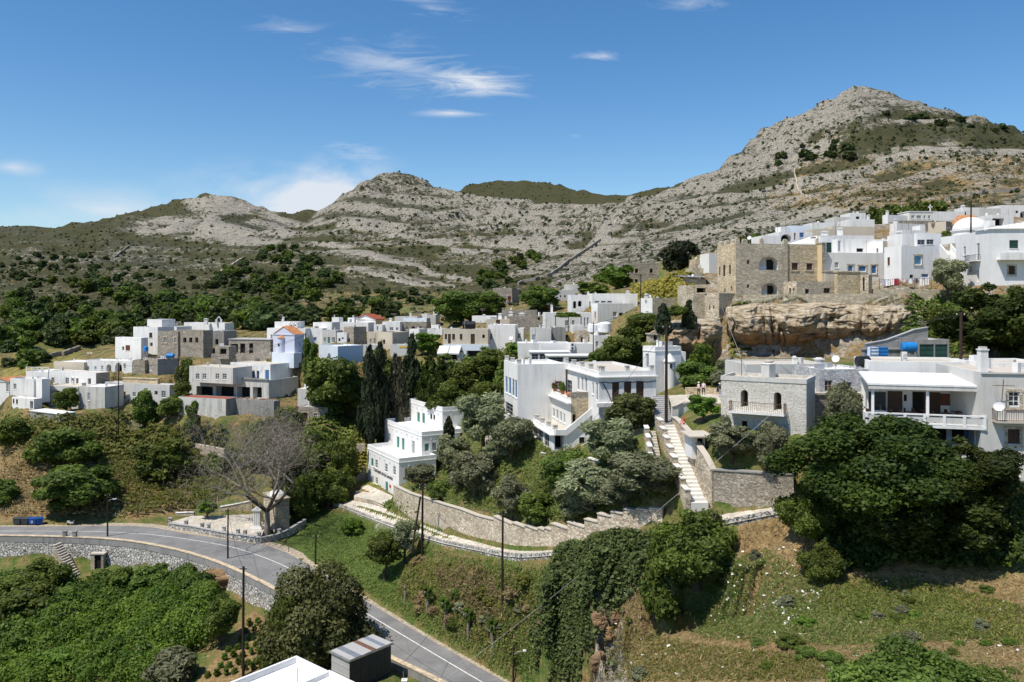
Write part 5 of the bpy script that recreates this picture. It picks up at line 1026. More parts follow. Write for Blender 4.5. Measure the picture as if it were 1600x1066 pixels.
vineyard = [(300,1080),(400,955),(440,1000),(420,1080)]; vy = np.zeros(XX.shape); area(vineyard, vy, 1., YY < 120); dry[vy > 0] = 1.; green[vy > 0] = 0; scrub[vy > 0] = 0
_hb = np.clip((YY-220)/200, 0, 1)
def soften(A): return blur(A, 3)*(1-_hb)+blur(A, 6)*_hb
_bn = np.clip(fbm(XX*.005, YY*.005, 3, 71)*3+.7, 0, 1.2)
scrub += _hm*np.where(fr_ < .36, .30, -.08)*(YY < 1300)*_bn; rock += _hm*np.where((fr_ > .40) & (fr_ < .95), .28, -.25)*(YY < 1300)*_bn
def bake_terrain():
    V = np.stack([XX, YY, ZZ], -1).reshape(-1, 3); i = np.arange(NR*NC).reshape(NR, NC); Fq = np.stack([i[:-1, :-1], i[:-1, 1:], i[1:, 1:], i[1:, :-1]], -1).reshape(-1, 4)
    me = fast_mesh('terrain', V, Fq, 'terrain', smooth=True)
    c = me.attributes.new('cover', 'FLOAT_COLOR', 'POINT'); c.data.foreach_set('color', np.stack([soften(rock), soften(green), soften(scrub), soften(dry)], -1).astype(np.float32).ravel())
    a = me.attributes.new('yellow', 'FLOAT', 'POINT'); a.data.foreach_set('value', blur(yel, 2).astype(np.float32).ravel())
    return tag(link_mesh('terrain', me), kind='structure')
t = NT('terrain'); v = t.pos(); at = t.node('ShaderNodeAttribute'); at.attribute_name = 'cover'; sp = t.node('ShaderNodeSeparateColor'); t.link(at.outputs['Color'], sp.inputs[0])
R_, G_, S_, D_ = sp.outputs[0], sp.outputs[1], sp.outputs[2], at.outputs['Alpha']
n_big = t.noise(v, .07, 5); n_mid = t.noise(v, .5, 5, .6); n_fine = t.noise(v, 2.8, 4, .65); n_hill = t.noise(v, .12, 6, .62)
grass = t.ramp(n_fine, [(.25, (.055, .085, .020)), (.55, (.095, .135, .032)), (.8, (.17, .185, .06))])
dryc = t.ramp(t.noise(v, 1.9, 5, .7), [(.25, (.12, .080, .036)), (.5, (.25, .17, .078)), (.78, (.42, .31, .16))])
dsel = t.ramp(t.math('ADD', t.math('MULTIPLY', n_mid, .9), t.math('MULTIPLY', n_big, .5)), [(0., 0.), (1., 1.)])
dfac = t.ramp(t.math('ADD', t.math('SUBTRACT', D_, .5), dsel), [(.55, 0.), (.85, 1.)])
col = t.mix(dfac, grass, dryc)
rc = t.ramp(t.noise(v, .9, 6, .7), [(.30, (.085, .074, .056)), (.45, (.26, .232, .185)), (.58, (.46, .42, .355)), (.74, (.66, .62, .55))])
rsel = t.ramp(t.math('ADD', R_, t.math('MULTIPLY', t.math('SUBTRACT', n_hill, .5), 1.9)), [(.42, 0.), (.58, 1.)])
rsel2 = t.ramp(t.math('ADD', R_, t.math('MULTIPLY', t.math('SUBTRACT', t.noise(v, .42, 5, .7), .5), 2.2)), [(.5, 0.), (.62, 1.)])
rf = t.math('MAXIMUM', t.math('MULTIPLY', rsel, .75), rsel2)
col = t.mix(rf, col, rc)
sc_ = t.ramp(t.noise(v, 1.1, 3), [(.3, (.026, .030, .015)), (.7, (.058, .060, .030))])
ssel = t.ramp(t.math('ADD', S_, t.math('MULTIPLY', t.math('SUBTRACT', t.noise(v, .17, 6, .72), .5), 2.2)), [(.60, 0.), (.72, 1.)])
ssel2 = t.ramp(t.math('ADD', S_, t.math('MULTIPLY', t.math('SUBTRACT', t.noise(v, .85, 3, .6), .5), 2.0)), [(.66, 0.), (.76, 1.)])
col = t.mix(t.math('MAXIMUM', t.math('MULTIPLY', ssel, .9), t.math('MULTIPLY', ssel2, .9)), col, sc_)
ye = t.math('MULTIPLY', t.attr('yellow'), t.ramp(n_mid, [(.35, .1), (.6, 1.)])); col = t.mix(ye, col, (.36, .31, .07))
vt = t.node('ShaderNodeTexVoronoi'); vt.inputs['Scale'].default_value = .16; t.link(v, vt.inputs[0])
hb = t.math('MULTIPLY', R_, t.math('ADD', t.math('MULTIPLY', t.noise(v, .11, 7, .75), 7.), t.math('MULTIPLY', vt.outputs[0], .25)))
t.pbr(col, .95, t.bump(t.math('ADD', hb, t.math('ADD', t.noise(v, .5, 6, .7), t.math('MULTIPLY', t.noise(v, 3, 4, .7), .15))), .9, .9), spec=.1)
terrain = bake_terrain()
for h in HOUSES: build_house(h)
# ---------------------------------------------------------------- road, path, walls, stairs, rocks
t = NT('asphalt'); v = t.pos(); n = t.noise(v, .35, 4); f = t.noise(v, 14, 3, .7)
c = t.ramp(n, [(.3, (.15, .147, .142)), (.7, (.25, .245, .235))]); c = t.mix(t.ramp(t.noise(t.pos((.9, .9, .9)), .16, 2), [(.56, 0.), (.58, .35)]), c, (.11, .11, .108)); c = t.mix(.3, c, t.ramp(f, [(.35, (.11, .11, .11)), (.65, (.30, .295, .29))]))
cr = t.node('ShaderNodeTexVoronoi', feature='DISTANCE_TO_EDGE'); cr.inputs['Scale'].default_value = .22; t.link(v, cr.inputs[0]); c = t.mix(t.ramp(cr.outputs[0], [(0., .45), (.012, 0.)]), c, (.07, .07, .07))
t.pbr(c, .9, t.bump(f, .3, .02))
t = NT('cliff'); v = t.pos(); vl = t.pos((.6, .6, 2.4)); g = t.node('ShaderNodeNewGeometry'); sz = t.node('ShaderNodeSeparateXYZ'); t.link(g.outputs['Position'], sz.inputs[0])
c = t.ramp(t.noise(vl, .9, 7, .7), [(.30, (.10, .072, .045)), (.46, (.37, .29, .19)), (.68, (.66, .58, .45))])
oc = t.ramp(t.noise(vl, .5, 4), [(.32, (.13, .068, .03)), (.68, (.46, .265, .115))]); hz = t.ramp(t.math('ADD', t.math('MULTIPLY', t.math('SUBTRACT', sz.outputs[2], 50.), .1), t.math('MULTIPLY', t.math('SUBTRACT', t.noise(v, .35, 4), .5), .9)), [(.3, 1.), (.62, 0.)])
c = t.mix(t.math('MULTIPLY', hz, .8), c, oc); t.pbr(c, .95, t.bump(t.noise(vl, 2.2, 7, .7), 1., .5))
def resample(line, n):
    P = [Vector(p) for p in line]; s = [0]
    for a, b in zip(P, P[1:]): s.append(s[-1]+(b-a).length)
    q = np.linspace(0, s[-1], n); return [Vector([float(np.interp(x, s, [p[k] for p in P])) for k in range(3)]) for x in q]
def smooth(line, n, it=2):
    """rounded polyline through the surveyed points"""
    P = [Vector(p) for p in line]
    for _ in range(it): P = [P[0]]+[q for a, b in zip(P, P[1:]) for q in (a.lerp(b, .25), a.lerp(b, .75))]+[P[-1]]
    return resample(P, n)
def strip(name, A, B, mat, dz=0., label=None, kind='structure'):
    mb = MB()
    for i in range(len(A)-1): mb.poly([A[i]+Vector((0, 0, dz)), A[i+1]+Vector((0, 0, dz)), B[i+1]+Vector((0, 0, dz)), B[i]+Vector((0, 0, dz))], mat)
    return tag(mb.build(name), label, None, None, kind)
RO = smooth(ROAD_OUT, 90); RI = smooth(ROAD_IN, 90)
strip('road', RO, RI, 'asphalt', .0)
def offset(line, d):
    o = []
    for i, p in enumerate(line): q = line[min(i+1, len(line)-1)]-line[max(0, i-1)]; n = Vector((q.y, -q.x, 0)).normalized(); o.append(p+n*d)
    return o
plain('verge', (.40, .33, .24), .95, 0, .3, 2)
strip('verge', offset(RI, -1.3), offset(RI, .55), 'verge', .006)
LINE = smooth([rd(*p) for p in ((-160,829.5),(0,830),(100,830),(170,831),(250,836),(340,850),(380,859),(449,885),(520,926),(583,965),(660,1011),(753,1066),(860,1128))], 140)
strip('road_marking', offset(LINE, .075), offset(LINE, -.075), 'white_line', .012)
PO = smooth(PATH_OUT, 70, 1); PI_ = smooth(PATH_IN, 70, 1); PJ_ = [p+(p-o_).normalized()*.7 for p, o_ in zip(PI_, PO)]
strip('path', PO, PJ_, 'paving', .06)
def wall(name, label, top, bottom, th, mat, cap=None, side=1, cat='wall', capw=.1, caph=.1, step=0):
    """free standing or retaining wall along a line; th is measured to the back"""
    org = top[len(top)//2]; root = thing(name, label, cat, (org.x, org.y, bottom[len(top)//2])); mb = MB(); cb = MB()
    back = offset(top, -th*side); stp = step if callable(step) else (lambda i: step)
    for i in range(len(top)-1):
        a, b, ab, bb = top[i].copy(), top[i+1].copy(), back[i].copy(), back[i+1].copy(); za, zb = bottom[i], bottom[i+1]
        if stp(i): z = max(a.z, b.z); a.z = b.z = ab.z = bb.z = z
        else: ab.z, bb.z = a.z, b.z
        A0, B0, AB0, BB0 = (Vector((p.x, p.y, z)) for p, z in ((a, za), (b, zb), (ab, za), (bb, zb)))
        for q in ([A0, B0, b, a], [BB0, AB0, ab, bb], [a, b, bb, ab]): mb.poly(q, mat)
        if i == 0 or stp(i): mb.poly([AB0, A0, a, ab], mat)
        if i == len(top)-2 or stp(i) or stp(i+1): mb.poly([B0, BB0, bb, b], mat)
        if cap:
            n = (back[i]-top[i]); n.z = 0; n = n.normalized() if n.length > 0 else Vector((0, 1, 0)); u = Vector((0, 0, caph))
            q = [a-n*capw, b-n*capw, bb+n*capw, ab+n*capw]; cb.prism([p+Vector((0, 0, .003)) for p in q], u, cap)
    mb.build('masonry', root)
    if cap: cb.build('coping', root)
    return root
# road wall with concrete parapet and stone face
top = [p+Vector((0, 0, .35)) for p in RO]
root = thing('retaining_wall', 'long curving stone wall carrying the outer edge of the road', 'wall', tuple(RO[40]))
mb = MB(); f0 = offset(RO, .35)
n_up = 62
def face(mb, L1, z1, L2, z2, mat, rng):
    for i in rng: mb.poly([L2[i]+Vector((0, 0, z2)), L2[i+1]+Vector((0, 0, z2)), L1[i+1]+Vector((0, 0, z1)), L1[i]+Vector((0, 0, z1))], mat)
flip = offset(RO, 1.)[10].y > RO[10].y; sg = -1 if flip else 1
o1, o2, o3 = offset(RO, .45*sg), offset(RO, .95*sg), offset(RO, -.05*sg)
mb = MB(); face(mb, o1, -.75, o2, -5.6, 'stone_bright', range(n_up)); face(mb, o1, -.75, offset(RO, .7*sg), -2.2, 'stone_bright', range(n_up, 89)); mb.build('masonry', root)
mb = MB(); o1b = offset(RO, .5*sg); face(mb, o1b, .22, o1b, -.78, 'concrete', range(89)); face(mb, o3, 0, o3, .22, 'concrete', range(89)); face(mb, o1, -.78, o1b, -.78, 'concrete', range(89)); mb.build('parapet', root)
mb = MB(); o1c = offset(RO, .56*sg); o3c = offset(RO, -.1*sg)
for i in range(89): mb.prism([o3c[i]+Vector((0, 0, .222)), o3c[i+1]+Vector((0, 0, .222)), o1c[i+1]+Vector((0, 0, .222)), o1c[i]+Vector((0, 0, .222))], (0, 0, .1), 'kerb')
mb.build('coping', root)
# garden wall above the path and the wall below it
WT = []
for i, (a, b) in enumerate(zip(WALL_TOP, WALL_TOP[1:])):
    n = 1 if i < 2 else 2
    for k in range(n): WT.append(a.lerp(b, k/n))
WT.append(WALL_TOP[-1]); bot = []
for p in WT: bot.append(min((q for q in PI_), key=lambda q: (q.xy-p.xy).length).z-.5)
sgn = 1 if offset(WT, -1)[5].y > WT[5].y else -1
wall('garden_wall', 'long pale stone garden wall with stepped white coping above the footpath', WT, bot, .5, 'stone_pale', 'roof_beige', sgn, step=lambda i: i >= 7)
lo = [p+Vector((0, 0, .42)) for p in PO]; sg2 = 1 if offset(lo, -1)[40].y > lo[40].y else -1
lo = offset(lo, -.1*sg2); wall('path_wall', 'low rough grey stone wall below the curving footpath', lo, [p.z-(1.8 if i < 8 else 3.4) for i, p in enumerate(PO)], .4, 'stone_bright', None, sg2)
lb = [W(1112,735,75.9), W(1160,738,74.5), W(1205,741,73.3), W(1240,742,72.6)]
wall('retaining_wall', 'high brown stained stone wall at the foot of the grey house garden', lb, [W(*p).z-.6 for p in ((1112,806,75.5),(1160,801,74.3),(1205,795,73.3),(1240,790,72.4))], .7, 'stone_wall', 'concrete', 1)
rub = [W(1240,742,72.7), W(1246,762,72.5), W(1252,778,72.3)]; wall('retaining_wall', 'crumbling pale rubble wall end beside the big fig tree', [W(1213,756,73.2), W(1226,752,73.), W(1240,765,72.6), W(1252,790,72.2)], [Zat(800, 72)]*4, .5, 'stone_pale')
# broad stairs
NS = 22; mb = MB(); wv = Vector((1.65, .12, 0))
for k in range(NS):
    p = SB.lerp(ST, k/NS); q = SB.lerp(ST, (k+1)/NS); mb.box((p.x, p.y, p.z-1.6), wv, Vector((q.x-p.x, q.y-p.y, 0))*1.06, (0, 0, 1.6+(q.z-p.z)*1.0), 'cream_wash')
tag(mb.build('stairs'), kind='structure')
mb = MB()
for k in range(13):
    p = SB2.lerp(ST2, k/13); q = SB2.lerp(ST2, (k+1)/13); mb.box((p.x, p.y, p.z-1.2), (.8, .06, 0), Vector((q.x-p.x, q.y-p.y, 0))*1.06, (0, 0, 1.2+(q.z-p.z)), 'paving')
tag(mb.build('side_stairs'), kind='structure')
mb = MB()
for k in range(14):
    p = UB.lerp(UT, k/14); q = UB.lerp(UT, (k+1)/14); mb.box((p.x, p.y, p.z-1.6), (1.9, .2, 0), Vector((q.x-p.x, q.y-p.y, 0))*1.06, (0, 0, 1.6+(q.z-p.z)), 'roof_grey')
tag(mb.build('upper_stairs'), kind='structure')
tp = [W(1020,622,100), W(1130,614,99), W(1132,632,90), W(1060,640,91), W(1046,664,89.5), W(1022,664,90.5)]; mb = MB(); mb.poly([p+Vector((0, 0, .0)) for p in tp], 'paving'); 
root = thing('stair_parapet', 'stepped white capped parapet between the broad and the narrow stairs', 'parapet', tuple(SB))
mb = MB(); cb = MB()
for k in range(8):
    p = SB.lerp(ST, k/8)+Vector((-.55, 0, 0)); q = SB.lerp(ST, (k+1)/8)+Vector((-.55, 0, 0)); z = q.z+.75; mb.box((p.x, p.y, p.z-2.2), (.5, .06, 0), Vector((q.x-p.x, q.y-p.y, 0)), (0, 0, z-p.z+2.2), 'stone_pale'); cb.box((p.x-.06, p.y-.06, z), (.58, .06, 0), Vector((q.x-p.x, q.y-p.y+.06, 0)), (0, 0, .1), 'cream_wash')
mb.build('masonry', root); cb.build('coping', root)
root = thing('stair_parapet', 'low stepped parapet left of the narrow side stairs', 'parapet', tuple(SB2)); mb = MB(); cb = MB()
for k in range(4):
    p = SB2.lerp(ST2, k/4)+Vector((-.5, 0, 0)); q = SB2.lerp(ST2, (k+1)/4)+Vector((-.5, 0, 0)); z = q.z+.6; mb.box((p.x, p.y, p.z-1.5), (.42, .05, 0), Vector((q.x-p.x, q.y-p.y, 0)), (0, 0, z-p.z+1.5), 'stone_pale'); cb.box((p.x-.05, p.y-.05, z), (.52, .05, 0), Vector((q.x-p.x, q.y-p.y+.05, 0)), (0, 0, .1), 'roof_white')
mb.build('masonry', root); cb.build('coping', root)
wall('stair_wall', 'tall lichen stained stone wall climbing along the right of the broad stairs', [q for q, _ in SW][::-1], [z-.5 for _, z in SW][::-1], .45, 'stone_pale', 'roof_beige', 1 if offset([q for q, _ in SW][::-1], -1)[2].x > SW[3][0].x else -1)
wall('terrace_wall', 'plastered wall below the walkway with the three people', [W(1050,636,93), W(1085,627,93.4), W(1118,630,91), W(1128,632,90)], [Zat(y, d) for y, d in ((672,92),(672,92),(680,90),(684,89))], .4, 'grey_wash', 'roof_beige', 1)
mb = MB(); mb.poly([W(1044,618,101)+Vector((0,0,0)), W(1136,614,101), W(1140,628,91.5), W(1118,629,91.3), W(1085,627,93.6), W(1050,636,93.2)], 'paving'); tag(mb.build('walkway'), kind='structure')
wall('terrace_wall', 'low warm stone bench wall behind the three people', [W(1072,606,101), W(1100,606,101), W(1132,609,100)], [Zat(622,101)]*3, .5, 'stone_warm', None, 1)
# castle terrace
cw = [W(1162,461,146.4), W(1240,460,145.4), W(1300,460,144.8), W(1367,459,144.2)]
wall('terrace_wall', 'brown drystone terrace wall between the castle and the bare rock', cw, [Zat(y, d) for y, d in ((486,145),(484,144.5),(482,144),(482,144))], .7, 'stone_castle', None, 1)
cw = [W(1367,452.5,144), W(1440,452,143.6), W(1506,453,143)]
wall('terrace_wall', 'rough grey terrace wall below the laundry line', cw, [Zat(y, d) for y, d in ((482,143.5),(480,143),(480,142))], .7, 'stone_castle', None, 1)
wall('retaining_wall', 'overgrown stone wall under the left houses', [W(190,657,184.5), W(240,659,182.5), W(300,661,180), W(362,662,177.5)], [Zat(y, d) for y, d in ((684,183),(686,181),(688,178),(692,176))], .6, 'stone_wall', None, 1)
wall('retaining_wall', 'bleached stone terrace wall at the far left slope', [W(60,688,176), W(90,690,175), W(118,696,172)], [Zat(708, 174)]*3, .6, 'stone_bright', None, 1)
wall('retaining_wall', 'low stone wall left of the bare tree', [W(298,692,170), W(330,698,167), W(350,702,164)], [Zat(y, d) for y, d in ((712,168),(716,165),(722,162))], .5, 'stone_pale', None, 1)
wall('concrete_ramp_wall', 'sloping grey concrete wall with crenelated edge under the right rock', [W(1352,538,101), W(1385,532,101.2), W(1415,521,101.4), W(1428,516,101.5), W(1450,512,102)], [Zat(570, 100)]*5, .3, 'concrete', 'roof_grey', 1)
for pl, lab in (([(535,700,160),(552,697,159),(570,696,159)], 'low stone terrace wall under the cypress trees'), ([(560,672,172),(590,669,171),(612,667,171)], 'short stone wall in the yellow flowering plot')):
    wall('drystone_wall', lab, [W(*p)+Vector((0, 0, .3)) for p in pl], [W(*p).z-1.2 for p in pl], .5, 'stone_pale', None, 1)
for pl, lab in (([(918,716,93.5),(955,730,90),(1000,742,87)], 'pale coped garden wall below the terrace house'), ([(838,762,98),(870,770,95),(895,778,92.5)], 'lower coped garden wall among the olive trees'), ([(845,708,100.5),(880,712,99),(922,690,96.5)], 'white capped yard wall in front of the terrace house'), ([(1012,675,92),(960,660,97)], 'light stone wall behind the narrow stairs')):
    tp_ = [W(*p) for p in pl]; s_ = 1 if offset(tp_, -1)[0].y > tp_[0].y else -1; wall('garden_wall', lab, tp_, [p.z-2.2 for p in tp_], .4, 'stone_pale', 'roof_white', s_)
wall('garden_wall', 'white gate wall with two piers left of the olive garden', [W(757,672,123), W(768,675,121), W(772,678,119)], [Zat(720,121)]*3, .35, 'stone_pale', 'roof_white', 1)
wall('garden_wall', 'mossy curved wall left of the museum house', [W(528,760,160), W(545,752,160), W(560,742,160), W(572,726,160)], [Zat(y, 160) for y in (772,768,760,750)], .5, 'stone_wall', None, 1)
# forecourt of the museum house
fc = [W(553,779,150.5), W(580,784,145), W(612,797,136), W(614,778,146), W(575,760,156), W(556,768,157)]; mb = MB(); mb.poly([p+Vector((0, 0, .3)) for p in fc], 'paving'); tag(mb.build('forecourt'), kind='structure')
wall('terrace_wall', 'low stone wall holding the museum forecourt above the path', [W(553,777,150.3), W(580,783,144.6), W(603,795,137)], [Zat(y, d) for y, d in ((792,150),(800,144.6),(810,137))], .4, 'stone_pale', None, 1)
# draped field walls on the hills
def field_wall(label, line, dmin, h=1.1, mat='stone_wall', th=.8):
    P = []
    for (a, b), (c, d) in zip(line, line[1:]):
        for k in range(8):
            p = hit(a+(c-a)*k/8, b+(d-b)*k/8, dmin)
            if p and (not P or (p-P[-1]).length < 80): P.append(p)
    if len(P) > 2: wall('field_wall', label, [p+Vector((0, 0, h)) for p in P], [p.z-.8 for p in P], th, mat, None, 1)
field_wall('dark drystone wall climbing the rocky slope above the village centre', [(811,446),(862,432),(897,405),(945,372)], 280, 1.6)
field_wall('dark field wall on the hillside above the upper right houses', [(1477,315),(1506,308),(1544,303),(1600,300)], 290, 2.2)
field_wall('long faint field wall crossing the left hill', [(180,405),(215,375),(235,352),(262,338)], 500, 2.)
field_wall('pale field wall rising on the left hill', [(335,435),(360,418),(385,402)], 380, 1.4, 'stone_pale')
field_wall('boundary wall zigzagging below the middle peak', [(540,428),(590,425),(620,432),(650,440),(720,452)], 330, 1.3)
field_wall('short field wall on the slope of the right mountain', [(1240,268),(1246,300),(1262,316)], 380, 1.6, 'stone_pale')
field_wall('terrace wall above the olive fields on the left', [(60,562),(100,556),(130,545)], 230, 1.4)
# rock outcrops
def cliff(name, label, x0, x1, prof, amp, seed, nu=260, nv=110):
    P = np.zeros((nu, nv, 3)); r = np.array(prof, float); tt = np.linspace(0, 1, len(r))
    for i in range(nu):
        px = x0+(x1-x0)*i/(nu-1); e = min(i, nu-1-i)/(nu*.14); e = min(1, e)**.5
        for j in range(nv):
            q = j/(nv-1); py = np.interp(q, tt, r[:, 0]); D = np.interp(q, tt, r[:, 1]); s = math.sin(math.pi*min(1, q*1.1))
            k = fbm(np.array(px*.035+D*.0), np.array(q*2.2), 4, seed); k2 = abs(fbm(np.array(px*.012), np.array(q*5.), 3, seed+5)); ck = abs(fbm(np.array(px*.05), np.array(q*.6), 2, seed+9))
            fine = fbm(np.array(px*.11), np.array(q*7.), 4, seed+21); cr_ = abs(fbm(np.array(px*.02+q*.4), np.array(q*9.), 3, seed+27)); D2 = D-(k*7.5+k2*4.+fine*2.6+max(0, .05-cr_)*-16)*amp*s*e+(1-e)*4+max(0, .07-ck)*26*amp*s; lf = fbm(np.array(px*.016), np.array(3.), 3, seed+12); w_ = W(px+fbm(np.array(q*4.), np.array(px*.02), 3, seed+2)*14*s, py+k*9*s+lf*12*(.4+.6*q)+(1-e)*(q-.35)*-26-max(0, px-1240)/220*24*q, D2); P[i, j] = w_
    idx = np.arange(nu*nv).reshape(nu, nv); Fq = np.stack([idx[:-1, :-1], idx[:-1, 1:], idx[1:, 1:], idx[1:, :-1]], -1).reshape(-1, 4)
    return tag(link_mesh(name, fast_mesh(name, P.reshape(-1, 3), Fq, 'cliff', smooth=False)), label, 'rock')
cliff('rock_outcrop', 'long overhanging tan and ochre rock under the castle terrace', 1134, 1462, [(470,149),(476,144),(484,141),(496,138.6),(510,138),(522,138.4),(534,140.5),(546,143),(560,144)], 1., 3)
cliff('rock_outcrop', 'pale broken rock left of the gate tower arch', 1042, 1128, [(498,132),(506,126),(516,124.5),(530,124),(548,125),(566,126)], .8, 8, 80, 40)
def boulder(label, p, sx, sy, sz, seed, mat='cliff'):
    import bmesh
    bm = bmesh.new(); bmesh.ops.create_icosphere(bm, subdivisions=4, radius=1.); r = random.Random(seed); o = r.uniform(0, 90)
    for v_ in bm.verts:
        n = v_.co.copy(); q = float(fbm(np.array(n.x*1.3+o), np.array(n.y*1.3+n.z*2.1+o), 4, seed))*1.0+float(abs(fbm(np.array(n.x*3+n.z+o), np.array(n.y*3-n.z), 3, seed+3)))*.5; v_.co = n*(1+q*.8)
    for v_ in bm.verts: v_.co.x *= sx; v_.co.y *= sy; v_.co.z *= sz
    me = bpy.data.meshes.new('boulder'); bm.to_mesh(me); bm.free(); me.materials.append(MATS[mat]); return tag(link_mesh('boulder', me, None, p), label, 'rock')
q = hit(345, 925, 90); boulder('pale rock outcrop against the curved road wall', q+Vector((0, 0, .6)), 2.9, 1.6, 1.5, 4)
for k, (px, py, s_, lab) in enumerate(((938, 968, .8, 'topmost pale rock of the eroded field edge'), (950, 1000, .7, 'cracked rock in the middle of the eroded field edge'), (934, 1035, .8, 'lowest tan rock of the eroded field edge'), (962, 975, .7, 'small rock right of the eroded field edge'), (665, 930, 1.0, 'low rock at the foot of the roadside tree'), (128, 960, .6, 'grey stone poking out of the thicket'))):
    q = hit(px, py, 50); boulder(lab, q+Vector((0, 0, .1)), s_*.8, s_*.7, s_*1.1 if px > 900 else s_*.5, 20+k)
# monument square by the road
def RP(px, py, z=RZ): D = (CZ-z)*F/(py-HY); p = W(px, py, D); return Vector((p.x, p.y, z))
pz = RZ+.55; sq = [RP(265,816,pz), RP(300,822,pz), RP(345,830,pz), RP(385,836,pz), RP(408,838,pz), RP(415,822,pz), RP(398,803,pz), RP(340,806,pz), RP(300,806,pz)]
mb = MB(); mb.prism(sq, (0, 0, -.9), 'paving'); tag(mb.build('square'), kind='structure')
fr = [RP(264,818,pz+.35), RP(300,823,pz+.35), RP(345,832,pz+.35), RP(386,838,pz+.35), RP(408,841,pz+.35), RP(432,836,pz+.35), RP(452,828,pz+.35), RP(478,812,pz+.5)]
wall('square_wall', 'low grey wall with short piers along the front of the monument square', fr, [RZ-.2]*8, .35, 'stone_bright', 'roof_grey', 1 if offset(fr, -1)[1].y > fr[1].y else -1)
for k, (px, py) in enumerate(((266,818),(291,822),(316,826),(326,828),(350,832),(372,836),(383,838),(405,841),(436,836))):
    p = RP(px, py, pz); mb = MB(); mb.cbox(p-Vector((0, 0, .6)), .5, .5, 1.5, 'stone_bright'); mb.cbox(p+Vector((0, 0, .9)), .6, .6, .12, 'roof_grey'); root = tag(mb.build('pier', org=p), 'short grey stone pier of the monument square wall', 'pier', 'short piers along the monument square')
bk = [RP(270,806,pz), RP(302,800,pz)]; wall('square_wall', 'short white capped back wall at the left of the square', [W(274,802,150), W(303,801,149)], [RZ]*2, .4, 'stone_pale', 'roof_white', 1)
wall('square_wall', 'brown stone back wall of the monument square', [W(342,793,151), W(370,788,151), W(394,783,151)], [RZ]*3, .5, 'stone_warm', 'roof_white', 1)
wall('drystone_wall', 'long drystone wall on the bank above the monument square', [W(277,789,153), W(310,785,154), W(350,778,156), W(395,773,158)], [Zat(y, d) for y, d in ((806,152),(804,153),(798,155),(792,157))], .5, 'stone_bright', None, 1)
p = RP(402, 827, pz); root = thing('monument', 'pale marble monument with fluted pillar beside the bare tree', 'monument', tuple(p)); mb = MB(); mb.cbox(p, 1.9, 1.5, .35, 'roof_white'); mb.cbox(p+Vector((0, 0, .35)), 1.5, 1.1, .3, 'roof_white'); mb.build('plinth', root)
mb = MB(); mb.cbox(p+Vector((0, 0, .65)), 1.2, .8, 2.6, 'grey_wash')
for k in range(4): mb.cbox(p+Vector((-.45+.3*k, -.42, .65)), .16, .08, 2.6, 'roof_white')
mb.build('shaft', root); mb = MB(); mb.cbox(p+Vector((0, 0, 3.25)), 1.6, 1.2, .2, 'roof_white'); mb.prism([p+Vector((-.8, -.6, 3.45)), p+Vector((.8, -.6, 3.45)), p+Vector((0, -.6, 3.95))], (0, 1.2, 0), 'roof_white'); mb.build('pediment', root)
H2 = Blk(Z0,430,782,826,139,35,xl=412,xr=452,mat='stone_pale',mR='stone_wall',par=0,roof='stone_pale'); build_house(dict(name='stone_kiosk', label='small domed stone kiosk half hidden behind the bare tree trunk', cat='kiosk', group=None, blocks=[H2], chim=(), extra=lambda r, b: (lambda m: (m.lathe(b[0].C+b[0].u*b[0].w/2+b[0].v*b[0].d/2+Vector((0, 0, b[0].z1+.15)), [(1.5, 0), (1.3, .4), (.8, .8), (.1, 1.0)], 'roof_white', 14), m.build('dome', r)))(MB())))
# stairs down the road wall and the little door in it
a, b = RO[0], RO[0]
def on_wall(px): return min(range(90), key=lambda i: abs(RO[i].x/RO[i].y*F+CX-px))
i0 = on_wall(104); p0 = offset(RO, 1.5*sg)[i0]; mb = MB(); dirx = (RO[i0+6]-RO[i0]).normalized(); outn = Vector((dirx.y, -dirx.x, 0)); outn = outn if outn.y < 0 else -outn
for k in range(16): q = p0+dirx*(.36*k)+outn*(.12*k); mb.box(q+Vector((0, 0, -.4-.33*k-1.6)), dirx*.38, outn*1.6, (0, 0, 1.6), 'stone_pale'); mb.box(q+Vector((0, 0, -.4-.33*k)), dirx*.42, outn*1.65, (0, 0, .07), 'roof_beige')
tag(mb.build('wall_stairs', org=p0), 'narrow stone stairs running down the outside of the road wall', 'stairs')
for px in (103, 117): q = offset(RO, .2*sg)[on_wall(px)]; mb = MB(); mb.cbox(q-Vector((0, 0, .2)), .55, .55, 1.3, 'concrete'); mb.cbox(q+Vector((0, 0, 1.1)), .75, .65, .12, 'concrete'); tag(mb.build('pier', org=q), 'concrete gate pier at the head of the wall stairs', 'pier', 'gate piers above the wall stairs')
q = offset(RO, 1.25*sg)[on_wall(166)]; mb = MB(); mb.cbox(q+Vector((0, 0, -4.9)), 1.1, .6, 2.9, 'dark_interior'); mb.cbox(q+Vector((-.85, -.1, -4.9)), .6, .9, 2.9, 'stone_pale'); mb.cbox(q+Vector((.75, -.1, -4.9)), .4, .9, 2.9, 'stone_wall'); mb.cbox(q+Vector((0, -.15, -2.0)), 2.3, 1.0, .22, 'roof_beige'); tag(mb.build('culvert', org=q), 'dark doorway with pale lintel in the road wall', 'doorway')
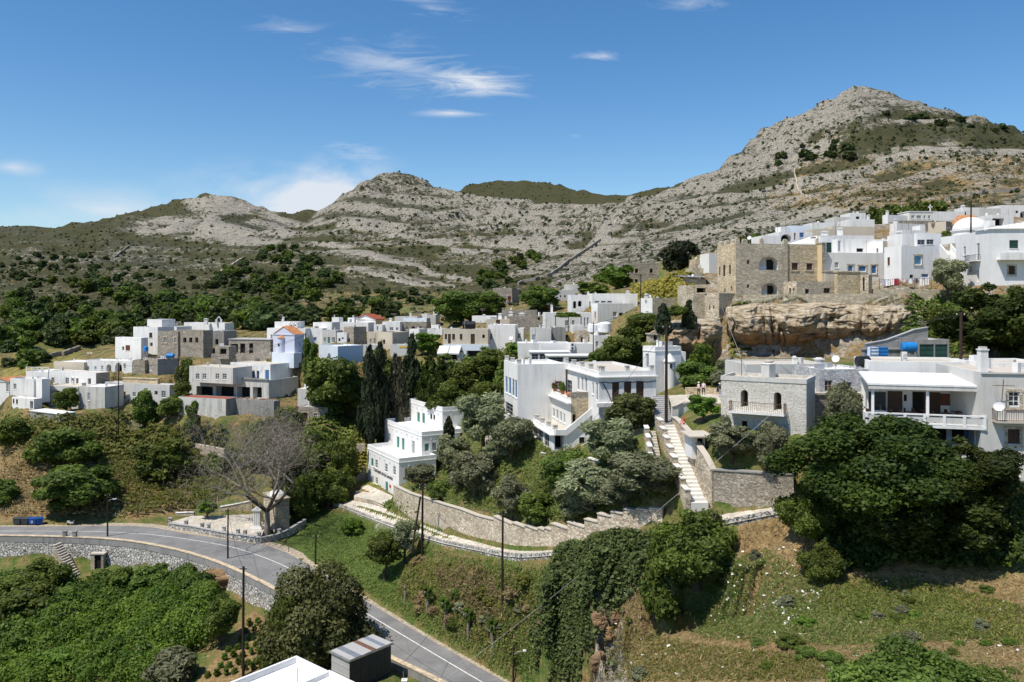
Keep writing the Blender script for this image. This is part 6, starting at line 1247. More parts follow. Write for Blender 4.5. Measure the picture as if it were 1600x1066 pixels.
# ---------------------------------------------------------------- trees, shrubs, grass
def unit(n, rng): v = rng.normal(size=(n, 3)); return v/np.linalg.norm(v, axis=1)[:, None]
def leaf_quads(C, N, size, rng, up=0., asp=1.5, jitter=.9):
    """one four sided leaf spray per point, facing roughly along N"""
    n = len(C); nn = N+unit(n, rng)*jitter; nn[:, 2] += up; nn /= np.linalg.norm(nn, axis=1)[:, None]
    a = np.cross(nn, unit(n, rng)); a /= np.linalg.norm(a, axis=1)[:, None]+1e-9; b = np.cross(nn, a)
    s = (size*(.45+1.0*rng.random(n)**1.5))[:, None]*1.15
    A = a*s*asp*.5; B = b*s*.5
    V = np.stack([C-A, C-B*.9+A*.1, C+A, C+B*.9+A*.1], 1).reshape(-1, 3); return V, np.arange(n*4).reshape(n, 4)
def crown_points(lobes, n, rng, fill=.12):
    """points on the shells of the lobes, dropping what lies deep inside a neighbour"""
    c = lobes[:, :3]; r = lobes[:, 3]; pr = r**2/np.sum(r**2); k = rng.choice(len(r), size=int(n*1.8), p=pr); d = unit(len(k), rng); d[:, 2] = np.where((d[:, 2] < -.35) & (rng.random(len(k)) < .6), -d[:, 2], d[:, 2])
    rad = r[k]*(.74+.34*rng.random(len(k))); P = c[k]+d*rad[:, None]; keep = np.ones(len(k), bool)
    for j in range(len(r)):
        ins = np.linalg.norm(P-c[j], axis=1) < r[j]*.68; keep &= ~(ins & (k != j) & (rng.random(len(k)) > fill))
    P, d, k = P[keep][:n], d[keep][:n], k[keep][:n]; out = rng.random(len(P)) < .14; P[out] += d[out]*(r[k[out]]*.45*rng.random(out.sum()))[:, None]; return P, d, k
def lobes_for(kind, n, rng):
    L = []
    for i in range(n):
        if kind == 'round': d = unit(1, rng)[0]; q = (.35+.65*rng.random())*.36; q *= 1.12; p = np.array([d[0]*q, d[1]*q, .46+d[2]*q*1.1]); r = .065+.12*rng.random()
        elif kind == 'dome': d = unit(1, rng)[0]; q = (.4+.6*rng.random()); p = np.array([d[0]*q*.42, d[1]*q*.42, .1+abs(d[2])*q*.68]); r = .075+.11*rng.random()
        elif kind == 'figdome': d = unit(1, rng)[0]; q = .55+.45*rng.random(); p = np.array([d[0]*q*.41, d[1]*q*.41, .42+d[2]*q*(.50 if d[2] > 0 else .36)]); r = .045+.085*rng.random()
        elif kind == 'spread': a = rng.random()*6.283; q = rng.random()**.5*.4; p = np.array([math.cos(a)*q, math.sin(a)*q, .45+.35*(1-(q/.4)**2)*rng.random()+.12*rng.random()]); r = .07+.09*rng.random()
        elif kind == 'column': z = rng.random(); w_ = .34*min(1, (z+.12)*3.2)*(1-z**2.6)+.05; a = rng.random()*6.283; q = w_*rng.random()**.5; p = np.array([math.cos(a)*q, math.sin(a)*q, z*.92+.04]); r = .07+.07*rng.random()*(1-z)
        elif kind == 'cone': z = rng.random()**1.3; w_ = .42*(1-z)+.03; a = rng.random()*6.283; p = np.array([math.cos(a)*w_, math.sin(a)*w_, z*.9+.08]); r = .05+.09*(1-z)
        L.append((*p, r))
    return np.array(L)
CROWNS = {}
def crown(key, kind, nl, n, size, mat, seed, asp=1.5, up=.0, jitter=.9, clump=True):
    rng = np.random.default_rng(seed); lob = lobes_for(kind, nl, rng); P, d, k = crown_points(lob, n, rng)
    c0 = np.array([0, 0, .4]); out = d*.8+(P-c0)*.6; V, Fq = leaf_quads(P, out, size, rng, up, asp, jitter)
    tone = rng.random(len(lob)); leaf = np.clip(tone[k]*.55+rng.random(len(k))*.55-.05, 0, 1); CROWNS[key] = (fast_mesh('crown', V, Fq, mat, leaf), lob)
for i in range(3):
    crown(('broad', i), 'round', 40, 15000, .040, 'leaf_broad', 10+i); crown(('olive', i), 'round', 36, 15000, .033, 'leaf_olive', 20+i, 2.4)
    crown(('bush', i), 'dome', 32, 11000, .046, 'leaf_broad', 30+i); crown(('far', i), 'dome', 20, 1100, .13, 'leaf_scrub', 40+i); crown(('farbroad', i), 'round', 20, 1300, .125, 'leaf_broad', 46+i)
crown(('bright', 0), 'round', 28, 7000, .055, 'leaf_bright', 50); crown(('brightbush', 0), 'dome', 24, 6000, .06, 'leaf_bright', 51); crown(('olivebush', 0), 'dome', 26, 7000, .05, 'leaf_olive', 52, 2.2)
crown(('cypress', 0), 'column', 70, 8000, .075, 'leaf_cypress', 60, 2.2, .5); crown(('cypress', 1), 'column', 60, 8000, .075, 'leaf_cypress', 61, 2.2, .5); crown(('drycypress', 0), 'column', 60, 7000, .07, 'leaf_drycypress', 62, 2.2, .5)
crown(('fir', 0), 'cone', 60, 8000, .06, 'leaf_fig', 63, 2.); crown(('pine', 0), 'round', 18, 3000, .07, 'leaf_cypress', 64, 2.)
crown(('fig', 0), 'figdome', 110, 80000, .0165, 'leaf_fig', 70, 1.3); crown(('fig', 1), 'figdome', 70, 40000, .023, 'leaf_fig', 71, 1.3); crown(('figbush', 0), 'dome', 40, 26000, .028, 'leaf_broad', 72, 1.4)
crown(('road', 0), 'dome', 60, 36000, .021, 'leaf_olive_brown', 73, 1.5); crown(('roadgreen', 0), 'dome', 34, 15000, .03, 'leaf_broad', 74, 1.5); crown(('brownolive', 0), 'round', 30, 9000, .042, 'leaf_olive_brown', 75, 2.2); crown(('ball', 0), 'round', 40, 5000, .06, 'leaf_bright', 76)
crown(('greybush', 0), 'dome', 26, 5000, .05, 'leaf_olive', 77, 3.); crown(('near', 0), 'dome', 60, 42000, .018, 'leaf_broad', 78, 1.5)
def trunk_mesh(seed, forks=5, thin=1., lean=.12, bark_='bark'):
    """unit trunk: height 1, forks spreading to half a unit"""
    r = random.Random(seed); mb = MB(); p = [Vector((0, 0, -.12)), Vector((r.uniform(-.03, .03), r.uniform(-.03, .03), .14)), Vector((r.uniform(-lean, lean)*.5, r.uniform(-lean, lean)*.5, .34))]
    mb.tube(p, [.062*thin, .046*thin, .04*thin], bark_, 8, False); base = p[-1]
    for k in range(forks):
        a = 6.283*k/forks+r.uniform(-.4, .4); e = Vector((math.cos(a)*r.uniform(.2, .36), math.sin(a)*r.uniform(.2, .36), r.uniform(.62, .9))); m_ = base.lerp(e, .5)+Vector((r.uniform(-.04, .04), r.uniform(-.04, .04), -.05))
        mb.tube([base, m_, e], [.03*thin, .02*thin, .006*thin], bark_, 6, False)
        for q in range(2): f = m_.lerp(e, .3+.3*q)+Vector((r.uniform(-.14, .14), r.uniform(-.14, .14), r.uniform(.05, .16))); mb.tube([m_.lerp(e, .2*q), f], [.014*thin, .004*thin], bark_, 5, False)
    o = mb.build('trunk'); me = o.data; bpy.data.objects.remove(o); return me
TRUNKS = [trunk_mesh(s) for s in (1, 2, 3)]; TRUNK_DARK = trunk_mesh(9, 5, 1., .1, 'bark_dark'); TRUNK_POLE = trunk_mesh(11, 3, .8, .02, 'bark_dark')
_ti = [0]
def tree(name, label, crownkey, cx, ytop, wpx, D=None, pb=None, dmin=40, tf=.3, group=None, cat='tree', sx=1., zb=None, minh=.62):
    """crown width in photo pixels, top at ytop; stands on the ground at distance D, or on the ground seen at pixel row pb"""
    if D is None:
        p = hit(cx, pb, dmin)
        if p is None: return
        D = p.y
    x = (cx-CX)/F*D; z = gz(x, D) if zb is None else zb; h = Zat(ytop, D)-z; wd = wpx/F*D; _ti[0] += 1; r = random.Random(_ti[0]*7)
    while pb is None and zb is None and h < wd*minh and D > dmin: D *= .992; x = (cx-CX)/F*D; z = gz(x, D); h = Zat(ytop, D)-z; wd = wpx/F*D
    h = max(h, wd*(.7 if pb else .45))
    root = thing(name, label, cat, (x, D, z), group); me, lob = CROWNS[crownkey]
    c = link_mesh('crown' if cat == 'tree' else 'foliage', me, root); c.scale = (wd*1.05, wd*1.05*sx, h*(1-tf)*1.06); c.location = (0, 0, h*tf-.02*h); c.rotation_euler = (0, 0, r.uniform(0, 6.28))
    if tf < .06 and cat == 'shrub': return root
    tm = TRUNK_DARK if 'cypress' in crownkey[0] or 'fir' in crownkey[0] else TRUNKS[_ti[0] % 3]; tr = link_mesh('trunk' if cat == 'tree' else 'stem', tm, root); tr.scale = (min(wd, h)*.9, min(wd, h)*.9, h*.93); tr.rotation_euler = (0, 0, r.uniform(0, 6.28))
    if crownkey[0] in ('cypress', 'drycypress', 'fir'): tr.scale = (h*.22, h*.22, h*.9)
    return root
B3 = lambda k, i: (k, i)
# the great figs on the right
tree('fig_tree', 'huge dark green fig tree spreading below the restaurant', ('fig',0), 1358, 645, 292, 64.6, tf=.2)
tree('fig_tree', 'lower dark fig tree in front of the balcony house at the right edge', ('fig',1), 1505, 678, 190, 63.0, tf=.3)
tree('fig_tree', 'drooping left limb of dark fig foliage hanging over the rubble wall end', ('figbush',0), 1262, 735, 95, 66.8, tf=.1)
tree('shrub', 'green shrub hanging under the left side of the huge fig tree', ('figbush',0), 1285, 838, 75, 63., tf=.02, cat='shrub')
tree('fig_tree', 'dense dark tree deep in shade under the huge fig', ('fig',1), 1440, 720, 240, 65.0, tf=.1)
tree('shrub', 'dark shrub at the foot of the bank below the right edge house', ('figbush',0), 1575, 770, 70, 63.5, tf=.02, cat='shrub')
tree('broadleaf_tree', 'round dark green tree covering the end of the stairs and path', ('figbush',0), 1090, 778, 150, 71.5, tf=.12)
tree('shrub', 'bushy green growth at the left foot of the round dark tree', ('bush',1), 1040, 835, 80, 72, tf=.02, cat='shrub')
tree('broadleaf_tree', 'large half green half brown tree beside the road at the bottom', ('road',0), 497, 866, 170, 93, tf=.1)
tree('shrub', 'bright green lower side of the big roadside tree', ('roadgreen',0), 455, 905, 95, 91.5, tf=.05, cat='shrub')
# olives of the terraced garden
for i, (lab, k, cx, yt, wp, D, tf) in enumerate((
 ('tall grey green olive tree right of the museum house', ('olive',0), 755, 616, 85, -716, .3), ('olive tree hiding the right corner of the museum house', ('olive',1), 708, 678, 62, -742, .25),
 ('large olive tree left of the terrace house', ('olive',2), 800, 648, 72, -728, .25), ('broad olive tree above the stepped garden wall', ('olive',0), 742, 708, 82, -786, .2),
 ('olive tree beside the lowest wall of the museum house', ('olive',2), 655, 722, 55, -764, .2), ('bright round tree inside the garden wall corner', ('broad',0), 688, 748, 42, -784, .12),
 ('dark glossy tree below the terrace house yard wall', ('broad',1), 884, 706, 90, -768, .2), ('wide olive tree in the middle of the garden', ('olive',1), 925, 735, 118, -806, .2),
 ('broad olive tree beside the narrow stairs', ('olive',2), 1008, 730, 112, -792, .2), ('olive tree in front of the terrace house facade', ('olive',0), 953, 656, 88, -738, .25),
 ('brownish tree touching the terrace house balcony', ('brownolive',0), 985, 612, 82, 93.5, .35), ('leafy green tree right behind the stepped garden wall', ('broad',2), 838, 775, 66, -820, .15),
 ('olive tree above the first bend of the garden wall', ('olive',1), 800, 744, 66, -808, .2), ('low olive tree behind the path bend', ('olive',0), 900, 772, 72, -816, .15), ('olive tree at the right end of the garden wall', ('olive',2), 968, 772, 70, -800, .15),
 ('olive tree under the white gate piers', ('olive',1), 778, 688, 50, 119, .2), ('small olive left of the gate piers', ('olive',2), 722, 735, 45, 124, .2))):
    tree('olive_tree' if 'olive' in k[0] else 'broadleaf_tree', lab, k, cx, yt, wp, D if D > 0 else None, None if D > 0 else -D, 70, tf=tf)
for lab, k, cx, yt, wp, D, tf in (
 ('olive tree at the left in front of the grey house', ('olive',1), 1143, 660, 88, 76.5, .2), ('greener olive tree right of the grey house garden', ('olive',0), 1205, 664, 66, 74.3, .2), ('thin pale tree between the rough stone house and the restaurant', ('olive',2), 1322, 590, 62, 76, .3),
 ('bright young tree in the courtyard beside the broad stairs', ('bright',0), 1098, 618, 50, 86, .3), ('flowering shrub against the grey house wall', ('olivebush',0), 1135, 640, 34, 77, .05)):
    tree('olive_tree' if 'olive tree' in lab else 'small_tree', lab, k, cx, yt, wp, D, tf=tf)
# cypresses, firs and the valley trees
for lab, k, cx, yt, wp, D, pb, tf in (
 ('tall black green cypress nearest the museum house', ('cypress',0), 577, 552, 36, 165, 0, .18), ('second tall cypress just behind the nearest one', ('cypress',1), 593, 545, 32, 168, 0, .18), ('brownish dying cypress right of the cypress pair', ('drycypress',0), 620, 560, 36, 170, 0, .1),
 ('dark slender cypress in front of the beige corner house', ('cypress',1), 643, 530, 32, 176, 0, .15), ('small dark conifer against the museum house wall', ('cypress',0), 701, 660, 30, 141, 0, .05)):
    tree('cypress_tree', lab, k, cx, yt, wp, D, tf=tf)
for lab, k, cx, yt, wp, D, tf in (('dark fir tree left of the cafe terrace', ('fir',0), 672, 560, 42, 172, .05), ('second dark fir under the cafe awnings', ('fir',0), 690, 565, 40, 170, .05)): tree('fir_tree', lab, k, cx, yt, wp, D, tf=tf)
for lab, k, cx, yt, wp, D, tf in (
 ('great dense tree in front of the pale blue house', ('broad',0), 523, 548, 108, 176, .12), ('lighter green tree right of the pale blue house', ('broad',1), 590, 545, 62, 181, .15), ('bright green tree below the white corner house', ('bright',0), 668, 520, 52, 190, .15),
 ('dark bushy tree under the cafe terrace', ('broad',2), 728, 568, 72, 167, .1), ('wide tree between the cafe and the terrace house', ('broad',1), 775, 546, 72, 163, .15), ('dark tree left of the terrace house blue windows', ('broad',0), 765, 590, 66, 150, .1), ('low green tree above the museum house roof', ('broad',2), 702, 600, 70, 162, .1),
 ('leafy tree at the right end of the cafe railing', ('bright',0), 802, 536, 38, 165, .2), ('yellow green tree beside the lilac chapel', ('bright',0), 485, 530, 28, 184, .2),
 ('big dark green tree above the centre of the village', ('broad',0), 722, 450, 92, 236, .12), ('second big tree right of the central green one', ('broad',2), 765, 458, 62, 236, .12), ('dark rounded tree behind the stone house at the hill foot', ('broad',1), 845, 446, 62, 232, .1),
 ('broad tree in front of the stone house with white side', ('broad',2), 1003, 492, 72, 128, .12), ('leafy tree left of the white turret house', ('broad',0), 972, 520, 75, 126, .1), ('low green tree behind the veranda roof', ('broad',1), 940, 545, 42, 128, .1),
 ('dark evergreen beside the roofless ruin', ('farbroad',0), 962, 413, 62, 252, .05), ('olive green low tree left of the dark evergreen', ('farbroad',1), 925, 440, 60, 236, .05), ('black pine standing alone left of the castle', ('pine',0), 1064, 373, 60, 185, .12),
 ('small round tree in the vine house garden', ('bright',0), 873, 516, 24, 172, .1), ('palm like shrub at the pointed arch', ('brightbush',0), 1098, 520, 42, 120, .05), ('green bush below the gate tower', ('bush',0), 1092, 556, 66, 108, .05), ('olive bush under the rock beside the grey house', ('olivebush',0), 1140, 556, 74, 104, .05),
 ('great fig tree on the slope at the right below the white houses', ('fig',1), 1552, 438, 188, 108, .08), ('open crowned small tree by the laundry line', ('olive',0), 1481, 406, 56, 139, .35), ('dark green tree between the two upper white houses', ('broad',1), 1487, 360, 40, 172, .1)):
    tree('pine_tree' if 'pine' in lab else ('fig_tree' if 'fig tree' in lab else ('shrub' if 'bush' in lab or 'shrub' in lab else 'broadleaf_tree')), lab, k, cx, yt, wp, D, tf=tf, cat='shrub' if ('bush' in lab or 'shrub' in lab) and 'bushy' not in lab else 'tree')
tree('topiary', 'clipped dark arched hedge left end by the tall pole', ('cypress',0), 1036, 478, 28, 122, tf=.05, cat='hedge', zb=Zat(524,122)); tree('topiary', 'clipped dark hedge right end against the gate tower', ('cypress',1), 1077, 472, 26, 126, tf=.02, cat='hedge', zb=Zat(514,126)); tree('topiary', 'clipped hedge joining the two dark arched ends', ('bush',2), 1056, 474, 44, 126, tf=.05, cat='hedge', zb=Zat(494,126))
for i, (cx, yt, wp) in enumerate(((1372, 322, 30), (1395, 318, 34), (1420, 314, 36), (1445, 313, 36), (1466, 312, 30))): tree('conifer', ('leftmost', 'second from left', 'middle', 'fourth from left', 'rightmost')[i]+' of the dark pines in the belt above the upper white houses', ('farbroad', i % 3), cx, yt, wp, 262+i*2, tf=.05, group='pine belt above the upper houses')
for lab, cx, yt, wp in (('dark green trees behind the castle merlons left side', 1165, 362, 22), ('dark green tree behind the castle merlons right side', 1180, 360, 22)): tree('broadleaf_tree', lab.replace('trees', 'tree'), ('farbroad', 2), cx, yt, wp, 190, tf=.1)
# left slope
for lab, k, cx, yt, wp, D, tf in (
 ('dense round tree on the left slope above the road', ('broad',1), 258, 684, 92, 162, .08), ('big dark tree over the road beside the bins', ('broad',0), 122, 722, 124, 150, .18), ('spreading bush under the long grey house', ('bush',0), 100, 656, 92, 172, .03), ('young trees beside the vine house, seen as one crown', ('broad',1), 104, 606, 44, 184, .1),
 ('small orchard tree in front of the long grey house', ('broad',2), 226, 612, 44, 180, .15), ('second orchard tree beside the long grey house', ('broad',0), 268, 618, 52, 180, .12), ('dark hedge tree left of the derelict house', ('broad',1), 292, 560, 34, 190, .05), ('tall green tree by the derelict house corner', ('broad',2), 285, 600, 36, 182, .08),
 ('young tree against the streaked concrete wall', ('bright',0), 300, 628, 26, 170, .3), ('bush below the dark concrete wall', ('bush',2), 410, 640, 72, 168, .03), ('light green tree at the concrete wall end', ('broad',0), 452, 632, 40, 170, .1),
 ('green tree between the stone hut and the bare tree', ('broad',1), 497, 668, 66, 160, .08), ('bushy tree right of the bare tree', ('broad',2), 532, 690, 62, 157, .08), ('dark tree above the path start', ('broad',0), 515, 728, 70, 152, .08), ('shadowed tree behind the stone kiosk', ('broad',1), 468, 745, 60, 147, .08), ('brown green tree behind the bare tree', ('brownolive',0), 452, 690, 70, 153, .1),
 ('dark leafy tree at the far left edge', ('broad',2), 20, 655, 70, 178, .05), ('small tree above the curved overgrown wall', ('bush',2), 345, 690, 60, 168, .05), ('bush left of the bins on the dry bank', ('bush',1), 5, 745, 60, 152, .03)):
    tree('shrub' if 'bush' in lab.split()[1:4] or 'bush' in lab.split()[:2] else 'broadleaf_tree', lab, k, cx, yt, wp, D, tf=tf, cat='shrub' if 'bush' in lab.split()[:4] else 'tree')
tree('small_tree', 'small umbrella shaped tree on the monument square', ('ball',0), 325, 783, 38, 146, tf=.5)
tree('shrub', 'bright round bush on the grass below the path', ('brightbush',0), 549, 804, 40, 134, tf=.02, cat='shrub')
tree('broadleaf_tree', 'sparse roadside tree with twisted trunk below the twin poles', ('broad',1), 602, 832, 62, 110, tf=.4); tree('broadleaf_tree', 'thin green tree beside the leaning pole', ('olive',1), 632, 810, 55, 111, tf=.35)
tree('shrub', 'large green bush at the bottom edge below the dry field', ('near',0), 1425, 985, 260, 47.5, tf=.0, cat='shrub'); tree('shrub', 'second green bush at the bottom right edge', ('near',0), 1560, 1035, 170, 44, tf=.0, cat='shrub'); tree('shrub', 'small round grey green bush on the dry slope', ('olivebush',0), 1181, 857, 26, None, 874, 50, tf=.0, cat='shrub')
tree('shrub', 'grey twiggy bush at the bottom beside the stone pillar', ('greybush',0), 272, 1012, 85, 99, tf=.02, cat='shrub'); tree('broadleaf_tree', 'small orchard tree at the edge of the vineyard', ('broad',0), 345, 930, 62, 104, tf=.3)
# pollarded roadside trees
for i, (cx, yt, pb) in enumerate(((632, 912, 945), (668, 918, 966), (695, 935, 988), (732, 952, 1008), (771, 968, 1022))):
    p = hit(cx, pb, 60)
    if not p: continue
    h = Zat(yt, p.y)-p.z; root = thing('pollarded_tree', ('farthest and barest', 'second farthest', 'middle', 'second nearest', 'nearest')[i]+' of the pollarded trees along the road bank', 'tree', tuple(p), 'pollarded trees along the road'); mb = MB(); r = random.Random(i); ends = []
    q = [p+Vector((0, 0, -.3)), p+Vector((r.uniform(-.1, .1), 0, h*.3)), p+Vector((r.uniform(-.25, .25), 0, h*.6))]; mb.tube(q, [.2, .16, .17], 'bark_grey', 7)
    for a in range(3): e = q[-1]+Vector((r.uniform(-.6, .6), r.uniform(-.4, .4), h*r.uniform(.15, .3))); mb.tube([q[-1], q[-1].lerp(e, .6)+Vector((0, 0, .1)), e], [.12, .1, .11], 'bark_grey', 6); ends.append(e)
    mb.build('trunk', root)
    if i: c = link_mesh('crown', CROWNS[('bright', 0)][0], root); c.scale = (1.5, 1.5, h*.45); c.location = (0, 0, h*.6)
# the bare tree by the monument
def bare_tree():
    p = W(417, 838, 138.); p.z = gz(p.x, p.y); H_ = Zat(648, p.y)-p.z; r = random.Random(12); mb = MB(); tips = []
    def grow(a, d, ln, rad, lev):
        pts_ = [a]; q = a
        for k in range(3): d = (d+Vector((r.uniform(-.2, .2), r.uniform(-.2, .2), r.uniform(-.06, .14)))).normalized(); q = q+d*ln/3; pts_.append(q)
        mb.tube(pts_, [rad, rad*.88, rad*.75, rad*.6], 'bark_grey' if lev > 1 else 'bark_dark', 7 if lev < 2 else (5 if lev < 4 else 3), False)
        if lev >= 5: tips.append((q, d)); return
        n = 4 if lev == 0 else 3
        for k in range(n):
            sp = .62 if lev < 2 else .72; e = (d+Vector((r.gauss(0, sp), r.gauss(0, sp), r.gauss(.06, .4)))).normalized(); grow(pts_[-1] if k else pts_[2], e, ln*r.uniform(.66, .88), rad*r.uniform(.45, .62), lev+1)
    for k in range(5):
        a = 6.283*k/5+.3; grow(p+Vector((0, 0, H_*.2)), Vector((math.cos(a)*1.15, math.sin(a)*1.0, .8)).normalized(), H_*.31, .30, 1)
    mb.tube([p+Vector((0, 0, -.4)), p+Vector((.1, 0, H_*.1)), p+Vector((0, 0, H_*.23))], [.62, .46, .42], 'bark_grey', 9, False)
    root = thing('bare_tree', 'large leafless grey brown tree beside the monument square', 'tree', tuple(p)); mb.build('trunk', root)
    rng = np.random.default_rng(5); C = np.array([t_[0] for t_ in tips]); N = np.array([t_[1] for t_ in tips]); C = np.repeat(C, 34, 0)+rng.normal(size=(len(C)*34, 3))*1.35; N = np.repeat(N, 34, 0)
    V, Fq = leaf_quads(C-np.array(p), N, .05, rng, 0, 16., 1.2); link_mesh('twig', fast_mesh('twig', V, Fq, 'leaf_brown', rng.random(len(C))), root); tag(root.children[-1] if root.children else root)
    return root
bare_tree()
# hillside trees and shrubs one can tell apart
def scatter(poly, n, wm_, rng, keys, name, label, group, dmin=150, hh=(.6, .9), min_gap=.55):
    xs = [p[0] for p in poly]; ys = [p[1] for p in poly]; got = []; tries = 0
    while len(got) < n and tries < n*40:
        tries += 1; px, py = rng.uniform(min(xs), max(xs)), rng.uniform(min(ys), max(ys))
        if not inpoly(np.array([px]), np.array([py]), poly)[0]: continue
        p = hit(px, py, dmin)
        if p is None: continue
        wd = rng.uniform(*wm_)
        if any((p-q).length < (wd+w2)*.5*min_gap for q, w2 in got): continue
        got.append((p, wd)); me = CROWNS[keys[int(rng.integers(len(keys)))]][0]; o = link_mesh(name, me); o.location = p-Vector((0, 0, wd*.08)); o.scale = (wd, wd*rng.uniform(.85, 1.15), wd*rng.uniform(*hh)); o.rotation_euler = (0, 0, rng.uniform(0, 6.28)); tag(o, label, 'tree' if 'tree' in name else 'shrub', group)
rg = np.random.default_rng(77); FK = [('far', i) for i in range(3)]; FB = [('farbroad', i) for i in range(3)]+FK
scatter([(0,478),(60,440),(200,452),(260,500),(180,545),(60,540),(0,560)], 66, (7, 13), rg, FB, 'hillside_tree', 'dark rounded evergreen tree on the lower left hillside behind the village', 'evergreen trees on the lower left hillside', 220)
scatter([(200,470),(330,470),(420,480),(470,500),(420,520),(340,505),(250,500)], 42, (7, 12), rg, FB, 'hillside_tree', 'dark evergreen tree right behind the white chapel and stone houses', 'evergreen trees behind the left houses', 220)
scatter([(330,440),(400,400),(460,372),(475,395),(530,430),(520,470),(440,475),(380,470)], 60, (6, 11), rg, FB, 'hillside_tree', 'dark green tree on the wooded spur between the two left hills', 'trees on the wooded spur', 300)
scatter([(0,400),(120,395),(300,425),(340,455),(160,440),(0,440)], 44, (5, 10), rg, FK, 'hillside_shrub', 'isolated dark shrub on the upper left slope', 'dark shrubs on the upper left slope', 300, (.5, .75), 1.)
scatter([(735,440),(800,405),(860,395),(850,420),(790,450),(745,462)], 16, (6, 10), rg, FB, 'hillside_tree', 'dark tree in the gully below the middle peak', 'trees in the gully above the village', 260)
scatter([(1205,255),(1240,238),(1300,225),(1345,232),(1340,252),(1280,250),(1225,262)], 12, (8, 16), rg, FK, 'hillside_shrub', 'big dark shrub on the shoulder of the right mountain', 'dark shrubs on the right mountain', 400, (.5, .7), .9)
scatter([(1380,178),(1600,200),(1590,216),(1390,186)], 8, (8, 14), rg, FK, 'hillside_shrub', 'dark shrub along the skyline of the right mountain', 'shrubs on the right mountain skyline', 500, (.5, .7), 1.)
scatter([(545,460),(660,450),(700,470),(640,485),(560,482)], 18, (4, 7), rg, FK, 'hillside_shrub', 'dark shrub on the slope right behind the village centre', 'shrubs on the slope behind the village centre', 250, (.5, .8), .9)
scatter([(0,560),(60,545),(60,575),(0,590)], 4, (6, 10), rg, FB, 'hillside_tree', 'dark tree in the meadow at the far left edge', 'trees in the far left meadow', 200)
# small scrub, grass, ivy and thicket: ground cover nobody could count
def cover(name, pts_, nrm, size, mat, rng, asp=1.5, up=0., jitter=.9, label=None):
    V, Fq = leaf_quads(np.array(pts_), np.array(nrm), size, rng, up, asp, jitter); return tag(link_mesh(name, fast_mesh(name, V, Fq, mat, rng.random(len(pts_)))), label, None, None, 'stuff')
def visible_samples(n, y0, y1, rng, px=(-60, 1660), weight=None, dmax=1600):
    out = []; r0 = int(np.searchsorted(Yr, 150)); hit(0, 470, 150); cm = _cm[r0]
    for _ in range(n):
        a, b = rng.uniform(*px), rng.uniform(y0, y1); c = int(np.clip(round(float(np.interp((a-CX)/F, T, np.arange(NC)))), 0, NC-1)); r = int(np.searchsorted(cm[:, c], -b))+r0
        if r >= NR or Yr[r] > dmax or Yr[r] < 230: continue
        if weight is not None and rng.random() > weight[r, c]: continue
        out.append((T[c]*Yr[r]+rng.normal()*1., Yr[r]+rng.normal()*1.5, ZZ[r, c]))
    return out
S_ = visible_samples(17000, 160, 500, rg, weight=np.clip(scrub-.1, 0, 1)); C = []; N = []; Sz = []
for x, y, z in S_:
    w_ = rg.uniform(.7, 1.7)*(1 if y < 600 else 1.5); k = 9; d = unit(k, rg); d[:, 2] = abs(d[:, 2]); C.append(np.array([x, y, z])+d*w_*[.6, .6, .5]); N.append(d); Sz.append(np.full(k, w_*.8))
cover('scrubland', np.concatenate(C), np.concatenate(N), np.concatenate(Sz), 'leaf_scrub', rg, 1.3, label='low dark scrub dotting the limestone hills')
def surface_cover(name, poly, n, mat, size, lift, label, asp=1.5, up=.2, jitter=.9, dmin=36, bump=0., bs=.5, hang=0):
    rng = np.random.default_rng(abs(hash(label)) % 9999 if False else len(label)*31+n); xs = [p[0] for p in poly]; ys = [p[1] for p in poly]; P = []; Nn = []
    m = int(n*1.6); X_ = rng.uniform(min(xs), max(xs), m*2); Y_ = rng.uniform(min(ys), max(ys), m*2); ok = inpoly(X_, Y_, poly)
    for px, py in list(zip(X_[ok], Y_[ok]))[:n]:
        p = hit(px, py, dmin)
        if p is None or p.y > 320: continue
        b = bump*max(0, vnoise(np.array(p.x*bs), np.array(p.y*bs), 3)*1.5-.25)+bump*.35*vnoise(np.array(p.x*bs*2.7), np.array(p.y*bs*2.7), 8); P.append((p.x+rng.normal()*.15, p.y+rng.normal()*.15, p.z+b+rng.random()*lift)); Nn.append((rng.normal()*.3, -.5, 1.))
    if P: return cover(name, P, Nn, size, mat, rng, asp, up, jitter, label)
surface_cover('ivy', [(872,868),(940,858),(1030,862),(1040,905),(985,935),(960,985),(930,1010),(905,1070),(840,1070),(830,1000),(845,930)], 32000, 'leaf_ivy', .24, .5, 'dark green ivy tumbling down the bank under the path', bump=1.2, bs=.35)
surface_cover('creeper', [(590,790),(640,790),(700,800),(690,806),(620,800)], 700, 'leaf_broad', .3, .6, 'green creeper hanging on the garden wall')
G1 = [(455,800),(560,815),(640,850),(700,870),(860,905),(850,960),(830,1066),(770,1050),(690,1000),(590,938),(480,868)]
surface_cover('grass', G1, 42000, 'leaf_grass', .085, .25, 'tall green and straw grass on the bank between road and path', 5., -.6, .8)
surface_cover('dry_grass', [(680,900),(760,905),(800,960),(760,1000),(700,950)], 5000, 'leaf_dry', .1, .5, 'reddish dry weeds in the middle of the road bank', 4., -.4, .9, bump=.6)
surface_cover('weeds', [(640,880),(830,915),(850,1000),(800,1040),(700,990),(620,930)], 9000, 'leaf_weed', .12, .3, 'yellow green weeds on the road bank', 3., -.3, .8, bump=.5)
surface_cover('dry_grass', [(640,870),(830,915),(850,1000),(800,1040),(700,990),(620,930)], 6000, 'leaf_dry', .09, .35, 'dry brown grass and weeds on the road bank', 5., -.5, .9, bump=.3)
surface_cover('dry_grass', [(930,930),(1060,880),(1240,805),(1290,900),(1600,905),(1600,1066),(940,1066)], 26000, 'leaf_dry', .05, .12, 'dry straw grass over the lower right field', 6., -.5, .9)
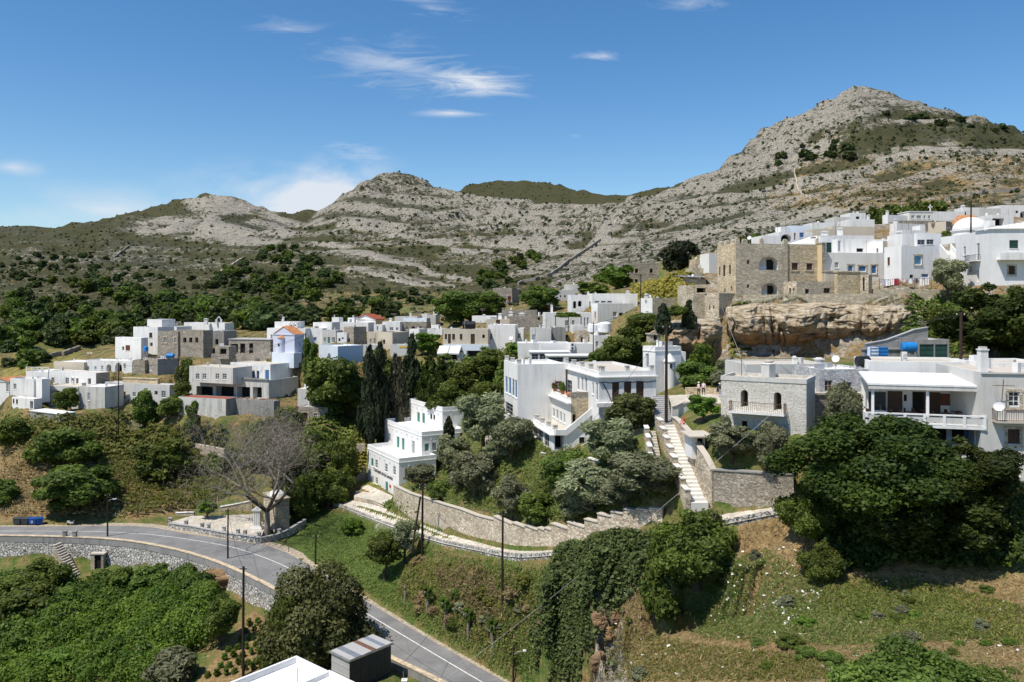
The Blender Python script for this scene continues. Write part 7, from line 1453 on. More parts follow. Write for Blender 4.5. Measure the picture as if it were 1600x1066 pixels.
surface_cover('grass', [(990,915),(1200,860),(1300,930),(1480,930),(1560,1000),(1300,1010),(1100,1000)], 34000, 'leaf_grass', .06, .12, 'green grass patches in the lower right field', 5., -.5, .9)
surface_cover('stones', [(1090,870),(1250,850),(1290,930),(1260,980),(1080,960)], 260, 'leaf_white_rock', .17, .12, 'white stones and flowers strewn over the field', 1.2, .6, .5)
crown(('drybush', 0), 'dome', 26, 5000, .05, 'leaf_dry', 91, 3.); crown(('weedbush', 0), 'dome', 26, 5000, .055, 'leaf_weed', 92, 2.); _rf = np.random.default_rng(31)
for k in range(60):
    px, py = _rf.uniform(600, 850), _rf.uniform(870, 1045)
    if not inpoly(np.array([px]), np.array([py]), [(610,930),(650,880),(745,890),(850,905),(850,1000),(805,1045),(700,985)])[0]: continue
    p = hit(px, py, 50); s_ = _rf.uniform(.7, 2.2); o = link_mesh('tussock', CROWNS[(('drybush', 0), ('weedbush', 0), ('drybush', 0), ('bush', 1), ('olivebush', 0))[k % 5]][0]); o.location = p-Vector((0, 0, .15)); o.scale = (s_*1.2, s_*1.1, s_*.65); o.rotation_euler = (0, 0, k); tag(o, 'dry or green tussock growing on the bank above the road', 'shrub', 'tussocks on the bank above the road')
for k in range(34):
    px, py = _rf.uniform(960, 1590), _rf.uniform(905, 1060); p = hit(px, py, 38)
    if p is None: continue
    o = link_mesh('tussock', CROWNS[(('bush', 0), ('brightbush', 0), ('olivebush', 0))[k % 3]][0]); s_ = _rf.uniform(.5, 1.5); o.location = p-Vector((0, 0, .1)); o.scale = (s_*1.3, s_*1.2, s_*.6); o.rotation_euler = (0, 0, k); tag(o, 'low weedy tussock growing in the lower right field', 'shrub', 'weedy tussocks in the lower right field')
surface_cover('grass', [(1250,915),(1420,905),(1600,950),(1600,1010),(1420,985),(1300,960)], 14000, 'leaf_weed', .07, .15, 'fresh green weeds along the foot of the fig shade', 4., -.5, .9)
surface_cover('grass', [(940,985),(1100,1010),(1300,1030),(1290,1066),(945,1066)], 9000, 'leaf_weed', .06, .15, 'yellow green grass at the bottom of the field', 5., -.5, .9)
surface_cover('stones', [(930,930),(1600,940),(1600,1066),(950,1066)], 160, 'leaf_white_rock', .2, .05, 'scattered pale stones in the dry field', 1.2, .6, .5)
surface_cover('weeds', [(0,690),(120,690),(230,760),(230,812),(0,808)], 12000, 'leaf_dry', .16, .4, 'dry weeds on the bank behind the road', 4., -.4, .8, dmin=120, bump=.8)
surface_cover('weeds', [(130,690),(330,690),(400,760),(300,800),(200,810)], 20000, 'leaf_weed', .22, .5, 'wild green weeds on the left slope', 2.6, -.3, .8, dmin=120, bump=1.1)
surface_cover('weeds', [(0,660),(180,660),(350,680),(350,700),(120,730),(0,700)], 8000, 'leaf_weed', .45, .5, 'rough green undergrowth below the left houses', 1.6, .1, .9, dmin=120, bump=1.6)
surface_cover('weeds', [(420,680),(560,650),(566,700),(545,770),(440,790)], 12000, 'leaf_weed', .36, .5, 'green undergrowth above the path start', 1.6, .1, .9, dmin=120, bump=1.5)
surface_cover('weeds', [(620,700),(830,690),(1000,740),(1040,790),(900,820),(800,815),(640,770)], 22000, 'leaf_grass', .13, .3, 'grass and weeds under the olive trees', 4., -.2, .8, bump=.4)
surface_cover('yellow_flowers', [(985,452),(1075,428),(1085,452),(1075,468),(985,468)], 6000, 'leaf_yellow', .45, .5, 'yellow flowering broom covering the slope beside the castle', 1.5, .3, .8, dmin=150, bump=1.0)
surface_cover('yellow_flowers', [(530,688),(565,672),(600,645),(640,640),(600,660),(572,690),(566,735),(550,755)], 5000, 'leaf_yellow', .35, .5, 'yellow broom and weeds by the cypress trees', 1.5, .3, .8, dmin=130, bump=.9)
surface_cover('undergrowth', [(640,590),(800,560),(790,620),(700,640),(640,650)], 9000, 'leaf_broad', .5, .6, 'dark undergrowth of the wooded valley', 1.5, .2, .9, dmin=130, bump=2.5)
surface_cover('undergrowth', [(1140,462),(1380,462),(1440,480),(1150,486)], 3000, 'leaf_olive', .15, .35, 'dry tufts growing along the rock edge', 1.6, .2, .9, dmin=100)
surface_cover('undergrowth', [(1140,480),(1200,480),(1170,560),(1140,560)], 1500, 'leaf_broad', .35, .5, 'green weeds at the left end of the bare rock', 1.6, .2, .9, dmin=100)
surface_cover('undergrowth', [(1420,470),(1510,455),(1510,560),(1400,560)], 5000, 'leaf_broad', .35, .5, 'green weeds at the right end of the bare rock', 1.6, .2, .9, dmin=100, bump=.8)
surface_cover('undergrowth', [(1440,500),(1600,500),(1600,560),(1450,560)], 6000, 'leaf_broad', .35, .6, 'green undergrowth beneath the upper fig tree', 1.6, .2, .9, dmin=80, bump=1.5)
surface_cover('undergrowth', [(1250,790),(1600,790),(1600,900),(1290,900)], 14000, 'leaf_fig', .3, .6, 'dark undergrowth in the shade of the figs', 1.6, .1, .9, bump=1.2)
def thicket(label, poly, n_b, mat, leaves, hh, seed, size=.34):
    """rolling mass of bushes: many lobes side by side on the slope"""
    rng = np.random.default_rng(seed); xs = [p[0] for p in poly]; ys = [p[1] for p in poly]; L = []
    while len(L) < n_b:
        px, py = rng.uniform(min(xs), max(xs)), rng.uniform(min(ys), max(ys))
        if not inpoly(np.array([px]), np.array([py]), poly)[0]: continue
        p = hit(px, py, 60)
        if p is None or p.y > 140: continue
        r = rng.uniform(.7, 2.4); big = float(vnoise(np.array(p.x*.16), np.array(p.y*.16), seed)); h = hh[0]+(hh[1]-hh[0])*big*1.5; L.append((p.x, p.y, p.z+h*rng.uniform(.35, .9), r*.8))
    L = np.array(L); P, d, k = crown_points(L, leaves, rng, .2); tone = rng.random(len(L)); V, Fq = leaf_quads(P, d, size, rng, .25, 1.5, .8)
    return tag(link_mesh('thicket', fast_mesh('thicket', V, Fq, mat, np.clip(tone[k]*.6+rng.random(len(k))*.5-.05, 0, 1))), label, None, None, 'stuff')
thicket('dense dark green thicket at the far left below the road wall', [(-30,925),(60,915),(120,930),(140,960),(60,1010),(-30,1040)], 230, 'leaf_thicket', 46000, (.2, 2.6), 1, .30)
thicket('bright green creeping thicket filling the bottom left corner', [(-30,1030),(60,1000),(180,950),(330,955),(330,1010),(220,1075),(-30,1110)], 330, 'leaf_thicket_bright', 60000, (.4, 3.0), 2, .24)
thicket('green thicket climbing the foot of the road wall', [(150,930),(200,918),(290,912),(325,930),(350,965),(280,985),(150,965)], 220, 'leaf_thicket', 46000, (.2, 2.6), 3, .28)
for cx, pb, wp, k in ((18,940,100,('broad',0)),(70,935,84,('broad',1)),(118,952,70,('bush',0)),(40,985,110,('broad',2)),(100,990,80,('olivebush',0)),(15,1030,90,('bush',1)),(185,935,60,('bright',0)),(235,925,66,('broad',1)),(285,930,62,('brightbush',0)),(320,945,56,('broad',2)),(255,962,60,('brightbush',0)),(300,985,64,('broad',0)),(150,1000,70,('brightbush',0)),(210,1000,60,('bush',2)),(90,1050,80,('brightbush',0))):
    p = hit(cx, pb, 60)
    if p: r_ = random.Random(cx); wd = wp/F*p.y; o = link_mesh('bush', CROWNS[k][0], None, p+Vector((0, 0, .3))); o.scale = (wd, wd, wd*r_.uniform(.45, .7)); o.rotation_euler = (0, 0, r_.uniform(0, 6)); tag(o, 'dense leafy bush standing out of the thicket below the road wall', 'shrub', 'bushes in the thicket below the road wall')
scatter([(60,512),(330,486),(480,488),(640,483),(640,496),(480,508),(350,506),(180,528),(80,545)], 46, (6, 9), rg, FB, 'hillside_tree', 'green tree directly behind the row of left and central village houses', 'trees behind the village houses', 215)
# vine rows in the small vineyard
vi = 0
for a in range(7):
    for b_ in range(9):
        px, py = 325+a*16+b_*6-a*2, 1060-b_*13-a*2
        if not inpoly(np.array([px]), np.array([py]), [(318,1068),(398,962),(432,1000),(414,1068)])[0]: continue
        p = hit(px, py, 70)
        if p is None: continue
        o = link_mesh('vine', CROWNS[('bright', 0) if vi % 2 else ('brightbush', 0)][0]); o.location = p; o.scale = (.9, .9, 1.); o.rotation_euler = (0, 0, vi); tag(o, 'small pruned vine plant in the tan soil of the vineyard', 'vine', 'vines in the small vineyard'); vi += 1
# ---------------------------------------------------------------- poles, wires, bins, people and other small things
def pole(label, px, yt, yb, D, kind='utility', rad=.13, lamp=0, arms=1):
    p = W(px, yb, D); g = gz(p.x, p.y); zb = min(p.z, g)-.2 if g < p.z+3 else p.z-.2; zt = Zat(yt, D); root = thing('street_lamp' if kind == 'lamp' else 'utility_pole', label, 'lamp post' if kind == 'lamp' else 'pole', (p.x, p.y, zb)); mb = MB(); mb.tube([(p.x, p.y, zb), (p.x, p.y, (zb+zt)/2), (p.x+.05, p.y, zt)], [rad*1.15, rad, rad*.8], 'pole_wood', 8); mb.build('pole', root)
    if arms:
        mb = MB()
        for k in range(arms): mb.box((p.x-.45, p.y-.06, zt-.35-k*.4), (.9, 0, 0), (0, .1, 0), (0, 0, .09), 'pole_wood'); [mb.lathe((p.x+dx, p.y, zt-.26-k*.4), [(.04, 0), (.06, .05), (.03, .14)], 'grey_wash', 6) for dx in (-.38, .38)]
        mb.build('crossarm', root)
    if lamp:
        s = lamp; mb = MB(); z = zt-(zt-zb)*.12; mb.tube([(p.x, p.y, z-.5), (p.x+s*.5, p.y-.1, z-.05), (p.x+s*1.1, p.y-.2, z+.05)], .04, 'steel', 6); a = mb.build('lamp_arm', root); mb = MB(); mb.prism([(p.x+s*1.0, p.y-.32, z), (p.x+s*1.65, p.y-.32, z+.08), (p.x+s*1.65, p.y-.32, z+.2), (p.x+s*1.0, p.y-.32, z+.16)], (0, .24, 0), 'plastic_white'); mb.build('lamp_head', a)
    return Vector((p.x, p.y, zt))
pole('wooden pole with white street lamp at the road edge above the wall stairs', 168, 772, 838, 136.5, lamp=1.)
pole('short wooden pole at the outer road edge opposite the square', 356, 795, 870, 124.8)
pole('tall dark pole rising from the vineyard at the bottom left', 380, 885, 1052, 95., rad=.16)
pole('short dark pole on the grass beside the road bend', 493, 836, 880, 122)
T1 = pole('upright one of the twin poles on the footpath', 660, 755, 846, 109.5, rad=.15, arms=2)
a, b = W(657, 776, 109.2), W(643, 858, 108); mb = MB(); mb.tube([a, b-Vector((0, 0, .5))], .13, 'pole_wood', 8); tag(mb.build('utility_pole', org=b), 'leaning brace pole beside the upright pole on the footpath', 'pole')
pole('tall thin pole in front of the curving garden wall', 785, 798, 918, 87.5, rad=.13)
T2 = pole('very tall brown pole at the head of the broad stairs', 1041, 508, 656, 91.5, rad=.17)
T3 = pole('dark pole standing on the roof behind the restaurant', 1501, 488, 588, 80, rad=.17)
pole('thick dark pole in front of the white dome', 1517, 313, 368, 150, rad=.16, arms=0); pole('lamp pole with round head beside the small white cottage', 927, 503, 560, 147, 'lamp', .09, 0, 1)
pole('thin pole on the yellow slope', 1001, 428, 478, 168, rad=.12); pole('pole in front of the arcade house at left', 185, 566, 648, 177, rad=.12); pole('pole beside the derelict house left wall', 279, 558, 622, 184, rad=.12); pole('pole beside the lilac chapel side wall', 477, 520, 588, 180, rad=.13)
pole('street lamp with curved white arm at the bottom edge of the road', 802, 1008, 1080, 84, 'lamp', .1, 1., 0)
for px, yt, yb, D, lab in ((451, 850, 866, 128, 'thin small post on the grass edge by the road'), (1127, 601, 622, 88, 'thin iron post on the walkway wall')):
    p = W(px, yb, D); mb = MB(); mb.tube([p-Vector((0, 0, .4)), W(px, yt, D)], .05, 'rusty_iron', 6); tag(mb.build('post', org=p), lab, 'post')
def wire(label, a, b, sag, rad=.02, mat='wire', mid=()):
    P_ = [a, *mid, b]; out = []
    for p, q in zip(P_, P_[1:]): out += [p.lerp(q, k/16)-Vector((0, 0, sag*4*(k/16)*(1-k/16))) for k in range(17)]
    mb = MB(); mb.tube(out, rad, mat, 4, False); tag(mb.build('cable', org=a), label, 'cable')
wire('long pale cable from the grey house down to the bottom street lamp', W(1204,648,73.5), W(690,1066,84.5), .5, .016, 'pale_wire')
wire('black cable crossing the road beside the metal shed', W(676,984,88), W(632,1034,78), .1, .022); wire('black cable running along the near road edge', W(612,1004,86.5), W(770,1100,80), .3, .022)
wire('pale cable dropping from the gate tower to the grey house roof', W(1128,478,146), W(1165,574,80), .3, .02, 'pale_wire'); wire('dark cable from the lamp pole to the large arched house', W(927,506,147), W(995,478,180), .6, .035); wire('dark wire between the tall stair pole and the restaurant roof pole', T2-Vector((0,0,.3)), T3-Vector((0,0,.3)), 1.2, .02)
wire('dark wire strung from the twin pole to the thin pole on the bank', T1-Vector((0, 0, .3)), W(785, 803, 87.5), .7, .022); wire('dark wire from the thin pole up towards the stairs pole', W(785, 803, 87.5), T2-Vector((0, 0, .5)), .9, .02); wire('dark wire between the two poles on the outer road edge', W(168, 776, 136.5), W(356, 799, 124.8), .9, .025)
wire('dark wire from the roadside pole to the vineyard pole', W(356, 799, 124.8), W(380, 889, 95), .8, .022); wire('thin wire over the roofs between the left village poles', W(185, 570, 177), W(279, 562, 184), .8, .03); wire('thin wire from the derelict house pole to the chapel pole', W(279, 562, 184), W(477, 524, 180), 1.2, .03)
wire('dark wire passing the lilac chapel', W(425,543,186), W(477,524,180), .2, .03)
# bins by the road
def bin_(label, px, D, z, rot, col, mark=False):
    c = W(px, HY, D); c.z = z; root = thing('dumpster', label, 'dumpster', tuple(c)); u = Vector((math.cos(rot), math.sin(rot), 0)); v = Vector((-u.y, u.x, 0)); mb = MB(); w_, d_, h = 1.25, 1.0, 1.15
    lo_ = [c+u*(sx*w_*.42)+v*(sy*d_*.42)+Vector((0, 0, .2)) for sx, sy in ((-1,-1),(1,-1),(1,1),(-1,1))]; hi = [c+u*(sx*w_*.5)+v*(sy*d_*.5)+Vector((0, 0, h)) for sx, sy in ((-1,-1),(1,-1),(1,1),(-1,1))]
    mb.poly(lo_[::-1], col)
    for i in range(4): j = (i+1) % 4; mb.poly([lo_[i], lo_[j], hi[j], hi[i]], col)
    for sx in (-1, 1): mb.box(c+u*(sx*w_*.52)-v*.1+Vector((0, 0, h-.2)), u*.06, v*.2, (0, 0, .1), col)
    mb.build('body', root); mb = MB(); pr = [(-.54, 0), (-.5, .1), (-.25, .22), (.1, .25), (.54, .14), (.54, 0)]; mb.prism([c-u*w_*.53+v*(y*d_)+Vector((0, 0, h+zz)) for y, zz in pr], u*w_*1.06, col); mb.build('lid', root)
    for sx in (-1, 1):
        for sy in (-1, 1): q = c+u*(sx*.42)+v*(sy*.33)+Vector((0, 0, .1)); mb = MB(); mb.tube([q-v*.04, q+v*.04], .1, 'black_metal', 10); mb.build('wheel', root)
    if mark:
        mb = MB(); f = c-v*(d_*.47)+Vector((0, 0, .62)); R_ = .2
        for k in range(3):
            a = 2.094*k+.5; p0 = f+u*math.cos(a)*R_+Vector((0, 0, math.sin(a)*R_)); p1 = f+u*math.cos(a+1.2)*R_+Vector((0, 0, math.sin(a+1.2)*R_)); mb.tube([p0-v*.03, p1-v*.03], .045, 'plastic_white', 4)
        mb.build('emblem', root)
for lab, px, rot, col, mk in (('leftmost dark grey dumpster in the row by the road', 28, 0, 'bin_grey', 0), ('second dark grey dumpster touching the blue ones', 40, 0, 'bin_grey', 0), ('blue dumpster with white emblem facing the road', 52, 0, 'bin_blue', 1), ('blue dumpster turned sideways at the right end of the row', 61, .6, 'bin_blue', 0)): bin_(lab, px, 143.5, max(gz((px-CX)/F*143.5, 143.5), RZ-.1), rot, col, mk)
# scooter parked in the shade
c = W(111, HY, 143.); c.z = max(gz(c.x, 143), RZ); root = thing('scooter', 'small pale scooter parked in the dark shade under the road tree', 'scooter', tuple(c)); mb = MB(); mb.prism([c+Vector(q) for q in ((-.6, 0, .45), (-.1, 0, .35), (.35, 0, .35), (.5, 0, .95), (.4, 0, .95), (.25, 0, .5), (-.1, 0, .55), (-.2, 0, .8), (-.75, 0, .8))], (0, .28, 0), 'grey_wash'); mb.build('body', root); mb = MB(); mb.tube([c+Vector((.45, -.2, 1.05)), c+Vector((.45, .5, 1.05))], .03, 'black_metal', 6); mb.build('handlebar', root)
for dx in (-.55, .55): mb = MB(); mb.tube([c+Vector((dx, .06, .24)), c+Vector((dx, .2, .24))], .24, 'black_metal', 14); mb.build('wheel', root)
# people on the walkway
def person(label, px, yb, D, face_, shirt, legs, hat=None, stride=.12, arm=.25):
    p = W(px, yb, D); h = 1.72; f = Vector((math.sin(face_), -math.cos(face_), 0)); s = Vector((f.y, -f.x, 0)); J = {}; U = Vector((0, 0, 1)); V_ = []; E_ = []; R_ = []
    def j(n, pos, rx, par=None): J[n] = len(V_); V_.append(pos); R_.append(rx); (E_.append((J[par], J[n])) if par else None)
    j('pelvis', U*.93, .15); j('belly', U*1.08, .135, 'pelvis'); j('chest', U*1.3+f*.01, .155, 'belly'); j('neck', U*1.47, .06, 'chest'); j('head', U*1.58+f*.02, .088, 'neck'); j('crown', U*1.68+f*.015, .07, 'head'); j('nose', U*1.585+f*.105, .018, 'head')
    for sd, nm in ((-1, 'l'), (1, 'r')):
        k = s*sd; st = f*stride*sd; j('hip'+nm, k*.10+U*.88, .10, 'pelvis'); j('knee'+nm, k*.11+U*.49+st*.6+f*.03, .065, 'hip'+nm); j('ankle'+nm, k*.11+U*.09+st, .042, 'knee'+nm); j('toe'+nm, k*.12+U*.035+st+f*.17, .035, 'ankle'+nm)
        j('sho'+nm, k*.2+U*1.40, .06, 'chest'); j('elb'+nm, k*.26+U*1.13-f*.03-st*.4, .043, 'sho'+nm); j('wri'+nm, k*.27+U*.90+f*arm*.5-st*.7, .03, 'elb'+nm); j('palm'+nm, k*.27+U*.83+f*arm*.6-st*.7, .032, 'wri'+nm)
        for q in range(4): a = (q-1.5)*.022; L_ = (.07, .08, .078, .062)[q]; j('f%d%s' % (q, nm), k*.27+U*.79+f*(arm*.62+a)-st*.7, .010, 'palm'+nm); j('g%d%s' % (q, nm), k*.262+U*(.79-L_)+f*(arm*.62+a+.01)-st*.7, .008, 'f%d%s' % (q, nm))
        j('th'+nm, k*.25+U*.82+f*(arm*.6+.05)-st*.7, .010, 'palm'+nm)
    me = bpy.data.meshes.new('person'); me.from_pydata([tuple(v) for v in V_], E_, []); o = bpy.data.objects.new('person', me); COL.objects.link(o); m = o.modifiers.new('skin', 'SKIN'); sk = me.skin_vertices[0].data
    for i, r_ in enumerate(R_): sk[i].radius = (r_*1.1 if i in (J['chest'], J['pelvis'], J['belly']) else r_, r_)
    sk[J['pelvis']].use_root = True; o.modifiers.new('sub', 'SUBSURF').levels = 1; bpy.context.view_layer.update()
    m2 = bpy.data.meshes.new_from_object(o.evaluated_get(bpy.context.evaluated_depsgraph_get())); bpy.data.objects.remove(o); m2.materials.clear()
    for mt in ('skin', shirt, legs, 'black_metal'): m2.materials.append(MATS[mt])
    for pl in m2.polygons:
        c = pl.center; lat = abs(c.dot(s)); pl.material_index = 0 if (c.z > 1.46 or (lat > .2 and c.z < 1.14)) else (3 if c.z < .1 else (2 if c.z < .95 else 1))
        pl.use_smooth = True
    o = link_mesh('person', m2, None, p); o.scale = (h/1.75,)*3; tag(o, label, 'person'); hm = MB(); hm.lathe(U*1.60-f*.005, [(.098, 0), (.1, .05), (.085, .1), (.05, .135), (.005, .15)], hat or 'hair', 12)
    if hat: hm.lathe(U*1.645, [(.16, 0), (.16, .012)], hat, 14)
    hh = hm.build('hat' if hat else 'hair'); hh.parent = o
    return o
person('person in dark trousers and pale top walking on the walkway, left of the pair', 1091.5, 619, 96.5, 1.9, 'cloth_pink', 'cloth_dark', 'cloth_white')
person('person in a pink shirt and dark trousers standing with the left walker', 1099.5, 618, 96.5, -.6, 'cloth_pink', 'cloth_dark')
person('person with dark backpack and white cap near the grey house corner', 1124.5, 621, 94, 1.2, 'cloth_navy', 'cloth_violet', 'cloth_white')
q = W(1124.0, 613, 94); mb = MB(); mb.cbox(q+Vector((-.12, .1, .05)), .3, .22, .48, 'cloth_dark'); tag(mb.build('backpack', org=q, bevel=.05), 'dark backpack on the person in the white cap', 'backpack')
# laundry line
A_, B_ = W(1374, 436, 145.2), W(1455, 434, 144.6); root = thing('clothesline', 'long clothesline strung between thin posts above the terrace wall', 'clothesline', tuple(A_))
for k in (0, .35, .68, 1.): q = A_.lerp(B_, k); mb = MB(); mb.tube([q-Vector((0, 0, 2.)), q+Vector((0, 0, .1))], .05, 'rusty_iron', 6); mb.build('post', root)
mb = MB(); mb.tube([A_.lerp(B_, k/12)-Vector((0, 0, .12*math.sin(math.pi*(k*3 % 12)/12))) for k in range(13)], .02, 'wire', 4); mb.build('line', root)
for k, (t_, w_, h_, mt, lab) in enumerate(((.08, .5, 1.0, 'cloth_violet', 'violet cloth, first on the clothesline from the left'), (.16, .7, 1.2, 'cloth_white', 'white sheet next to the violet cloth'), (.25, .5, 1.1, 'cloth_white', 'narrow white towel left of the red cloth'), (.33, .8, 1.0, 'cloth_red', 'dark red cloth on the clothesline'), (.47, .8, .6, 'cloth_pink', 'short pale pink cloth in the middle of the clothesline'), (.60, .9, .9, 'cloth_white', 'wide white sheet right of the pink cloth'), (.72, .45, .8, 'cloth_navy', 'navy cloth between two white sheets'), (.82, .8, 1.3, 'cloth_white', 'long white sheet beside the blue shutter'), (.92, .6, 1.2, 'cloth_white', 'last white cloth at the right end of the clothesline'))):
    c = A_.lerp(B_, t_)-Vector((0, 0, .08)); mb = MB(); n = 6
    for i in range(n):
        f0, f1 = i/n, (i+1)/n; q0, q1 = Vector((w_*(f0-.5), .06*math.sin(f0*9+k), 0)), Vector((w_*(f1-.5), .06*math.sin(f1*9+k), 0)); mb.prism([c+q0, c+q1, c+q1*1.05-Vector((0, .05, h_)), c+q0*1.05-Vector((0, .05, h_))], (0, .02, 0), mt)
    tag(mb.build('laundry', org=c), lab, 'laundry')
# water tanks and dishes
def tank(label, px, py, D, r, L, mat, horiz=True, stand='steel'):
    c = W(px, py, D); root = thing('water_tank', label, 'water tank', tuple(c)); mb = MB()
    if horiz: prof = [(-L/2, r*.2), (-L/2+.04, r*.75), (-L/2+.14, r*.97), (-L/2+.2, r), (0, r*1.01), (L/2-.2, r), (L/2-.14, r*.97), (L/2-.04, r*.75), (L/2, r*.2)]; mb.tube([c+Vector((x, 0, 0)) for x, _ in prof], [q for _, q in prof], mat, 18)
    else: mb.lathe(c-Vector((0, 0, L/2)), [(r*.9, 0), (r, .08), (r, L*.8), (r*.8, L*.93), (r*.25, L)], mat, 18)
    mb.build('drum', root); mb = MB()
    for dx in (-L*.3, L*.3) if horiz else (-r*.5, r*.5): mb.cbox(c+Vector((dx, 0, -r*1.5 if horiz else -L/2-.5)), .1, r*1.5, r*.7 if horiz else .52, stand)
    mb.build('stand', root)
tank('big bright blue horizontal water tank beside the teal garage doors', 1420, 542.5, 98.5, .62, 1.85, 'tank_blue'); tank('black plastic water tank on the rough stone house roof', 1348, 565, 83, .55, 1.5, 'tank_black'); tank('blue water tank on the white cube house terrace', 228, 545, 209, .6, 1.4, 'tank_blue', False); tank('light blue water tank on the half ruined stone house', 266, 556, 196, .6, 2., 'tank_blue'); tank('black water tank on the cafe house roof', 733, 508, 183, .9, 3., 'tank_black'); tank('white round water tank behind the small white cottage', 944.5, 511, 164, 1.4, 2.2, 'plastic_white', False); tank('second white tank left of the round one', 927, 512, 165, 1.2, 1.9, 'plastic_white', False)
for px, D, lab in ((1364, 98.5, 'white water cube in blue frame, left one on the garage terrace'), (1378, 98.5, 'second framed water cube left of the blue tank')):
    c = W(px, 556, D); root = thing('water_cube', lab, 'water tank', tuple(c)); mb = MB(); mb.cbox(c, .95, .95, 1.05, 'plastic_white' if px < 1370 else 'tank_blue'); mb.build('drum', root, bevel=.06)
    for dx in (-.5, .5):
        for dy in (-.5, .5): mb = MB(); mb.cbox(c+Vector((dx, dy, -.1)), .06, .06, 1.25, 'tank_blue'); mb.build('post', root)
    for z_ in (.15, .55, .95): mb = MB(); mb.cbox(c+Vector((0, -.5, z_)), 1.0, .06, .05, 'tank_blue'); mb.build('rail', root)
def dish(label, px, py, D, r, mat='plastic_white', d=(-.5, -.75, .4)):
    c = W(px, py, D); d = Vector(d).normalized(); root = thing('satellite_dish', label, 'satellite dish', tuple(c)); mb = MB(); pr = [(.02, 0), (.45, .05), (.8, .17), (1., .3)]; mb.tube([c+d*(z_*r) for q, z_ in pr], [q*r for q, z_ in pr], mat, 16, False); mb.build('reflector', root); mb = MB(); mb.tube([c-Vector((0, 0, 1.2)), c], .04, 'steel', 5); mb.tube([c-d*.0-Vector((0, 0, r*.8)), c+d*r*.9], .02, 'steel', 4); mb.build('stand', root)
dish('satellite dish on the rough white stone house roof edge', 1306, 561, 81.5, .38); dish('small dish on the museum house roof corner', 725, 627, 157, .45); dish('small dish on the white cafe house wall corner', 799, 528, 181, .5); dish('dish on the castle merlons', 1171, 372, 152, .4)
# flower pots on the terrace parapet
up = [h for h in HOUSES if h['label'].startswith('large white terraced')][0]['blocks'][2]; O, e, n, Ln = up.frame('L')
for k, (t_, s_, lab) in enumerate(((.82, .5, 'leftmost terracotta pot with bushy plant on the terrace parapet'), (.58, .48, 'terracotta pot with red flowers, second on the terrace parapet'), (.32, .5, 'tall planted pot, third on the terrace parapet'), (.1, .42, 'round empty red pot at the terrace corner'))):
    c = Vector((O.x, O.y, up.z1))+e*(Ln*t_)-n*.2; mb = MB(); root = thing('flower_pot', lab, 'flower pot', tuple(c)); mb.lathe(c, [(s_*.45, 0), (s_*.62, s_*.8), (s_*.7, s_*.82), (s_*.7, s_*.95), (s_*.55, s_*.95)] if k < 3 else [(.2, 0), (.42, .25), (.4, .5), (.25, .62)], 'terracotta', 14); mb.build('pot', root)
    if k < 3: o = link_mesh('plant', CROWNS[('brightbush' if k != 1 else 'bush', 0)][0], root); o.scale = (.9, .9, 1.0 if k != 2 else 1.7); o.location = (0, 0, s_*.8)
    if k == 1: rng = np.random.default_rng(4); V, Fq = leaf_quads(rng.normal(size=(26, 3))*.3+np.array([0, 0, 1.0]), rng.normal(size=(26, 3)), .16, rng); link_mesh('flower', fast_mesh('flower', V, Fq, 'leaf_flower_red', rng.random(26)), root)
# red flowering plant on the courtyard wall
c = W(1067.5, 661, 86); rng = np.random.default_rng(9); V, Fq = leaf_quads(rng.normal(size=(30, 3))*.28, rng.normal(size=(30, 3)), .18, rng); o = link_mesh('red_flowers', fast_mesh('flower', V, Fq, 'leaf_flower_red', rng.random(30)), None, c); tag(o, 'red flowering plant on the courtyard wall beside the broad stairs', 'plant')
# vine pergola
root = thing('vine_pergola', 'green vine pergola in front of the white house with the tall chimney', 'pergola', tuple(W(886, 520, 174)))
for px in (868, 888, 908): q = W(px, 495, 174); mb = MB(); mb.tube([q-Vector((0, 0, 4.5)), q], .1, 'pole_wood', 6); mb.build('post', root)
c = W(888, 491, 174.5); o = link_mesh('foliage', CROWNS[('brightbush', 0)][0], root); o.location = c-Vector((0, 0, .7))-Vector(root['_org']); o.scale = (6.6, 3., 1.6)
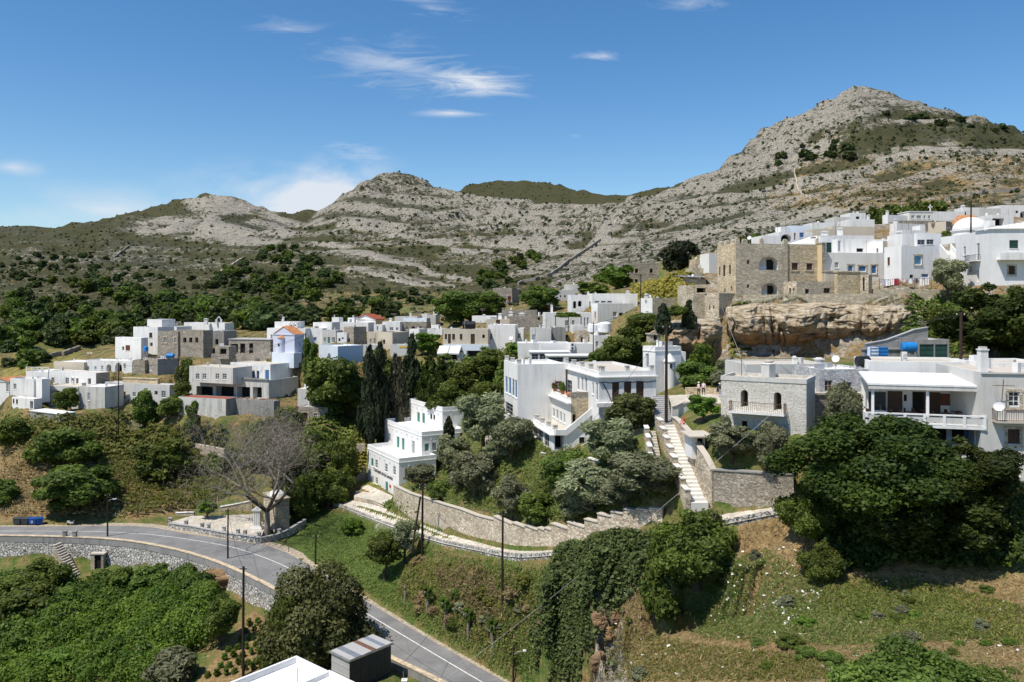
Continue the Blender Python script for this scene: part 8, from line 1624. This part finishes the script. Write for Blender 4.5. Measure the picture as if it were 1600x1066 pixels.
# restaurant furniture
rb = [h for h in HOUSES if h['name'] == 'restaurant'][0]['blocks'][0]; O, e, n, Ln = rb.frame('R'); k0 = rb.pt('R', 838, 500)[0]; k1 = rb.pt('R', 1384, 500)[0]; zf = rb.z1+.03
def chair_mesh():
    mb = MB(); mb.box((-.22, -.22, .43), (.44, 0, 0), (0, .44, 0), (0, 0, .05), 'brown_paint'); mb.box((-.22, .18, .48), (.44, 0, 0), (0, .05, 0), (0, 0, .45), 'brown_paint')
    legs = MB()
    for x in (-.2, .16):
        for y in (-.2, .16): legs.box((x, y, 0), (.04, 0, 0), (0, .04, 0), (0, 0, .43), 'brown_paint')
    return mb, legs
seat0 = None; r = random.Random(2)
names = ('leftmost', 'second', 'third', 'fourth', 'fifth', 'rightmost')
for i in range(6):
    k = k0+(k1-k0)*(.1+.155*i); c = Vector((O.x, O.y, zf))+e*k-n*(1.6+1.4*(i % 2)); root = thing('table', names[i]+' small dining table on the restaurant terrace', 'table', tuple(c), 'restaurant tables'); mb = MB(); mb.cbox(c+Vector((0, 0, .72)), .95, .8, .04, 'white_paint' if i == 0 else 'brown_paint'); mb.build('tabletop', root); mb = MB(); mb.tube([c, c+Vector((0, 0, .72))], .05, 'black_metal', 6); mb.cbox(c, .5, .5, .04, 'black_metal'); mb.build('pedestal', root)
    for sx in (-1, 1):
        p = c+e*(sx*.8); root = thing('chair', ('left' if sx < 0 else 'right')+' dark wooden chair at the '+names[i]+' restaurant table', 'chair', tuple(p), 'restaurant chairs'); a_, b_ = chair_mesh(); M_ = Matrix.Rotation(-sx*math.pi/2+r.uniform(-.2, .2), 3, 'Z')
        for m_, nm in ((a_, 'seat'), (b_, 'leg')): m_.v = [p+M_ @ v_ for v_ in m_.v]; m_.build(nm, root)
# small stone gate post and path rail bottom left, railing near the shed
q = hit(216, 1040, 70); mb = MB(); mb.cbox(q-Vector((0, 0, .3)), .9, .9, 2.2, 'stone_bright'); mb.cbox(q+Vector((0, 0, 1.9)), 1.05, 1.05, .15, 'stone_pale'); tag(mb.build('pier', org=q), 'pale stone pillar in the thicket at the bottom edge', 'pillar')
a, b = W(598, 1075, 77), W(630, 1036, 82.5); a.z = b.z = RZ+.9; root = thing('fence', 'low railing on a pale kerb behind the white roofed house', 'fence', tuple(a)); mb = MB(); mb.prism([a-Vector((.12, 0, 1.4)), b-Vector((.12, 0, 1.4)), b-Vector((-.12, 0, 1.4)), a-Vector((-.12, 0, 1.4))], (0, 0, 1.0), 'roof_beige'); mb.build('kerb', root); mb = MB(); mb.tube([a+Vector((0, 0, .1)), b+Vector((0, 0, .1))], .03, 'rusty_iron', 5); mb.build('rail', root)
for k in range(7): q = a.lerp(b, k/6); mb = MB(); mb.tube([q-Vector((0, 0, .4)), q+Vector((0, 0, .12))], .025, 'rusty_iron', 5); mb.build('bar', root)
a, b = W(634, 1036, 82.5), W(680, 1070, 77.5); a.z = b.z = RZ+.9; root = thing('fence', 'second low railing running along the road beside the white roofed house', 'fence', tuple(a)); mb = MB(); mb.prism([a-Vector((.12, 0, 1.4)), b-Vector((.12, 0, 1.4)), b-Vector((-.12, 0, 1.4)), a-Vector((-.12, 0, 1.4))], (0, 0, 1.0), 'roof_beige'); mb.build('kerb', root); mb = MB(); mb.tube([a+Vector((0, 0, .1)), b+Vector((0, 0, .1))], .03, 'rusty_iron', 5); mb.build('rail', root)
for k in range(7): q = a.lerp(b, k/6); mb = MB(); mb.tube([q-Vector((0, 0, .4)), q+Vector((0, 0, .12))], .025, 'rusty_iron', 5); mb.build('bar', root)
q = W(632, 1040, 82.3); q.z = RZ-.1; mb = MB(); mb.cbox(q, .5, .5, 1.2, 'roof_beige'); mb.cbox(q+Vector((0, 0, 1.2)), .6, .6, .12, 'roof_white'); mb.tube([q+Vector((-.1, -.1, 1.3)), q+Vector((-.1, -.1, 2.2))], .03, 'steel', 6); tag(mb.build('pier', org=q), 'pale gate pier with thin mast at the corner of the two railings', 'pillar')
# ---------------------------------------------------------------- daylight
Ldir = Vector((.43, .35, -1.)).normalized()
sun = bpy.data.lights.new('sun', 'SUN'); sun.energy = 4.9; sun.angle = math.radians(.53); sun.color = (1., .945, .85)
so = bpy.data.objects.new('sun', sun); COL.objects.link(so); so.rotation_euler = Ldir.to_track_quat('-Z', 'Y').to_euler(); so.location = (-60, -30, 200)
w = bpy.data.worlds.new('World'); SC.world = w; w.use_nodes = True; wt = w.node_tree; wn = wt.nodes; wn.clear()
def wnode(tp, **k):
    n = wn.new(tp)
    for a, v_ in k.items(): setattr(n, a, v_)
    return n
sky = wnode('ShaderNodeTexSky', sky_type='NISHITA', sun_disc=False, sun_elevation=math.asin(-Ldir.z), sun_rotation=math.atan2(-Ldir.x, -Ldir.y))
sky.altitude = 600; sky.air_density = 1.0; sky.dust_density = .5; sky.ozone_density = 1.8
bg = wnode('ShaderNodeBackground'); bg.inputs[1].default_value = .098; ow = wnode('ShaderNodeOutputWorld'); wt.links.new(bg.outputs[0], ow.inputs[0])
tc = wnode('ShaderNodeTexCoord'); 
def wm(op, a, b=0., cl=False):
    m = wnode('ShaderNodeMath', operation=op, use_clamp=cl)
    for v_, i in ((a, 0), (b, 1)):
        if hasattr(v_, 'links'): wt.links.new(v_, m.inputs[i])
        else: m.inputs[i].default_value = v_
    return m.outputs[0]
sep = wnode('ShaderNodeSeparateXYZ'); wt.links.new(tc.outputs['Generated'], sep.inputs[0])
# cloud plane: project the view ray on a horizontal sheet of air high above the hills
zz = wm('MAXIMUM', sep.outputs[2], .02); ax = wm('DIVIDE', sep.outputs[0], sep.outputs[1]); ay = wm('DIVIDE', sep.outputs[2], wm('MAXIMUM', sep.outputs[1], .05))   # azimuth / elevation tangents
cx = wnode('ShaderNodeCombineXYZ'); wt.links.new(ax, cx.inputs[0]); wt.links.new(wm('MULTIPLY', ay, 1.0), cx.inputs[1])
def cloud_noise(rot, sx, sy, scale, seed, detail=6, dist=.6):
    mp = wnode('ShaderNodeMapping'); mp.inputs['Rotation'].default_value = (0, 0, rot); mp.inputs['Scale'].default_value = (sx, sy, 1); mp.inputs['Location'].default_value = (seed, seed*.7, 0); wt.links.new(cx.outputs[0], mp.inputs[0])
    n = wnode('ShaderNodeTexNoise'); n.inputs['Scale'].default_value = scale; n.inputs['Detail'].default_value = detail; n.inputs['Roughness'].default_value = .62; n.inputs['Distortion'].default_value = dist; wt.links.new(mp.outputs[0], n.inputs[0]); return n.outputs[0]
def blob(px, py, rx, ry, ang=0.):
    """soft ellipse around a direction"""
    u0, v0 = (px-CX)/F, (HY-py)/F; dx = wm('SUBTRACT', ax, u0); dy = wm('SUBTRACT', ay, v0); c, s = math.cos(ang), math.sin(ang)
    a = wm('DIVIDE', wm('ADD', wm('MULTIPLY', dx, c), wm('MULTIPLY', dy, s)), rx/F); b = wm('DIVIDE', wm('SUBTRACT', wm('MULTIPLY', dy, c), wm('MULTIPLY', dx, s)), ry/F)
    return wm('SUBTRACT', 1., wm('SQRT', wm('ADD', wm('MULTIPLY', a, a), wm('MULTIPLY', b, b))), True)
wisp = cloud_noise(.22, 2.0, 10., 5.5, 3.1, 8, 1.1); soft = cloud_noise(.1, 2.5, 5., 3.2, 7.7, 5, .3)
def lay(n, mask, th, gain): return wm('MULTIPLY', wm('SUBTRACT', n, wm('SUBTRACT', th, wm('MULTIPLY', mask, .30))), wm('MULTIPLY', mask, gain), True)
cov = None
for n, args, th, gain in ((wisp, (630,105,210,70,-.16), .62, 2.2), (wisp, (735,128,130,34,-.06), .55, 5.), (wisp, (705,177,80,13,0), .56, 2.6), (wisp, (680,15,130,34,-.3), .64, 1.8), (wisp, (450,45,120,40,-.2), .68, 1.4),
      (soft, (495,318,175,84,.2), .49, 5.5), (soft, (385,290,190,60,.1), .53, 2.4), (wisp, (560,240,90,34,-.2), .62, 1.8), (soft, (160,328,260,56,-.05), .53, 2.), (soft, (20,262,80,18,-.1), .56, 2.), (wisp, (940,88,60,14,0), .60, 2.6), (wisp, (1075,5,100,26,0), .64, 1.6), (wisp, (900,212,22,7,0), .58, 1.)):
    l = lay(n, blob(*args), th, gain); cov = l if cov is None else wm('MAXIMUM', cov, l)
hs = wnode('ShaderNodeHueSaturation'); hs.inputs['Saturation'].default_value = 1.3; hs.inputs['Value'].default_value = 1.3; wt.links.new(sky.outputs[0], hs.inputs['Color'])
front = wm('GREATER_THAN', sep.outputs[1], .02); cov = wm('MULTIPLY', wm('MULTIPLY', cov, front), .9, True)
mx = wnode('ShaderNodeMix', data_type='RGBA'); wt.links.new(cov, mx.inputs[0]); wt.links.new(hs.outputs[0], mx.inputs[6]); mx.inputs[7].default_value = (7.2, 7.6, 8.2, 1); wt.links.new(mx.outputs[2], bg.inputs[0])
vs = SC.view_settings; SC.display_settings.display_device = 'sRGB'; vs.view_transform = 'Standard'; vs.look = 'None'; vs.gamma = 1; vs.use_curve_mapping = False; vs.exposure = .14
SC.cycles.max_bounces = 8; SC.cycles.transparent_max_bounces = 8; SC.cycles.use_adaptive_sampling = True; SC.cycles.use_denoising = True
